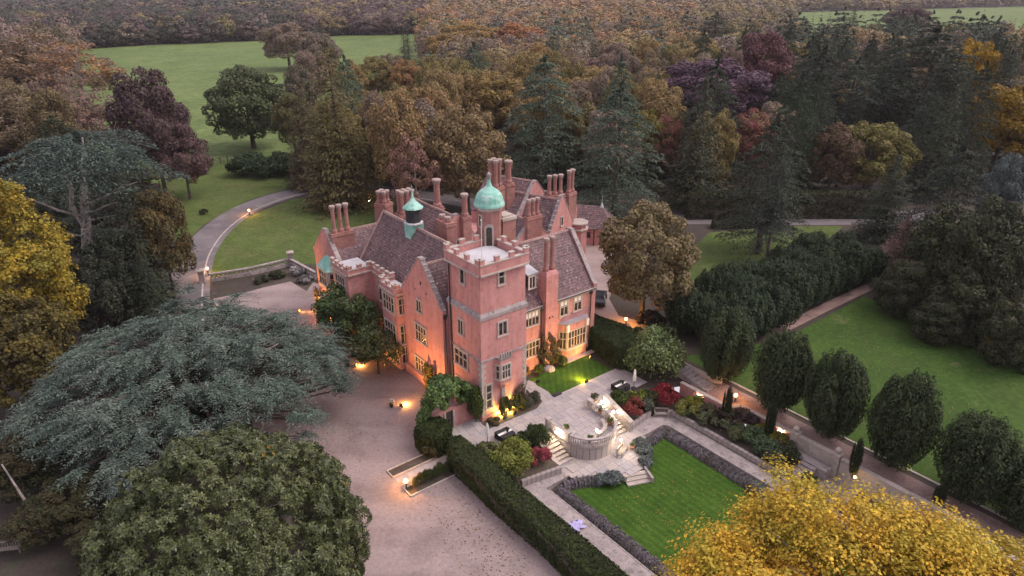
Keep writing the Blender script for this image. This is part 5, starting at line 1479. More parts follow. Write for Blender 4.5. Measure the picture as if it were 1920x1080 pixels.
# silvery lavender mounds round the landing
for (u, v, r, h, lab) in ((6.0, -14.2, 1.15, 1.25, "large silvery lavender mound left of the lawn steps"), (4.9, -13.3, 0.9, 1.0, "silvery mound in the row left of lawn steps"),
                          (10.6, -14.1, 0.95, 1.0, "silvery mound just right of the lawn steps"), (11.7, -12.9, 1.15, 1.25, "large silvery mound on right rim of the lower landing"),
                          (12.7, -11.6, 0.9, 0.9, "small silvery mound below right balcony steps"), (15.6, -25.3, 1.1, 1.1, "silvery mound at far right corner of sunken lawn"),
                          (16.2, -23.6, 1.0, 1.0, "silvery mound ending the right lavender row")):
    shrub(W(u, v, -2.1), r, h, 'round', (0.16, 0.19, 0.19), (0.12, 0.14, 0.13), "lavender_mound", lab)
# border by right wing
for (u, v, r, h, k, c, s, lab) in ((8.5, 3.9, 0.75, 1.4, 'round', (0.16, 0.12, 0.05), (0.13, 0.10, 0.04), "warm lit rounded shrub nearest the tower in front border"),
    (7.4, 3.7, 0.8, 1.0, 'round', (0.05, 0.07, 0.03), (0.06, 0.08, 0.03), "dark green low shrub at tower side of front border"),
    (9.6, 4.3, 0.55, 1.6, 'round', (0.16, 0.12, 0.06), (0.14, 0.10, 0.05), "upright buff shrub under ground floor window"),
    (11.3, 3.9, 0.65, 1.0, 'ball', (0.05, 0.085, 0.02), (0.06, 0.09, 0.02), "clipped green ball left of the grey stone in border"),
    (14.7, 4.4, 0.75, 1.7, 'round', (0.15, 0.13, 0.04), (0.13, 0.11, 0.04), "yellowish rounded shrub left of the garden bay"),
    (14.9, 3.6, 0.62, 1.05, 'ball', (0.05, 0.085, 0.02), (0.06, 0.09, 0.02), "clipped green ball at foot of garden bay"),
    (5.6, -0.9, 0.8, 1.0, 'ball', (0.11, 0.11, 0.08), (0.09, 0.10, 0.07), "pale grey green clipped ball at right tower foot"),
    (6.9, -0.5, 0.75, 1.1, 'ball', (0.09, 0.10, 0.065), (0.08, 0.09, 0.06), "second grey green clipped ball at corner of tower bed"),
    (0.9, -0.9, 0.8, 0.7, 'loose', (0.12, 0.08, 0.04), (0.09, 0.08, 0.03), "low brownish shrub at left tower foot"),
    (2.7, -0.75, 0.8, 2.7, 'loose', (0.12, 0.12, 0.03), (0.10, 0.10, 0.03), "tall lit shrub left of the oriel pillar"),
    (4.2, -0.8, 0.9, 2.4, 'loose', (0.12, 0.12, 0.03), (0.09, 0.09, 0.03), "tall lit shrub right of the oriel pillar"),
    (24.3, -2.5, 1.2, 2.0, 'round', (0.06, 0.08, 0.03), (0.08, 0.09, 0.03), "green shrub between hedge end and big bush"),
    (26.6, 1.0, 1.8, 1.3, 'loose', (0.12, 0.15, 0.06), (0.10, 0.12, 0.05), "pale green ground shrub right of clipped hedge"),
    (27.8, 3.8, 1.6, 1.2, 'loose', (0.05, 0.085, 0.03), (0.08, 0.1, 0.04), "green low shrub near right orange lamp"),
    (29.6, 0.0, 2.2, 2.4, 'round', (0.035, 0.045, 0.02), (0.045, 0.05, 0.025), "dark shrub beneath the nearest yew"),
    (31.8, 4.0, 2.0, 2.2, 'round', (0.05, 0.04, 0.03), (0.04, 0.045, 0.025), "dark purplish shrub near right orange lamp"),
    (24.2, 6.4, 0.7, 1.5, 'spiky', (0.12, 0.10, 0.07), (0.1, 0.08, 0.06), "thin brown bush by right side drive")):
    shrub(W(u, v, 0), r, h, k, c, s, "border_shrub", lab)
rock = MB()
rock.lathe([(0.1, 0), (0.75, 0.02), (0.7, 0.25), (0.4, 0.42), (0.05, 0.48)], 9, (0, 0))
rock.obj("grey_boulder", OLDSTONE, None, loc=W(13.0, 4.0, 0), rz=0.5, label="low grey boulder between two green balls in border", cat="boulder")
MB().prism([(-0.3, -1.5), (6.2, -1.7), (7.7, -0.95), (7.7, 0.2), (6.1, 0.2), (6.1, -0.05), (0, -0.05), (-0.3, -0.2)], -0.05, 0.16).obj("tower_bed", BED, None, loc=W(0, 0, 0), rz=ANG, kind='structure')
# box bushes in the strip
for i in range(8):
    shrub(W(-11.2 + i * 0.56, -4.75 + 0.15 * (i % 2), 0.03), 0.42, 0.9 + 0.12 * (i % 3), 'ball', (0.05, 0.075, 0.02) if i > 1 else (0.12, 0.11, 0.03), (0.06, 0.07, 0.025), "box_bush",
          ("first", "second", "third", "fourth", "fifth", "sixth", "seventh", "eighth")[i] + " small box bush from the glowing bollard along paved strip", "bush", None, "box bushes in the paved strip")
shrub(W(-7.6, -1.6, 0), 0.9, 1.6, 'loose', (0.07, 0.065, 0.03), (0.06, 0.07, 0.03), "border_shrub", "brown green shrub at foot of rounded hedge block")
# forecourt bed plants
for (p, r, h, c, s, lab) in ((at(560, 515), 1.6, 1.5, (0.05, 0.055, 0.04), (0.42, 0.40, 0.42), "white flowered shrub in front of the stone wall corner"),
                             (at(575, 530), 1.4, 1.2, (0.05, 0.055, 0.04), (0.36, 0.34, 0.36), "white flowered shrub beside far left wing"),
                             (at(520, 520), 1.4, 1.2, (0.04, 0.05, 0.025), (0.05, 0.055, 0.03), "dark low shrub under the pierced stone wall"),
                             (at(494, 528), 1.4, 1.0, (0.04, 0.05, 0.025), (0.05, 0.055, 0.03), "dark low shrub at near end of forecourt bed"),
                             (at(383, 402), 0.9, 1.2, (0.04, 0.05, 0.025), (0.05, 0.055, 0.03), "tiny dark bush on grass verge by drive")):
    shrub(p, r, h, 'loose', c, s, "border_shrub", lab)
for k in range(5):
    shrub(at(455 + k * 24, 330 - (k % 2) * 8), 4.2, 4.6, 'round', (0.032, 0.058, 0.026), (0.045, 0.07, 0.03), "laurel_bush", ("first", "second", "third", "fourth", "fifth")[k] + " dark green laurel bush from the left under the lone oak", "bush", GLOSSY, "laurel bushes under the oak")

# climbers
def climber(name, plane_pts, label, n, col, second, size=0.25, thick=0.35, mat=None):
    """leaves growing over a wall area given by (u, v) base line ends, heights and a ragged top"""
    (u0, v0), (u1, v1), z0, z1 = plane_pts
    t = rng.uniform(0, 1, n); s = rng.uniform(0, 1, n)
    top = z0 + (z1 - z0) * (0.72 + 0.28 * np.sin(t * 9 + 1) * np.cos(t * 4.1)) * (1 - (2 * t - 1) ** 4 * 0.4)
    z = z0 + (top - z0) * s
    d = np.array([u1 - u0, v1 - v0]); d = d / np.linalg.norm(d); nn = np.array([d[1], -d[0]])
    th = np.abs(rng.normal(0, thick * 0.5, n)) + thick * (0.5 + 0.5 * np.sin(t * 14 + z * 2.0)) * 0.7
    wob = 0.25 * np.sin(z * 2.3)
    uu = u0 + (u1 - u0) * t + nn[0] * th + d[0] * wob; vv = v0 + (v1 - v0) * t + nn[1] * th + d[1] * wob
    pos = np.stack([uu, vv, z], 1)
    nr = unit(np.stack([np.full(n, nn[0]), np.full(n, nn[1]), np.full(n, 0.5)], 1) + rng.normal(0, 0.5, (n, 3)))
    o = empty(name, W(0, 0, 0), ANG, label, "climber")
    leafy("foliage", card_mesh("foliage", card_arrays(pos, nr, size * rng.uniform(0.6, 1.4, n), 0.7)), col, second, o, mat or LEAF)
    mb = MB(); mu, mv = (u0 + u1) / 2 + nn[0] * 0.12, (v0 + v1) / 2 + nn[1] * 0.12
    for k in (-1, 0, 1):
        mb.tube([(mu, mv, z0 - 0.05), (mu + d[0] * 0.25 * k, mv + d[1] * 0.25 * k, z0 + (z1 - z0) * 0.4), (mu + d[0] * 0.8 * k, mv + d[1] * 0.8 * k, z0 + (z1 - z0) * 0.8)], [0.07, 0.05, 0.02], 5)
    mb.obj("stems", BARK, o)
    return o
climber("wall_climber", ((12.4, 5.1), (15.2, 4.9), 0.1, 5.9), "brown leafed climber on right wing wall beside garden bay", 2600, (0.11, 0.075, 0.04), (0.08, 0.07, 0.03))
climber("wall_climber", ((-0.95, 9.9), (-0.95, 7.0), 0.1, 4.6), "yellow green climber at right foot of the entrance gable", 2000, (0.13, 0.11, 0.025), (0.10, 0.09, 0.03))
climber("wall_climber", ((4.6, -0.1), (6.0, -0.1), 0.4, 4.0), "thin bare brownish climber on right corner of tower", 420, (0.12, 0.075, 0.05), (0.10, 0.08, 0.05), 0.2, 0.15)
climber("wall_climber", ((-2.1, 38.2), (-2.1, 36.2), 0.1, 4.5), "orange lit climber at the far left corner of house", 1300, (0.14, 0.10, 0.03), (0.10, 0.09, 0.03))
def leafy_tree_mesh(rx, ry, rz, n, size, clumps, cr=(0.2, 0.34), drop=0.0):
    d = rnd(clumps * 4); d = d[d[:, 2] > -0.55][:clumps]; k = len(d)
    c = d * rng.uniform(0.55, 0.9, k)[:, None] * np.array([rx, ry, rz]); r = rng.uniform(*cr, k) * (rx * ry * rz) ** (1 / 3)
    idx = rng.integers(0, k, n)
    dr = unit(rng.normal(size=(n, 3)) + np.array([0, 0, 0.45]))
    p = c[idx] + dr * (r[idx] * rng.uniform(0.7, 1.08, n))[:, None]
    p[:, 2] -= drop * (np.abs(p[:, 0]) / rx) ** 2 * rz
    al = rnd(n) + np.array([0, 0, -0.6])
    return card_mesh("crown", card_arrays(p, unit(dr + rng.normal(0, 0.55, (n, 3))), size * rng.uniform(0.6, 1.35, n), 0.6, al))
# wisteria arch over the gate
o = empty("wisteria_arch", W(-3.3, 1.9, 0), ANG, "bright green leafy arch grown over the garden gate by tower", "climber")
leafy("crown", leafy_tree_mesh(3.9, 1.9, 1.9, 9000, 0.34, 34, drop=0.9), (0.085, 0.15, 0.04), (0.12, 0.19, 0.06), o, GLOSSY, loc=(0, 0, 4.0))
mb = MB()
for x in (-3.0, -2.4, 2.3, 2.9):
    mb.tube([(x, -0.1, 0), (x * 0.95, 0.1, 1.6), (x * 0.5, 0.2, 3.4), (0, 0, 4.3)], [0.11, 0.09, 0.07, 0.04], 6)
mb.obj("stems", BARK, o)
shrub(W(-0.55, 0.4, 0), 0.95, 4.6, 'round', (0.05, 0.08, 0.02), (0.09, 0.12, 0.03), "wall_shrub", "dark green upright shrub squeezed between gate wall and tower")
# leafy trees against the entrance front
def small_tree(p, h, r, rz, name, label, col, second, n=9000, size=0.32, clumps=46, mat=None):
    o = empty(name, p, random.uniform(0, 6), label, "tree")
    leafy("crown", leafy_tree_mesh(r, r, rz, n, size, clumps), col, second, o, mat or GLOSSY, loc=(0, 0, h - rz))
    mb = MB().tube([(0, 0, -0.1), (0.05, 0.05, h * 0.3), (0.1, 0, h * 0.75)], [0.2, 0.15, 0.04], 7)
    for k in range(5):
        a = k * 1.3
        mb.tube([(0.05, 0.03, h * (0.25 + 0.08 * k)), (math.cos(a) * r * 0.4, math.sin(a) * r * 0.4, h * (0.45 + 0.08 * k)), (math.cos(a) * r * 0.75, math.sin(a) * r * 0.75, h * (0.55 + 0.08 * k))], [0.08, 0.05, 0.015], 5)
    mb.obj("trunk", BARK, o)
    return o
small_tree(W(-4.0, 16.2, 0), 6.2, 3.1, 2.9, "magnolia_tree", "rounded green tree on gravel between the floodlights and entrance gable", (0.062, 0.09, 0.026), (0.10, 0.10, 0.045), 9000)
small_tree(W(-3.6, 22.0, 0), 8.2, 3.0, 3.9, "magnolia_tree", "darker green tree covering recessed front wall left of bay", (0.05, 0.085, 0.025), (0.065, 0.095, 0.03), 10000)
small_tree(W(-4.2, 26.5, 0), 8.6, 2.8, 3.9, "magnolia_tree", "leafy green tree in front of battlemented block", (0.055, 0.10, 0.028), (0.075, 0.115, 0.035), 9000)


def leaf_litter(name, pts, n, spread, z, cols, size=0.14):
    """fallen autumn leaves lying on the ground round the given places"""
    c = np.array([[p.x, p.y] for p in pts])
    i = rng.integers(0, len(c), n)
    p = c[i] + rng.normal(0, spread, (n, 2))
    pos = np.concatenate([p, np.full((n, 1), z) + rng.uniform(0.005, 0.03, (n, 1))], 1)
    return leafy(name, card_mesh(name, card_arrays(pos, unit(np.array([0, 0, 1.0]) + rng.normal(0, 0.2, (n, 3))), size * rng.uniform(0.6, 1.4, n), 0.7)), cols[0], cols[1], kind='stuff')
leaf_litter("fallen_leaves", [W(-9 - 0.5 * k, -8 - 2.5 * k) for k in range(10)] + [W(-4.8, 15), W(-5, 22), W(-12, 6), W(-16, 14), W(-18, 2)], 1500, 2.2, 0.014, ((0.20, 0.12, 0.04), (0.10, 0.065, 0.035)))
leaf_litter("fallen_leaves", [W(28.8 + 1.2 * k, -12 - 5 * (k % 5)) for k in range(12)] + [at(1700, 720), at(1800, 790), at(1640, 660)], 2600, 3.5, 0.012, ((0.20, 0.15, 0.07), (0.12, 0.10, 0.05)), 0.16)
leaf_litter("fallen_leaves", [W(4 + 2.5 * (k % 5), -17 - 2.6 * (k // 5), 0) for k in range(15)], 260, 1.8, -2.09, ((0.30, 0.20, 0.05), (0.20, 0.13, 0.04)), 0.15)
leaf_litter("fallen_leaves", [at(480, 430), at(560, 420), at(620, 440), at(430, 480), at(430, 350), at(500, 345)], 2500, 5.0, 0.012, ((0.17, 0.11, 0.05), (0.11, 0.09, 0.04)), 0.2)
# ================================================================== TREES
VAR = {}
def variant(key):
    """crown and trunk meshes shared by all trees of one habit; nominal height and radius"""
    if key in VAR: return VAR[key]
    kind = key[:-1]
    if kind == 'broad':
        h, r = 18.0, 6.4
        q = broad_crown(6.2, 7.4, 10.5, 60, 15000, 0.42, low=-0.75, cr=(0.18, 0.33), lump=0.2, aspect=0.9)
        tr = trunk_mesh(15, 0.34, 7, 5.0, 0.25)
    elif kind == 'dome':
        h, r = 18.0, 7.0
        q = broad_crown(7.0, 8.2, 9.6, 95, 17000, 0.42, low=-0.85, cr=(0.14, 0.25), lump=0.14, aspect=0.9)
        tr = trunk_mesh(14, 0.38, 7, 5.5, 0.2)
    elif kind == 'airy':
        h, r = 18.0, 5.6
        q = broad_crown(5.6, 7.4, 10.4, 64, 6500, 0.36, low=-0.7, cr=(0.12, 0.25), lump=0.3, aspect=0.9)
        tr = trunk_mesh(17, 0.30, 14, 5.0, 0.18)
    elif kind == 'fir':
        h, r = 26.0, 6.2
        q = spruce_crown(26, 6.2, 46, 17, 0.62, 0.30, cards=20, power=0.8)
        tr = trunk_mesh(25.5, 0.42, 0, 1)
    elif kind == 'loosefir':
        h, r = 26.0, 6.8
        q = spruce_crown(26, 6.8, 48, 22, 0.60, 0.20, cards=32, power=0.48, zmin=0.03)
        tr = trunk_mesh(25.5, 0.45, 0, 1)
    elif kind == 'pine':
        h, r = 26.0, 6.2
        q = spruce_crown(26, 6.4, 30, 17, 0.62, 0.24, cards=26, power=0.6, zmin=0.42)
        tr = trunk_mesh(25.5, 0.45, 0, 1)
    elif kind == 'cedar':
        h, r = 24.0, 9.5
        q = cedar_crown(24, 9.5, 15, 9, 62, 0.55, zmin=0.10)
        tr = trunk_mesh(23, 0.62, 10, 6.0, 0.25)
    elif kind == 'yew':
        h, r = 9.0, 3.3
        q = yew_crown(3.3, 9.0, 0.1, 84, 22000, 0.30, base=0.36)
        mb = MB()
        for k in range(7):
            a = k * 0.9
            mb.tube([(0.22 * math.cos(a), 0.22 * math.sin(a), -0.1), (0.35 * math.cos(a), 0.35 * math.sin(a), 1.0), (1.3 * math.cos(a), 1.3 * math.sin(a), 3.0), (1.7 * math.cos(a), 1.7 * math.sin(a), 5.5)], [0.2, 0.15, 0.12, 0.05], 5)
        tr = mb.mesh("trunk")
    elif kind == 'plume':
        h, r = 8.5, 2.6
        q = yew_crown(2.6, 8.2, 0.3, 44, 9000, 0.36, top=0.6)
        tr = trunk_mesh(6, 0.25, 0, 1)
    me = card_mesh("crown", q)
    me.materials.append(NEEDLE if kind in ('fir', 'loosefir', 'pine', 'cedar', 'yew', 'plume') else LEAF)
    tr.materials.append(PALEBARK if kind == 'airy' else BARK)
    VAR[key] = (me, tr, h, r)
    return VAR[key]
def livelier(c, k=1.28, s=1.22):
    m = sum(c) / 3
    return tuple(max(0.008, (m + (x - m) * s) * k) for x in c)
def tree(key, p, h, r, name, label, col, second, cat="tree", group=None, rz=None):
    me, tr, h0, r0 = variant(key)
    o = empty(name, (p[0], p[1], p[2] if len(p) > 2 else 0), rng.uniform(0, 6.28) if rz is None else rz, label, cat, group)
    o.scale = (r / r0, r / r0, h / h0)
    link("trunk", tr, None, o)
    c = link("crown", me, None, o)
    col, second = livelier(col), livelier(second)
    c.color = (*col, 1)
    c['second_tint'] = [float(x) for x in second]
    return o
def topped(px_, ytop, h):
    """where a tree of height h stands whose top shows at this place of the photograph"""
    p = at(px_, ytop, h)
    return Vector((p.x, p.y, 0))
def rpx(p, h, n):
    d = p.y * cP + (CAM_H - h * 0.6) * sP
    return n * d / CAM_F
def marked(key, px_, ytop, h, npx, name, label, col, second, group=None, sink=0.0):
    p = topped(px_, ytop, h)
    p.z = -sink; h += sink
    PLACED.append((p.x, p.y, rpx(p, h, npx)))
    MARK.append((px_, ytop, npx, p.y, to_px(p.x, p.y, 0)[1] - ytop))
    return tree(key, p, h, rpx(p, h, npx), name, label, col, second, group=group)
def to_px(x, y, z=0.0):
    zc = y * cP - (z - CAM_H) * sP
    yc = y * sP + (z - CAM_H) * cP
    return 960 + CAM_F * x / zc, 540 - CAM_F * yc / zc
PLACED = []
MARK = []
OLIVE, OLIVE2 = (0.135, 0.122, 0.056), (0.175, 0.142, 0.072)
BROWN, BROWN2 = (0.205, 0.150, 0.082), (0.190, 0.150, 0.075)
ORNG, ORNG2 = (0.225, 0.130, 0.072), (0.24, 0.155, 0.075)
MAUVE, MAUVE2 = (0.155, 0.122, 0.105), (0.160, 0.130, 0.090)
DKG, DKG2 = (0.030, 0.040, 0.026), (0.038, 0.046, 0.032)
CEDG, CEDG2 = (0.080, 0.106, 0.082), (0.098, 0.124, 0.098)
PURP, PURP2 = (0.078, 0.052, 0.072), (0.092, 0.060, 0.076)
GOLD, GOLD2 = (0.26, 0.165, 0.032), (0.30, 0.20, 0.038)

# ---- trees one can point at
marked('dome1', 452, 120, 23, 78, "oak_tree", "lone dark green oak standing at pasture edge above the fence", (0.052, 0.066, 0.034), (0.068, 0.080, 0.045))
marked('broad1', 533, 44, 23, 52, "beech_tree", "mauve brown tree standing alone at far end of the pasture", MAUVE, MAUVE2)
marked('loosefir1', 612, 78, 33, 86, "deodar_tree", "tall shaggy olive brown conifer beyond the inner lawn left of house", (0.078, 0.074, 0.038), (0.105, 0.088, 0.050))
marked('loosefir2', 560, 150, 24, 50, "deodar_tree", "dark shaggy conifer tucked behind the tall olive brown one", (0.060, 0.056, 0.036), (0.075, 0.062, 0.04))
marked('broad3', 262, 130, 27, 66, "copper_conifer", "dark purple brown spreading tree on the drive's outer side before pasture", (0.062, 0.044, 0.046), (0.078, 0.054, 0.054))
marked('broad2', 330, 235, 16, 48, "copper_beech", "lower dark purple brown crown leaning over the fence end", (0.080, 0.054, 0.056), (0.098, 0.066, 0.064))
marked('airy1', 58, 62, 26, 85, "birch_tree", "thin brown half bare tree at upper left with pale limbs", (0.150, 0.115, 0.090), (0.18, 0.125, 0.07))
marked('airy2', 135, 78, 25, 80, "birch_tree", "half bare mauve brown tree with an orange patch at upper left", (0.150, 0.110, 0.098), (0.24, 0.14, 0.06))
marked('airy1', 20, 160, 22, 80, "birch_tree", "half bare brown tree above the yellow maple at left edge", (0.135, 0.105, 0.080), (0.13, 0.11, 0.06))
marked('airy2', 195, 170, 20, 62, "birch_tree", "half bare reddish brown tree left of the purple brown one", (0.15, 0.10, 0.092), (0.15, 0.105, 0.09))
marked('cedar1', 95, 215, 19, 75, "cedar_tree", "dark green conifer behind the pale trunked cedar", DKG, (0.05, 0.055, 0.035))
marked('broad3', 284, 358, 17, 54, "hornbeam_tree", "olive brown tree between pale trunked cedar and drive bend", (0.088, 0.068, 0.032), (0.06, 0.056, 0.032))
marked('fir1', 245, 400, 15, 75, "yew_tree", "dark shaggy evergreen filling below the olive brown tree by drive", (0.034, 0.042, 0.032), DKG2)
marked('fir2', 258, 452, 12, 42, "yew_tree", "dark low evergreen at the drive's near left bend", (0.034, 0.042, 0.032), DKG2)
marked('dome2', 1222, 370, 18, 92, "chestnut_tree", "big olive brown rounded tree standing right of house over side drive", (0.125, 0.108, 0.058), (0.165, 0.130, 0.085))
marked('broad1', 742, 172, 24, 58, "lime_tree", "pale tan brown tree rising behind the paired chimneys", (0.205, 0.145, 0.088), (0.165, 0.130, 0.062))
marked('airy2', 775, 255, 17, 46, "cherry_tree", "pinkish mauve tree just behind the hall roof", (0.205, 0.125, 0.115), (0.165, 0.115, 0.075))
marked('dome1', 872, 192, 22, 76, "lime_tree", "round brown olive tree behind the green copper dome", (0.150, 0.118, 0.068), (0.175, 0.130, 0.080))
marked('cedar1', 1022, 102, 29, 88, "cedar_tree", "tall grey green cedar behind tall single chimney", CEDG, CEDG2)
marked('cedar2', 1166, 152, 27, 98, "cedar_tree", "broad grey green cedar behind the brick outbuilding", CEDG, (0.066, 0.080, 0.064))
marked('fir1', 1325, 138, 27, 72, "spruce_tree", "pointed dark green spruce in front of the purple beech", (0.040, 0.046, 0.032), (0.05, 0.052, 0.036))
marked('dome2', 1345, 104, 24, 108, "purple_beech", "broad purple beech above the pointed dark spruce", PURP, PURP2)
marked('broad2', 1440, 62, 27, 56, "copper_beech", "deep wine red tree behind right shoulder of purple beech", (0.098, 0.048, 0.052), (0.09, 0.05, 0.056))
marked('dome1', 1415, 205, 16, 50, "maple_tree", "pink red topped maple right of the pointed spruce", (0.20, 0.085, 0.082), (0.140, 0.115, 0.06))
marked('broad1', 1255, 218, 15, 34, "maple_tree", "small pink red maple left of the pointed spruce", (0.20, 0.09, 0.085), (0.13, 0.12, 0.055))
marked('dome2', 1213, 200, 17, 42, "ash_tree", "yellow green tree peeping behind the broad cedar", (0.17, 0.155, 0.05), (0.14, 0.12, 0.055))
marked('cedar2', 1345, 22, 27, 48, "cedar_tree", "distant dark cedar above the purple beech", (0.050, 0.058, 0.046), (0.06, 0.066, 0.05))
marked('cedar1', 1760, 48, 33, 128, "cedar_tree", "huge dark cedar towering at upper right", (0.036, 0.044, 0.036), (0.048, 0.055, 0.042))
marked('cedar2', 1548, 88, 28, 80, "cedar_tree", "dark blue green cedar left of the huge dark one", (0.038, 0.044, 0.040), (0.05, 0.055, 0.05))
marked('cedar1', 1610, 110, 25, 66, "cedar_tree", "dark cedar touching left flank of the huge one", (0.036, 0.042, 0.036), CEDG)
marked('cedar2', 1460, 215, 24, 86, "cedar_tree", "dark flat layered cedar right of the pink red maple", (0.042, 0.050, 0.042), (0.055, 0.062, 0.048))
marked('fir2', 1605, 8, 28, 22, "pine_tree", "distant dark pine standing above the wood at the far field", (0.040, 0.044, 0.036), DKG2)
marked('broad3', 1706, 14, 22, 42, "copper_beech", "distant dark mauve brown tree standing before the far field", (0.080, 0.050, 0.052), (0.09, 0.058, 0.055))
marked('dome1', 1838, 72, 28, 46, "maple_tree", "golden yellow tree right of the huge dark cedar", GOLD, (0.16, 0.11, 0.03))
marked('broad2', 1905, 164, 21, 70, "maple_tree", "golden brown tree at the right edge under far field", (0.175, 0.115, 0.026), (0.12, 0.085, 0.025))
marked('fir1', 1905, 62, 30, 70, "fir_tree", "dark fir at the upper right corner", DKG, (0.04, 0.045, 0.035))
marked('dome2', 1648, 222, 17, 76, "ash_tree", "low olive green tree in the shade of the huge cedar", (0.115, 0.112, 0.042), (0.125, 0.105, 0.05))
marked('broad1', 1575, 235, 16, 48, "hornbeam_tree", "dusky brown tree before the low olive one", (0.095, 0.065, 0.048), (0.075, 0.06, 0.035))
marked('pine1', 1472, 268, 22, 48, "fir_tree", "dark fir with bare trunk beside rear road", (0.035, 0.042, 0.036), (0.045, 0.05, 0.042))
marked('fir1', 1690, 282, 16.5, 66, "fir_tree", "dark shaggy fir beneath the huge cedar", (0.030, 0.036, 0.030), DKG2)
marked('cedar1', 1810, 268, 22, 92, "cedar_tree", "dark layered cedar at right above the yew lawn", (0.032, 0.040, 0.034), (0.045, 0.05, 0.042))
marked('dome1', 1905, 285, 16, 44, "blue_cedar", "small blue grey tree at right edge", (0.084, 0.100, 0.098), (0.065, 0.08, 0.078))
marked('fir2', 1704, 400, 10.5, 52, "dead_larch", "dead pinkish brown conifer at end of the yew avenue", (0.215, 0.140, 0.130), (0.19, 0.125, 0.115))
for (x, y, h, n, lab) in ((205, 430, 13, 62, "dark evergreen filling behind the pale forked trunk"), (150, 480, 11, 60, "dark evergreen left below the pale forked trunk"), (222, 338, 12, 56, "dark evergreen right behind the pale forked trunk"), (100, 348, 12, 58, "dark evergreen left behind the pale forked trunk"), (222, 500, 8, 48, "dark low evergreen between blue cedar and drive")):
    marked('dome3', x, y, h, n, "evergreen_tree", lab, (0.028, 0.034, 0.026), (0.036, 0.042, 0.03), sink=1.5)
marked('broad1', 300, 190, 17, 52, "copper_beech", "middle dark purple brown crown left of the pasture", (0.062, 0.044, 0.046), (0.078, 0.056, 0.054))
for i, (x, y, h, n, lab) in enumerate(((1800, 385, 15, 72, "dark bushy evergreen right of the dead pinkish conifer"), (1885, 375, 18, 85, "dark bushy evergreen below blue grey tree"),
                                       (1705, 492, 8, 48, "olive dark evergreen under the dead pinkish conifer"), (1838, 500, 10, 74, "dark evergreen at the back corner of yew lawn"),
                                       (1935, 560, 9, 66, "dark evergreen at right edge over the yew lawn"), (1770, 560, 6, 46, "low dark evergreen along the yew lawn rim"))):
    marked(('dome1', 'dome3', 'broad2')[i % 3], x, y, h, n, "evergreen_tree", lab, (0.034, 0.041, 0.023), (0.048, 0.050, 0.028), sink=2.2)
marked('broad2', 1895, 610, 5, 34, "hornbeam_tree", "small olive tan tree at right edge of the yew lawn", (0.10, 0.085, 0.04), OLIVE)

for (x, y, h, n, k, lab, c1, c2) in ((592, 62, 24, 40, 'broad3', "mauve grey tree right of the lone far pasture tree", MAUVE, (0.10, 0.095, 0.07)), (556, 118, 20, 36, 'dome1', "dusky green tree below the lone far pasture tree", (0.075, 0.08, 0.05), MAUVE), (540, 175, 17, 34, 'broad1', "dark olive tree right of the lone oak", (0.06, 0.066, 0.036), OLIVE), (578, 96, 21, 40, 'broad2', "mauve brown tree between the two open parts of the pasture", MAUVE, MAUVE2), (652, 112, 18, 34, 'dome3', "tan tree at near edge of the small pasture, left one", BROWN, OLIVE2),
                               (704, 106, 18, 36, 'broad3', "olive tree at near edge of the small pasture, middle one", OLIVE, BROWN2), (762, 110, 18, 36, 'dome1', "orange tan tree at near edge of the small pasture, right one", ORNG, BROWN2),
                               (880, 40, 22, 70, 'dome2', "large golden brown crown right of the small pasture", (0.23, 0.15, 0.065), OLIVE2), (975, 42, 22, 66, 'dome3', "large orange red crown in far wood above the tall cedar", (0.26, 0.125, 0.072), (0.22, 0.145, 0.078)),
                               (835, 62, 20, 44, 'broad1', "tan golden crown at the corner of the small pasture", (0.22, 0.15, 0.07), BROWN2), (930, 130, 20, 60, 'dome1', "orange olive crown above the round brown olive tree", (0.20, 0.145, 0.065), OLIVE2)):
    marked(k, x, y, h, n, "beech_tree", lab, c1, c2)
# ---- yews
for i, (x, yb, yt, n) in enumerate(((1350, 712, 572, 52), (1446, 768, 607, 56), (1556, 818, 655, 62), (1668, 872, 690, 62), (1806, 930, 765, 76), (1912, 985, 850, 72), (2040, 1040, 880, 80))):
    p = at(x, yb)
    d = p.y
    y_ = -(yt - 540) / CAM_F
    h = CAM_H + d / (cP + y_ * sP) * (-sP + y_ * cP)
    lab = ("first clipped dark yew by path stairs, farthest of the row", "second clipped dark yew in the row along upper path", "third clipped dark yew opposite the second cypress", "fourth clipped dark yew opposite ball finial wall",
           "fifth clipped yew with bare reddish stems above yellow maple", "sixth clipped dark yew at right edge of the row", "last clipped yew beyond the right edge")[i]
    PLACED.append((p.x, p.y, 4))
    tree(('yew1', 'yew2', 'yew3')[i % 3], p, h * (0.93, 0.95, 0.97, 0.94, 0.96, 0.95, 0.95)[i], rpx(p, h, n) * (1.06, 1.02, 0.98, 1.03, 0.98, 1.0, 1.0)[i], "clipped_yew", lab, (0.028, 0.038, 0.020), (0.036, 0.046, 0.026), group="clipped yews along the upper path").rotation_euler = (rad((-2, 3, 1, -3, 2, 3, 0)[i]), rad((3, -2, 3, 1, -3, 2, 0)[i]), i * 1.7)
a0, a1 = at(1392, 668), at(1640, 532)
dv = (a1 - a0); nv = Vector((-dv.y, dv.x, 0)).normalized()
NTH = 'first second third fourth fifth sixth seventh eighth ninth tenth eleventh twelfth thirteenth fourteenth fifteenth sixteenth seventeenth eighteenth nineteenth twentieth'.split()
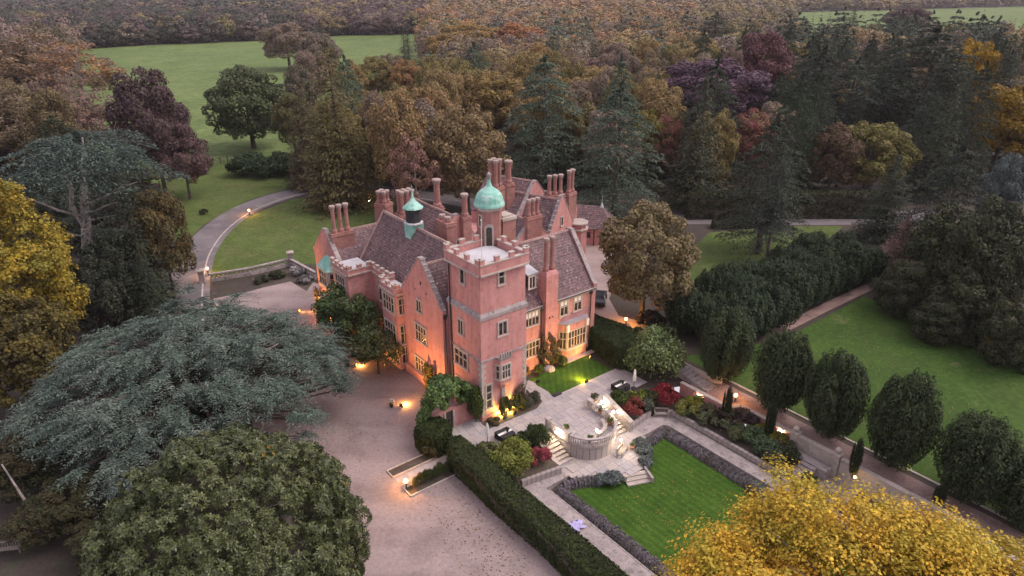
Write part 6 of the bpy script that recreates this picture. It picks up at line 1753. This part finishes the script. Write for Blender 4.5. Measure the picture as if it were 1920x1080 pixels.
for r_ in range(3):
    for i in range(14):
        t = i / 13
        p = a0.lerp(a1, t) + nv * (2.0 + r_ * 4.0) + Vector((rng.normal(0, 0.5), rng.normal(0, 0.5), 0))
        hh = rng.uniform(5.6, 8.2)
        tree(('plume1', 'plume2', 'plume3')[(i + r_) % 3], p, hh, rng.uniform(2.3, 2.9), "avenue_yew",
             f"{NTH[i]} dark upright yew from garden end, {('front', 'middle', 'back')[r_]} row of avenue", (0.025, 0.036, 0.022), (0.033, 0.044, 0.027), group="avenue yews beside the diagonal path")
        PLACED.append((p.x, p.y, 3))
# slim cypresses of the garden bed
for (u, v, z, h, lab) in ((22.0, -15.4, -1.1, 5.0, "first slim dark cypress by the step of the brick wall"), (22.9, -20.2, -1.1, 5.2, "second slim dark cypress by lit wall lamp"),
                          (23.2, -29.2, -0.3, 4.8, "third slim dark cypress beyond the second ball finial"), (25.0, -36.2, 0, 2.6, "small dark cypress by kerb behind the yellow maple")):
    o = empty("slim_cypress", W(u, v, z), 0, lab, "cypress")
    me, tr, h0, r0 = variant('plume1')
    o.scale = (0.55 / r0, 0.55 / r0, h / h0)
    link("trunk", tr, None, o); c = link("crown", me, None, o); c.color = (0.026, 0.036, 0.016, 1); c['second_tint'] = [0.034, 0.044, 0.018]

# ---- the spreading blue cedar in front
def hero_cedar(h, r, plates=150):
    """many overlapping level plates, each a fan of drooping feathered sprays"""
    Q = []
    lm = MB()
    tb_ = lm.tube([(0, 0, -0.2), (0.1, 0, 1), (0.2, 0.1, h * 0.4), (0.1, 0.3, h * 0.75), (0, 0.2, h * 0.93)], [1.0, 0.8, 0.6, 0.34, 0.08], 10)
    for i in range(plates):
        f = (i + 0.5) / plates
        rr = r * math.sqrt(f) * 0.88
        a = i * 2.39996 + rng.uniform(-0.5, 0.5)
        lobed = 1 + 0.10 * math.sin(3 * a + 1) + 0.09 * math.sin(7 * a) + 0.05 * math.sin(13 * a)
        rr *= lobed
        dome = h * (0.965 - 0.86 * (rr / r) ** 2.3) + 0.55 * math.sin(rr * 1.15 + 2.2 * math.sin(2 * a))
        z = dome + rng.normal(0, 0.62) - (rng.uniform(1.2, 3.4) if i % 3 == 0 else 0)
        z = max(z, 1.5 + rng.uniform(0, 1.2))
        c = np.array([math.cos(a) * rr, math.sin(a) * rr, z])
        Lp = rng.uniform(1.8, 3.6)
        fan = a + rng.normal(0, 0.35)
        root = c - np.array([math.cos(fan), math.sin(fan), 0]) * Lp * 0.55
        if rr > 6:
            lm.tube([(0, 0, max(1.2, z - 0.16 * rr - 3.5)), tuple(root * np.array([0.5, 0.5, 1]) - np.array([0, 0, 1.5])), tuple(root - np.array([0, 0, 0.25])), tuple(root + np.array([math.cos(fan), math.sin(fan), -0.1]) * Lp * 0.3)], [0.2, 0.13, 0.08, 0.02], 5)
        for k in range(int(rng.integers(13, 19))):
            sa = fan + rng.normal(0, 0.62)
            l2 = Lp * rng.uniform(0.45, 1.1)
            st = root + np.array([math.cos(fan), math.sin(fan), 0]) * Lp * rng.uniform(0, 0.6) + np.array([0, 0, rng.normal(0, 0.16)])
            n = max(5, int(l2 / 0.13))
            s = (np.arange(n) + rng.uniform(0.2, 1)) / n
            dirv = np.array([math.cos(sa), math.sin(sa), rng.uniform(0.02, 0.22)])
            pos = st + dirv * (l2 * s)[:, None]
            pos[:, 2] -= (0.30 + 0.12 * rr / r) * l2 * s ** 2.1 + rng.normal(0, 0.03, n)
            side = np.where(np.arange(n) % 2 == 0, 1, -1)
            sd_ = np.array([-math.sin(sa), math.cos(sa), 0])
            tl = rng.uniform(0.30, 0.60, n) * (1.12 - 0.5 * s)
            dr = dirv * 0.65 + side[:, None] * sd_ * rng.uniform(0.5, 1.2, n)[:, None] + np.array([0, 0, -0.38]) * s[:, None] + rng.normal(0, 0.15, (n, 3))
            dr = unit(dr)
            nr = unit(np.array([0, 0, 1.0]) + dirv * 0.25 + rng.normal(0, 0.30, (n, 3)))
            Q.append(card_arrays(pos + dr * (tl * 0.45)[:, None], nr, tl, 0.27, dr))
    return np.concatenate(Q), lm
q, lm = hero_cedar(12.8, 17.4, 430)
o = empty("blue_cedar", (-33.0, 61.5, 0), 0.9, "vast spreading blue grey cedar covering the left of the gravel court", "tree")
o.scale = (1.06, 1.0, 1)
leafy("crown", card_mesh("crown", q), (0.085, 0.120, 0.102), (0.114, 0.141, 0.126), o, NEEDLE)
lm.obj("trunk", BARK, o)
PLACED.append((-32.5, 64.5, 13))

# ---- cedar with the pale forked trunk
pc = at(168, 556)
o = empty("pale_trunk_cedar", pc, 0, "tall dark cedar with bare pale forked trunk and flat blue green top", "tree")
q = cedar_crown(25, 11.5, 8, 11, 90, 0.55, zmin=0.74, topr=0.6, aspect=0.26) + np.array([4.2, 0, 0])
q2 = cedar_crown(25, 12.0, 11, 8, 80, 0.6, zmin=0.10, topr=0.9, aspect=0.3) + np.array([3.6, 0, 0])
sel = (q2[:, 0, 2] < 18.5) & ((q2[:, 0, 1] > 1.5) | (q2[:, 0, 0] > 5.5) | (q2[:, 0, 0] < -5.5))
leafy("crown", card_mesh("crown", q), (0.078, 0.112, 0.100), (0.098, 0.128, 0.116), o, NEEDLE)
leafy("lower_foliage", card_mesh("lower_foliage", q2[sel]), (0.044, 0.058, 0.048), (0.058, 0.070, 0.058), o, NEEDLE)
mb = MB()
tx = lambda z: 4.3 * (z / 22.0) ** 0.9
mb.tube([(tx(max(z, 0)) + e, 0.02 * z, z) for z, e in ((-0.2, 0), (2, 0.1), (7, -0.2), (12, -0.2), (16, -0.3), (20, 0), (24, 0))], [1.0, 0.86, 0.74, 0.66, 0.5, 0.34, 0.12], 9)
mb.tube([(tx(10.5), 0, 10.5), (tx(14) - 1.6, -0.4, 14.5), (tx(17) - 1.5, -0.4, 17.5), (tx(20) - 3.2, -0.2, 20.5)], [0.4, 0.34, 0.25, 0.09], 7)
for (z0, dx, dy, dz, rr) in ((14.5, 9.5, -2.5, 4.0, 0.26), (13.2, 6.6, -2.6, 2.5, 0.22), (12.2, 5.8, -2.0, 1.4, 0.18), (12.6, -8.5, -2.0, 4.4, 0.24), (9.6, -4.5, -2, 2.5, 0.16), (8.0, 3.2, -1.8, 4.0, 0.19), (6.4, 7.0, -2.0, -0.2, 0.14), (17.5, 4.5, 1, 4, 0.18), (4.8, 6.0, -2.0, -1.0, 0.12), (3.6, 7.5, -2.5, -0.6, 0.11)):
    x0 = tx(z0)
    mb.tube([(x0, 0, z0), (x0 + dx * 0.35, dy * 0.5, z0 + dz * 0.3), (x0 + dx * 0.7, dy * 0.9, z0 + dz * 0.75), (x0 + dx, dy, z0 + dz)], [rr, rr * 0.75, rr * 0.5, rr * 0.2], 6)
mb.obj("trunk", PALEBARK, o)
PLACED.append((pc.x, pc.y, 8))

# ---- dense green dome at the bottom left
def rosettes(rx, rz, zc, n, leaf, lobes, lr, k=6, low=-0.5):
    d = even_dirs(lobes, low); m = len(d)
    c = d * rng.uniform(0.80, 0.95, m)[:, None] * np.array([rx, rx, rz]); r = rng.uniform(*lr, m)
    idx = rng.integers(0, m, n)
    out = unit(c / np.array([rx, rx, rz]))
    dr = unit(rng.normal(size=(n, 3)) + 0.9 * out[idx] + np.array([0, 0, 0.3]))
    p = c[idx] + dr * (r[idx] * rng.uniform(0.75, 1.05, n))[:, None] + np.array([0, 0, zc])
    nr = unit(dr + rng.normal(0, 0.25, (n, 3)))
    Q = []
    t = unit(rnd(n) - nr * 0.0); t = unit(t - nr * np.sum(t * nr, 1, keepdims=True)); b = np.cross(nr, t)
    ph = rng.uniform(0, 6.28, n)
    for j in range(k):
        a = ph + 2 * math.pi * j / k
        dirv = t * np.cos(a)[:, None] + b * np.sin(a)[:, None] + nr * 0.18
        ln = leaf * rng.uniform(0.75, 1.2, n)
        Q.append(card_arrays(p + unit(dirv) * (ln * 0.5)[:, None], unit(nr + dirv * -0.25 + rng.normal(0, 0.12, (n, 3))), ln, 0.42, dirv))
    return np.concatenate(Q)
pg = topped(415, 838, 15.5)
o = empty("dense_green_tree", (pg.x - 0.3, pg.y - 0.6, 0), 0.3, "dense dark green domed tree with large glossy leaves at lower left", "tree")
qd = np.concatenate([rosettes(9.4, 9.2, 6.3, 20000, 0.29, 300, (0.65, 1.15), k=5), rosettes(8.9, 8.8, 6.2, 9000, 0.31, 900, (0.3, 0.6), k=5)])
leafy("crown", card_mesh("crown", qd), (0.062, 0.080, 0.030), (0.090, 0.104, 0.040), o, GLOSSY)
qy = rosettes(9.6, 9.4, 6.3, 60, 0.24, 26, (0.25, 0.55), low=-0.1)
leafy("yellow_leaves", card_mesh("yellow_leaves", qy), (0.36, 0.26, 0.03), (0.36, 0.20, 0.03), o, LEAF)
tm = trunk_mesh(15, 0.5, 12, 8.5, 0.15); link("trunk", tm, BARK, o)
MB().lathe([(1.0, 1.2), (5.5, 2.2), (7.4, 5.0), (7.4, 7.0), (6.2, 10.2), (3.2, 12.4), (0.4, 13.2)], 18).obj("inner_twigs", BARK, o, kind='stuff')
PLACED.append((pg.x, pg.y, 9))

# ---- yellow maple at the bottom right, yellow green maple at the left edge
def ragged_crown(r, rz, zc, lobes, sub, leaves, size, low, lr=0.31):
    """boughs carrying smaller sprays of leaves, thinning out at their edges so branches show between them"""
    d = even_dirs(lobes, low, 0.9)
    L = d * rng.uniform(0.50, 0.80, lobes)[:, None] * np.array([r, r, rz])
    lrad = rng.uniform(0.7, 1.2, lobes) * lr * (r * r * rz) ** (1 / 3)
    li = rng.integers(0, lobes, lobes * sub)
    out = unit(L / np.array([r, r, rz]))
    sd_ = unit(rng.normal(size=(lobes * sub, 3)) + 0.55 * out[li] + np.array([0, 0, 0.35]))
    S = L[li] + sd_ * (lrad[li] * rng.uniform(0.6, 1.12, lobes * sub))[:, None]
    sr = rng.uniform(0.16, 0.42, lobes * sub) * lrad[li]
    w = sr ** 1.7
    k = rng.choice(lobes * sub, leaves, p=w / w.sum())
    off = rnd(leaves) * (rng.uniform(0.05, 1, (leaves, 1)) ** 0.42) * np.array([1.15, 1.15, 0.8])
    p = S[k] + off * sr[k][:, None]
    p[:, 2] += zc
    nr = unit(off * 0.8 + out[li[k]] * 0.5 + np.array([0, 0, 0.5]) + rng.normal(0, 0.42, (leaves, 3)))
    return card_arrays(p, nr, size * rng.uniform(0.55, 1.35, leaves), 0.8)
def maple(p, h, r, n, size, name, label, col, second, clumps, trunk_r=0.45, low=-0.35):
    o = empty(name, p, 0.6, label, "tree")
    rz_ = h * 0.50
    q = ragged_crown(r, rz_, h - rz_, max(16, clumps // 3), 22, n, size, low)
    leafy("crown", card_mesh("crown", q), col, second, o, LEAF)
    link("trunk", trunk_mesh(h * 0.9, trunk_r, 26, r * 0.9, 0.2), BARK, o)
    PLACED.append((p[0], p[1], r))
    return o
pm = topped(1690, 1012, 15.0)
maple((pm.x - 0.5, pm.y - 1.2, 0), 14.9, 12.6, 125000, 0.215, "yellow_maple", "big golden yellow maple filling the lower right corner", (0.56, 0.36, 0.042), (0.42, 0.37, 0.055), 150)
pm2 = topped(1420, 1042, 12.5)
maple((pm2.x, pm2.y - 1.6, 0), 12.3, 6.6, 42000, 0.215, "yellow_maple", "smaller orange yellow maple crown left of the big golden one", (0.58, 0.34, 0.042), (0.47, 0.34, 0.05), 60, 0.3)
pm3 = topped(1900, 1010, 13.5)
maple((pm3.x + 1.5, pm3.y - 0.5, 0), 13.5, 7.6, 40000, 0.215, "yellow_maple", "olive yellow maple crown at extreme right below last yews", (0.40, 0.30, 0.05), (0.34, 0.29, 0.055), 60, 0.3)
maple((-61.5, 75.5, 0), 25.5, 8.7, 50000, 0.35, "yellow_green_maple", "tall yellow green maple at the left edge beside pale trunk", (0.33, 0.235, 0.028), (0.19, 0.175, 0.03), 120, 0.5, low=-0.8)
maple((-53.2, 64.5, 0), 15, 6.2, 22000, 0.34, "brownish_maple", "dark brownish maple under the yellow green one at left edge", (0.12, 0.095, 0.022), (0.055, 0.05, 0.022), 90, 0.3)  # darker, browner leaf colour than the taller maple
# undergrowth at the lower left
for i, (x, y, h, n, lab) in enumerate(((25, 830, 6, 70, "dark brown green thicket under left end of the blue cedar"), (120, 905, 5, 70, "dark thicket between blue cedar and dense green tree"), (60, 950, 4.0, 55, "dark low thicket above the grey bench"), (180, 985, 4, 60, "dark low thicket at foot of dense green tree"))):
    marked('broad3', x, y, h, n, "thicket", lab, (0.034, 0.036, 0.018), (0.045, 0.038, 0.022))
o = empty("thin_trunk", at(76, 990), 0, "thin leaning pale birch stem at the lower left", "tree")
MB().tube([(0, 0, -0.1), (-0.8, 0.3, 3.0), (-1.8, 0.5, 6.5)], [0.14, 0.11, 0.06], 6).obj("trunk", PALEBARK, o)

# ---- the wood: nearest 300 trees one by one, the rest as one far wood
WOOD = [px((556, 300), (590, 372), (700, 358), (900, 352), (1040, 342), (1180, 362), (1290, 372), (1680, 372), (1900, 380), (2150, 430), (2500, 500), (2600, 80)),
        px((-400, 470), (60, 470), (180, 420), (300, 352), (190, 330), (105, 200), (150, 90), (-500, 90))]
WOOD[0] = WOOD[0] + px((1990, 108), (1800, 104), (1500, 100), (1480, 60), (1150, 25), (800, 45), (802, 172), (650, 208), (585, 238))
cands = []
for wi, poly in enumerate(WOOD):
    xs = [p.x for p in poly]; ys = [p.y for p in poly]
    for k in range(26000):
        x, y = rng.uniform(max(-420, min(xs)), min(520, max(xs))), rng.uniform(min(ys), min(520, max(ys)))
        X, Y = to_px(x, y, 10)
        if -160 < X < 2080 and inside((x, y), poly):
            cands.append((y, x, X, Y, wi))
cands.sort()
grid = []
pos_a = np.array([(a, b, c) for a, b, c in PLACED])
sel = []
keep_xy = np.zeros((0, 3))
mk = np.array(MARK)
for (y, x, X, Y, wi) in cands:
    d = math.hypot(x, y)
    r = rng.uniform(4.9, 8.2) * (1 + 0.0006 * max(0, d - 150))
    Yt = to_px(x, y, 18.5)[1]
    rp = r * CAM_F / (y * cP + 30 * sP)
    hide = (y < mk[:, 3] - 2) & (np.abs(mk[:, 0] - X) < 0.75 * mk[:, 2] + 0.55 * rp) & (Yt < mk[:, 1] + 0.55 * mk[:, 4])
    if np.any(hide): continue
    dd = np.hypot(pos_a[:, 0] - x, pos_a[:, 1] - y)
    if np.any(dd < pos_a[:, 2] * 0.62 + r * 0.55): continue
    if len(keep_xy) and np.any(np.hypot(keep_xy[:, 0] - x, keep_xy[:, 1] - y) < (keep_xy[:, 2] + r) * 0.74): continue
    keep_xy = np.vstack([keep_xy, [x, y, r]])
    sel.append((y, x, X, Y, wi, r))
    if len(sel) > 760: break
print("wood trees", len(sel), "farthest", sel[-1][0])
def wood_kind(X, Y, y, wi):
    """what grows where in the photograph"""
    q = rng.uniform()
    if wi == 1:
        if q < 0.55: return ('airy', 'half bare mauve brown tree in the wood at far left', (0.150, 0.115, 0.098), (0.16, 0.12, 0.10), 'birch_tree')
        return ('broad', 'brown leafy tree in the wood at far left', (0.120, 0.095, 0.060), (0.10, 0.085, 0.05), 'oak_tree')
    right = min(1, max(0, (X - 1250) / 260))
    if q < 0.12 + 0.55 * right * (1 if Y > 70 else 0.5):
        if rng.uniform() < 0.6: return ('cedar', 'dark cedar among the trees of the right hand wood', (0.042, 0.056, 0.042), (0.054, 0.066, 0.048), 'cedar_tree') if X > 1250 else ('cedar', 'grey green cedar among brown trees behind the house', CEDG, CEDG2, 'cedar_tree')
        return ('fir', 'dark fir among the trees of the right hand wood', (0.038, 0.048, 0.034), (0.048, 0.055, 0.038), 'fir_tree') if X > 1250 else ('fir', 'dark green fir among brown trees behind the house', (0.045, 0.05, 0.036), (0.055, 0.056, 0.04), 'fir_tree')
    q = rng.uniform()
    if 780 < X < 1300 and Y < 110 and q < 0.55: return ('dome', 'orange brown tree in the wood beyond the pasture corner', ORNG, BROWN2, 'beech_tree')
    if q < 0.34: return ('dome', 'olive brown rounded tree in the wood behind the house', OLIVE, OLIVE2, 'oak_tree')
    if q < 0.62: return ('broad', 'tan brown tree in the wood behind the house', BROWN, BROWN2, 'lime_tree')
    if q < 0.80: return ('broad', 'dusky mauve brown tree in the wood behind the house', MAUVE, MAUVE2, 'beech_tree')
    if q < 0.93: return ('airy', 'thin half bare greyish tree in the wood behind the house', (0.12, 0.092, 0.075), MAUVE2, 'birch_tree')
    return ('dome', 'yellowish tree in the wood behind the house', (0.17, 0.125, 0.045), OLIVE2, 'maple_tree')
FQ = []
far = {}
def far_tree(kind, x, y, h, r, col, second, lod):
    k = (kind, lod)
    if k not in far:
        n = (2200, 1000, 330)[lod]
        if kind in ('cedar', 'fir'):
            q = cedar_crown(24, 8, 8, 6, 12, 1.3) if kind == 'cedar' else spruce_crown(24, 6, 16, 8, 1.5, cards=7)
            q = q[rng.choice(len(q), min(len(q), n), replace=False)]
            far[k] = (q, 24.0, 7.0)
        else:
            far[k] = (broad_crown(6.2, 8.6, 9.0, 40, n, (0.68, 0.95, 1.6)[lod], cr=(0.2, 0.36), lump=0.2, low=-0.7, aspect=0.95, jit=0.25), 18.0, 6.4)
    q, h0, r0 = far[k]
    u = rng.uniform(0, 1)
    base = (np.array(livelier(col, 1.3, 1.08)) * (1 - u) + np.array(livelier(second, 1.3, 1.08)) * u) * rng.uniform(0.75, 1.3)
    FQ.append((k, (x, y, 0.0), (0.0, 0.0, rng.uniform(0, 6.28)), (r / r0, r / r0, h / h0), tuple(base) + (1.0,)))
NEAR = 300 - 20
WOODS = []
for i, (y, x, X, Y, wi, r) in enumerate(sel):
    kind, lab, col, sec, nm = wood_kind(X, Y, y, wi)
    h = rng.uniform(15, 23) if kind in ('broad', 'dome', 'airy') else rng.uniform(20, 29)
    if kind == 'cedar': r *= 1.15
    if kind == 'fir': r *= 0.8
    j = rng.uniform(0.85, 1.18)
    col = tuple(c * j * rng.uniform(0.93, 1.07) for c in col)
    if i < NEAR:
        WOODS.append((X, y, tree(kind + str(rng.integers(1, 4)), (x, y, 0), h, r, nm, lab, col, sec, group="trees of the wood")))
    else:
        far_tree(kind, x, y, h, r, col, sec, 0)
def wood_place(X, y):
    for lim, w in ((330, 'left of the pasture'), (560, 'beside the pasture'), (700, 'beyond the olive brown conifer'), (830, 'behind the hall chimneys'), (980, 'behind the copper dome'), (1110, 'behind the rear chimneys'), (1290, 'behind the outbuilding'), (1420, 'around the purple beech'), (1560, 'behind the rear road'), (1700, 'left of the huge cedar')):
        if X < lim: return w
    return 'at the right edge'
BUCKET = {}
for X, y, o in WOODS:
    depth = 'front' if y < 170 else ('middle' if y < 230 else 'far')
    kind_words = o['label'].split(' tree')[0].split(' in the')[0].split(' among')[0]
    if not kind_words.split()[-1] in ('cedar', 'fir'): kind_words += ' tree'
    BUCKET.setdefault((kind_words, wood_place(X, y), depth), []).append((X, o))
for (kw, place, depth), lst in BUCKET.items():
    lst.sort(key=lambda q: q[0])
    for i, (X, o) in enumerate(lst):
        which = f', {NTH[min(i, 19)]} from left' if len(lst) > 1 else ''
        o['label'] = f"{kw} {place}, {depth} of the wood{which}"
yl = sel[-1][0]
# far wood out to the skyline, leaving the fields open
FIELDS = [px((150, 92), (300, 84), (480, 77), (640, 67), (800, 64), (800, 172), (640, 208), (100, 260)), px((1470, 24), (2000, 10), (2300, 6), (2300, 105), (2000, 100), (1500, 92)), px((1150, 3), (1260, 2), (1260, -4), (1150, -4))]
y = 300.0
while y < 3000:
    step = 9.5 + (y - 300) * 0.012
    x = -y * 0.85
    while x < y * 0.85:
        xx, yy = x + rng.uniform(-0.4, 0.4) * step, y + rng.uniform(-0.4, 0.4) * step
        X, Y = to_px(xx, yy, 8)
        x += step
        X0, Y0 = to_px(xx, yy, 0)
        if not (-60 < X < 1980): continue
        if any(inside((xx, yy), f) for f in FIELDS): continue
        dd = np.hypot(keep_xy[:, 0] - xx, keep_xy[:, 1] - yy)
        if np.any(dd < (keep_xy[:, 2] + step * 0.5) * 0.72): continue
        if np.any(np.hypot(pos_a[:, 0] - xx, pos_a[:, 1] - yy) < pos_a[:, 2] * 0.8 + 3): continue
        if inside((xx, yy), WOOD[0]) is False and inside((xx, yy), WOOD[1]) is False and yy < 520 and X0 < 1500 and Y0 > 100: continue
        if X < 560 and Y < 90 and rng.uniform() < 0.65:
            kind, col, sec = 'broad', (0.048, 0.054, 0.042), (0.062, 0.062, 0.050)
        elif X < 800 and rng.uniform() < 0.7:
            kind, col, sec = 'broad', (0.080, 0.060, 0.060), (0.095, 0.068, 0.062)
        else:
            kind, lab, col, sec, nm = wood_kind(X, Y, yy, 0)
        far_tree(kind, xx, yy, rng.uniform(13, 21), step * rng.uniform(0.5, 0.82), col, sec, 0 if yy < 420 else (1 if yy < 800 else 2))
    y += step * 0.92
edge = px((110, 95), (300, 83), (480, 76), (640, 66), (805, 63))
for a, b2 in zip(edge[:-1], edge[1:]):
    k = int((b2 - a).length / 4.5)
    for i in range(k):
        p = a.lerp(b2, i / k)
        for dy in (4, 9):
            dk = rng.uniform(0.8, 1.2)
            far_tree('broad', p.x + rng.normal(0, 1.5), p.y + dy + rng.normal(0, 1.5), rng.uniform(7, 13), rng.uniform(4.5, 6.5), (0.040 * dk, 0.046 * dk, 0.034 * dk), (0.055 * dk, 0.052 * dk, 0.04 * dk), 1)
far_pts, FQ = FQ, []
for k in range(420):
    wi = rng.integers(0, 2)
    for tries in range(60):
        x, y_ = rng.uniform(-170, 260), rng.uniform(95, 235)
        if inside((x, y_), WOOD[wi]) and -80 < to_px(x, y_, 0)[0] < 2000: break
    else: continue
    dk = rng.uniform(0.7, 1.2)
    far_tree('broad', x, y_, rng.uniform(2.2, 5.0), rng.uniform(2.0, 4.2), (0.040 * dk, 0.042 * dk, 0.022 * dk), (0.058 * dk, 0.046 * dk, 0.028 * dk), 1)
m, t, b = nodes("far_leaves")
an = N(t, 'ShaderNodeAttribute', attribute_type='INSTANCER', attribute_name='tint')
ge = N(t, 'ShaderNodeNewGeometry')
t.links.new(mix(t, an.outputs['Color'], ramp(t, ge.outputs['Random Per Island'], [(0, (0.8,) * 3), (1, (1.22,) * 3)]), 1.0, 'MULTIPLY'), b.inputs['Base Color'])
b.inputs['Roughness'].default_value = 0.7
b.inputs['Specular IOR Level'].default_value = 0.2
far_src = {}
for k, (q, h0, r0) in far.items():
    me = card_mesh("far_crown", q); me.materials.append(m)
    far_src[k] = bpy.data.objects.new("far_crown", me)
def far_mass(name, pts):
    """one mass of far crowns: a point per tree, crowns set on the points by geometry nodes"""
    me = bpy.data.meshes.new(name)
    n = len(pts)
    me.vertices.add(n)
    me.vertices.foreach_set("co", np.array([p[1] for p in pts], np.float32).reshape(-1))
    keys = list(far_src)
    for nm, tp, data, f in (("rot", 'FLOAT_VECTOR', [p[2] for p in pts], "vector"), ("size", 'FLOAT_VECTOR', [p[3] for p in pts], "vector"), ("tint", 'FLOAT_COLOR', [p[4] for p in pts], "color")):
        a_ = me.attributes.new(nm, tp, 'POINT'); a_.data.foreach_set(f, np.array(data, np.float32).reshape(-1))
    a_ = me.attributes.new("kind_no", 'INT', 'POINT'); a_.data.foreach_set("value", np.array([keys.index(p[0]) for p in pts], np.int32))
    o = link(name, me, m, kind='stuff')
    ng = bpy.data.node_groups.new(name, 'GeometryNodeTree')
    ng.interface.new_socket("Geometry", in_out='INPUT', socket_type='NodeSocketGeometry')
    ng.interface.new_socket("Geometry", in_out='OUTPUT', socket_type='NodeSocketGeometry')
    gi, go = ng.nodes.new('NodeGroupInput'), ng.nodes.new('NodeGroupOutput')
    jn = ng.nodes.new('GeometryNodeJoinGeometry')
    def attr(nm, tp):
        a = ng.nodes.new('GeometryNodeInputNamedAttribute'); a.data_type = tp; a.inputs[0].default_value = nm
        return a.outputs[0]
    for i, k in enumerate(keys):
        ob = ng.nodes.new('GeometryNodeObjectInfo'); ob.inputs['Object'].default_value = far_src[k]; ob.inputs['As Instance'].default_value = True
        cmp_ = ng.nodes.new('FunctionNodeCompare'); cmp_.data_type = 'INT'; cmp_.operation = 'EQUAL'
        ints = [s for s in cmp_.inputs if s.type == 'INT']
        ng.links.new(attr("kind_no", 'INT'), ints[0]); ints[1].default_value = i
        ip = ng.nodes.new('GeometryNodeInstanceOnPoints')
        ng.links.new(gi.outputs[0], ip.inputs['Points']); ng.links.new(cmp_.outputs[0], ip.inputs['Selection']); ng.links.new(ob.outputs['Geometry'], ip.inputs['Instance'])
        ng.links.new(attr("rot", 'FLOAT_VECTOR'), ip.inputs['Rotation']); ng.links.new(attr("size", 'FLOAT_VECTOR'), ip.inputs['Scale'])
        ng.links.new(ip.outputs[0], jn.inputs[0])
    ng.links.new(jn.outputs[0], go.inputs[0])
    o.modifiers.new("crowns", 'NODES').node_group = ng
    return o
far_mass("far_woodland", far_pts)
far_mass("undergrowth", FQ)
print("far crowns", len(far_pts), len(FQ))

# ---- evening air
def haze(density):
    mb = MB().box(-1900, 1900, -90, 3300, -4, 47)
    m = bpy.data.materials.new("evening_haze"); m.use_nodes = True
    t = m.node_tree; t.nodes.clear()
    out = t.nodes.new('ShaderNodeOutputMaterial'); v = t.nodes.new('ShaderNodeVolumePrincipled')
    v.inputs['Color'].default_value = (0.86, 0.80, 0.86, 1)
    v.inputs['Density'].default_value = density
    v.inputs['Anisotropy'].default_value = 0.0
    t.links.new(v.outputs[0], out.inputs['Volume'])
    mb.obj("haze", m, None, kind='stuff')
HAZE = 0.00009
if HAZE: haze(HAZE)

big = sorted(((sum(len(p.vertices) - 2 for p in m_.polygons), m_.name) for m_ in bpy.data.meshes), reverse=True)
print('triangles', sum(q for q, _ in big), big[:24])
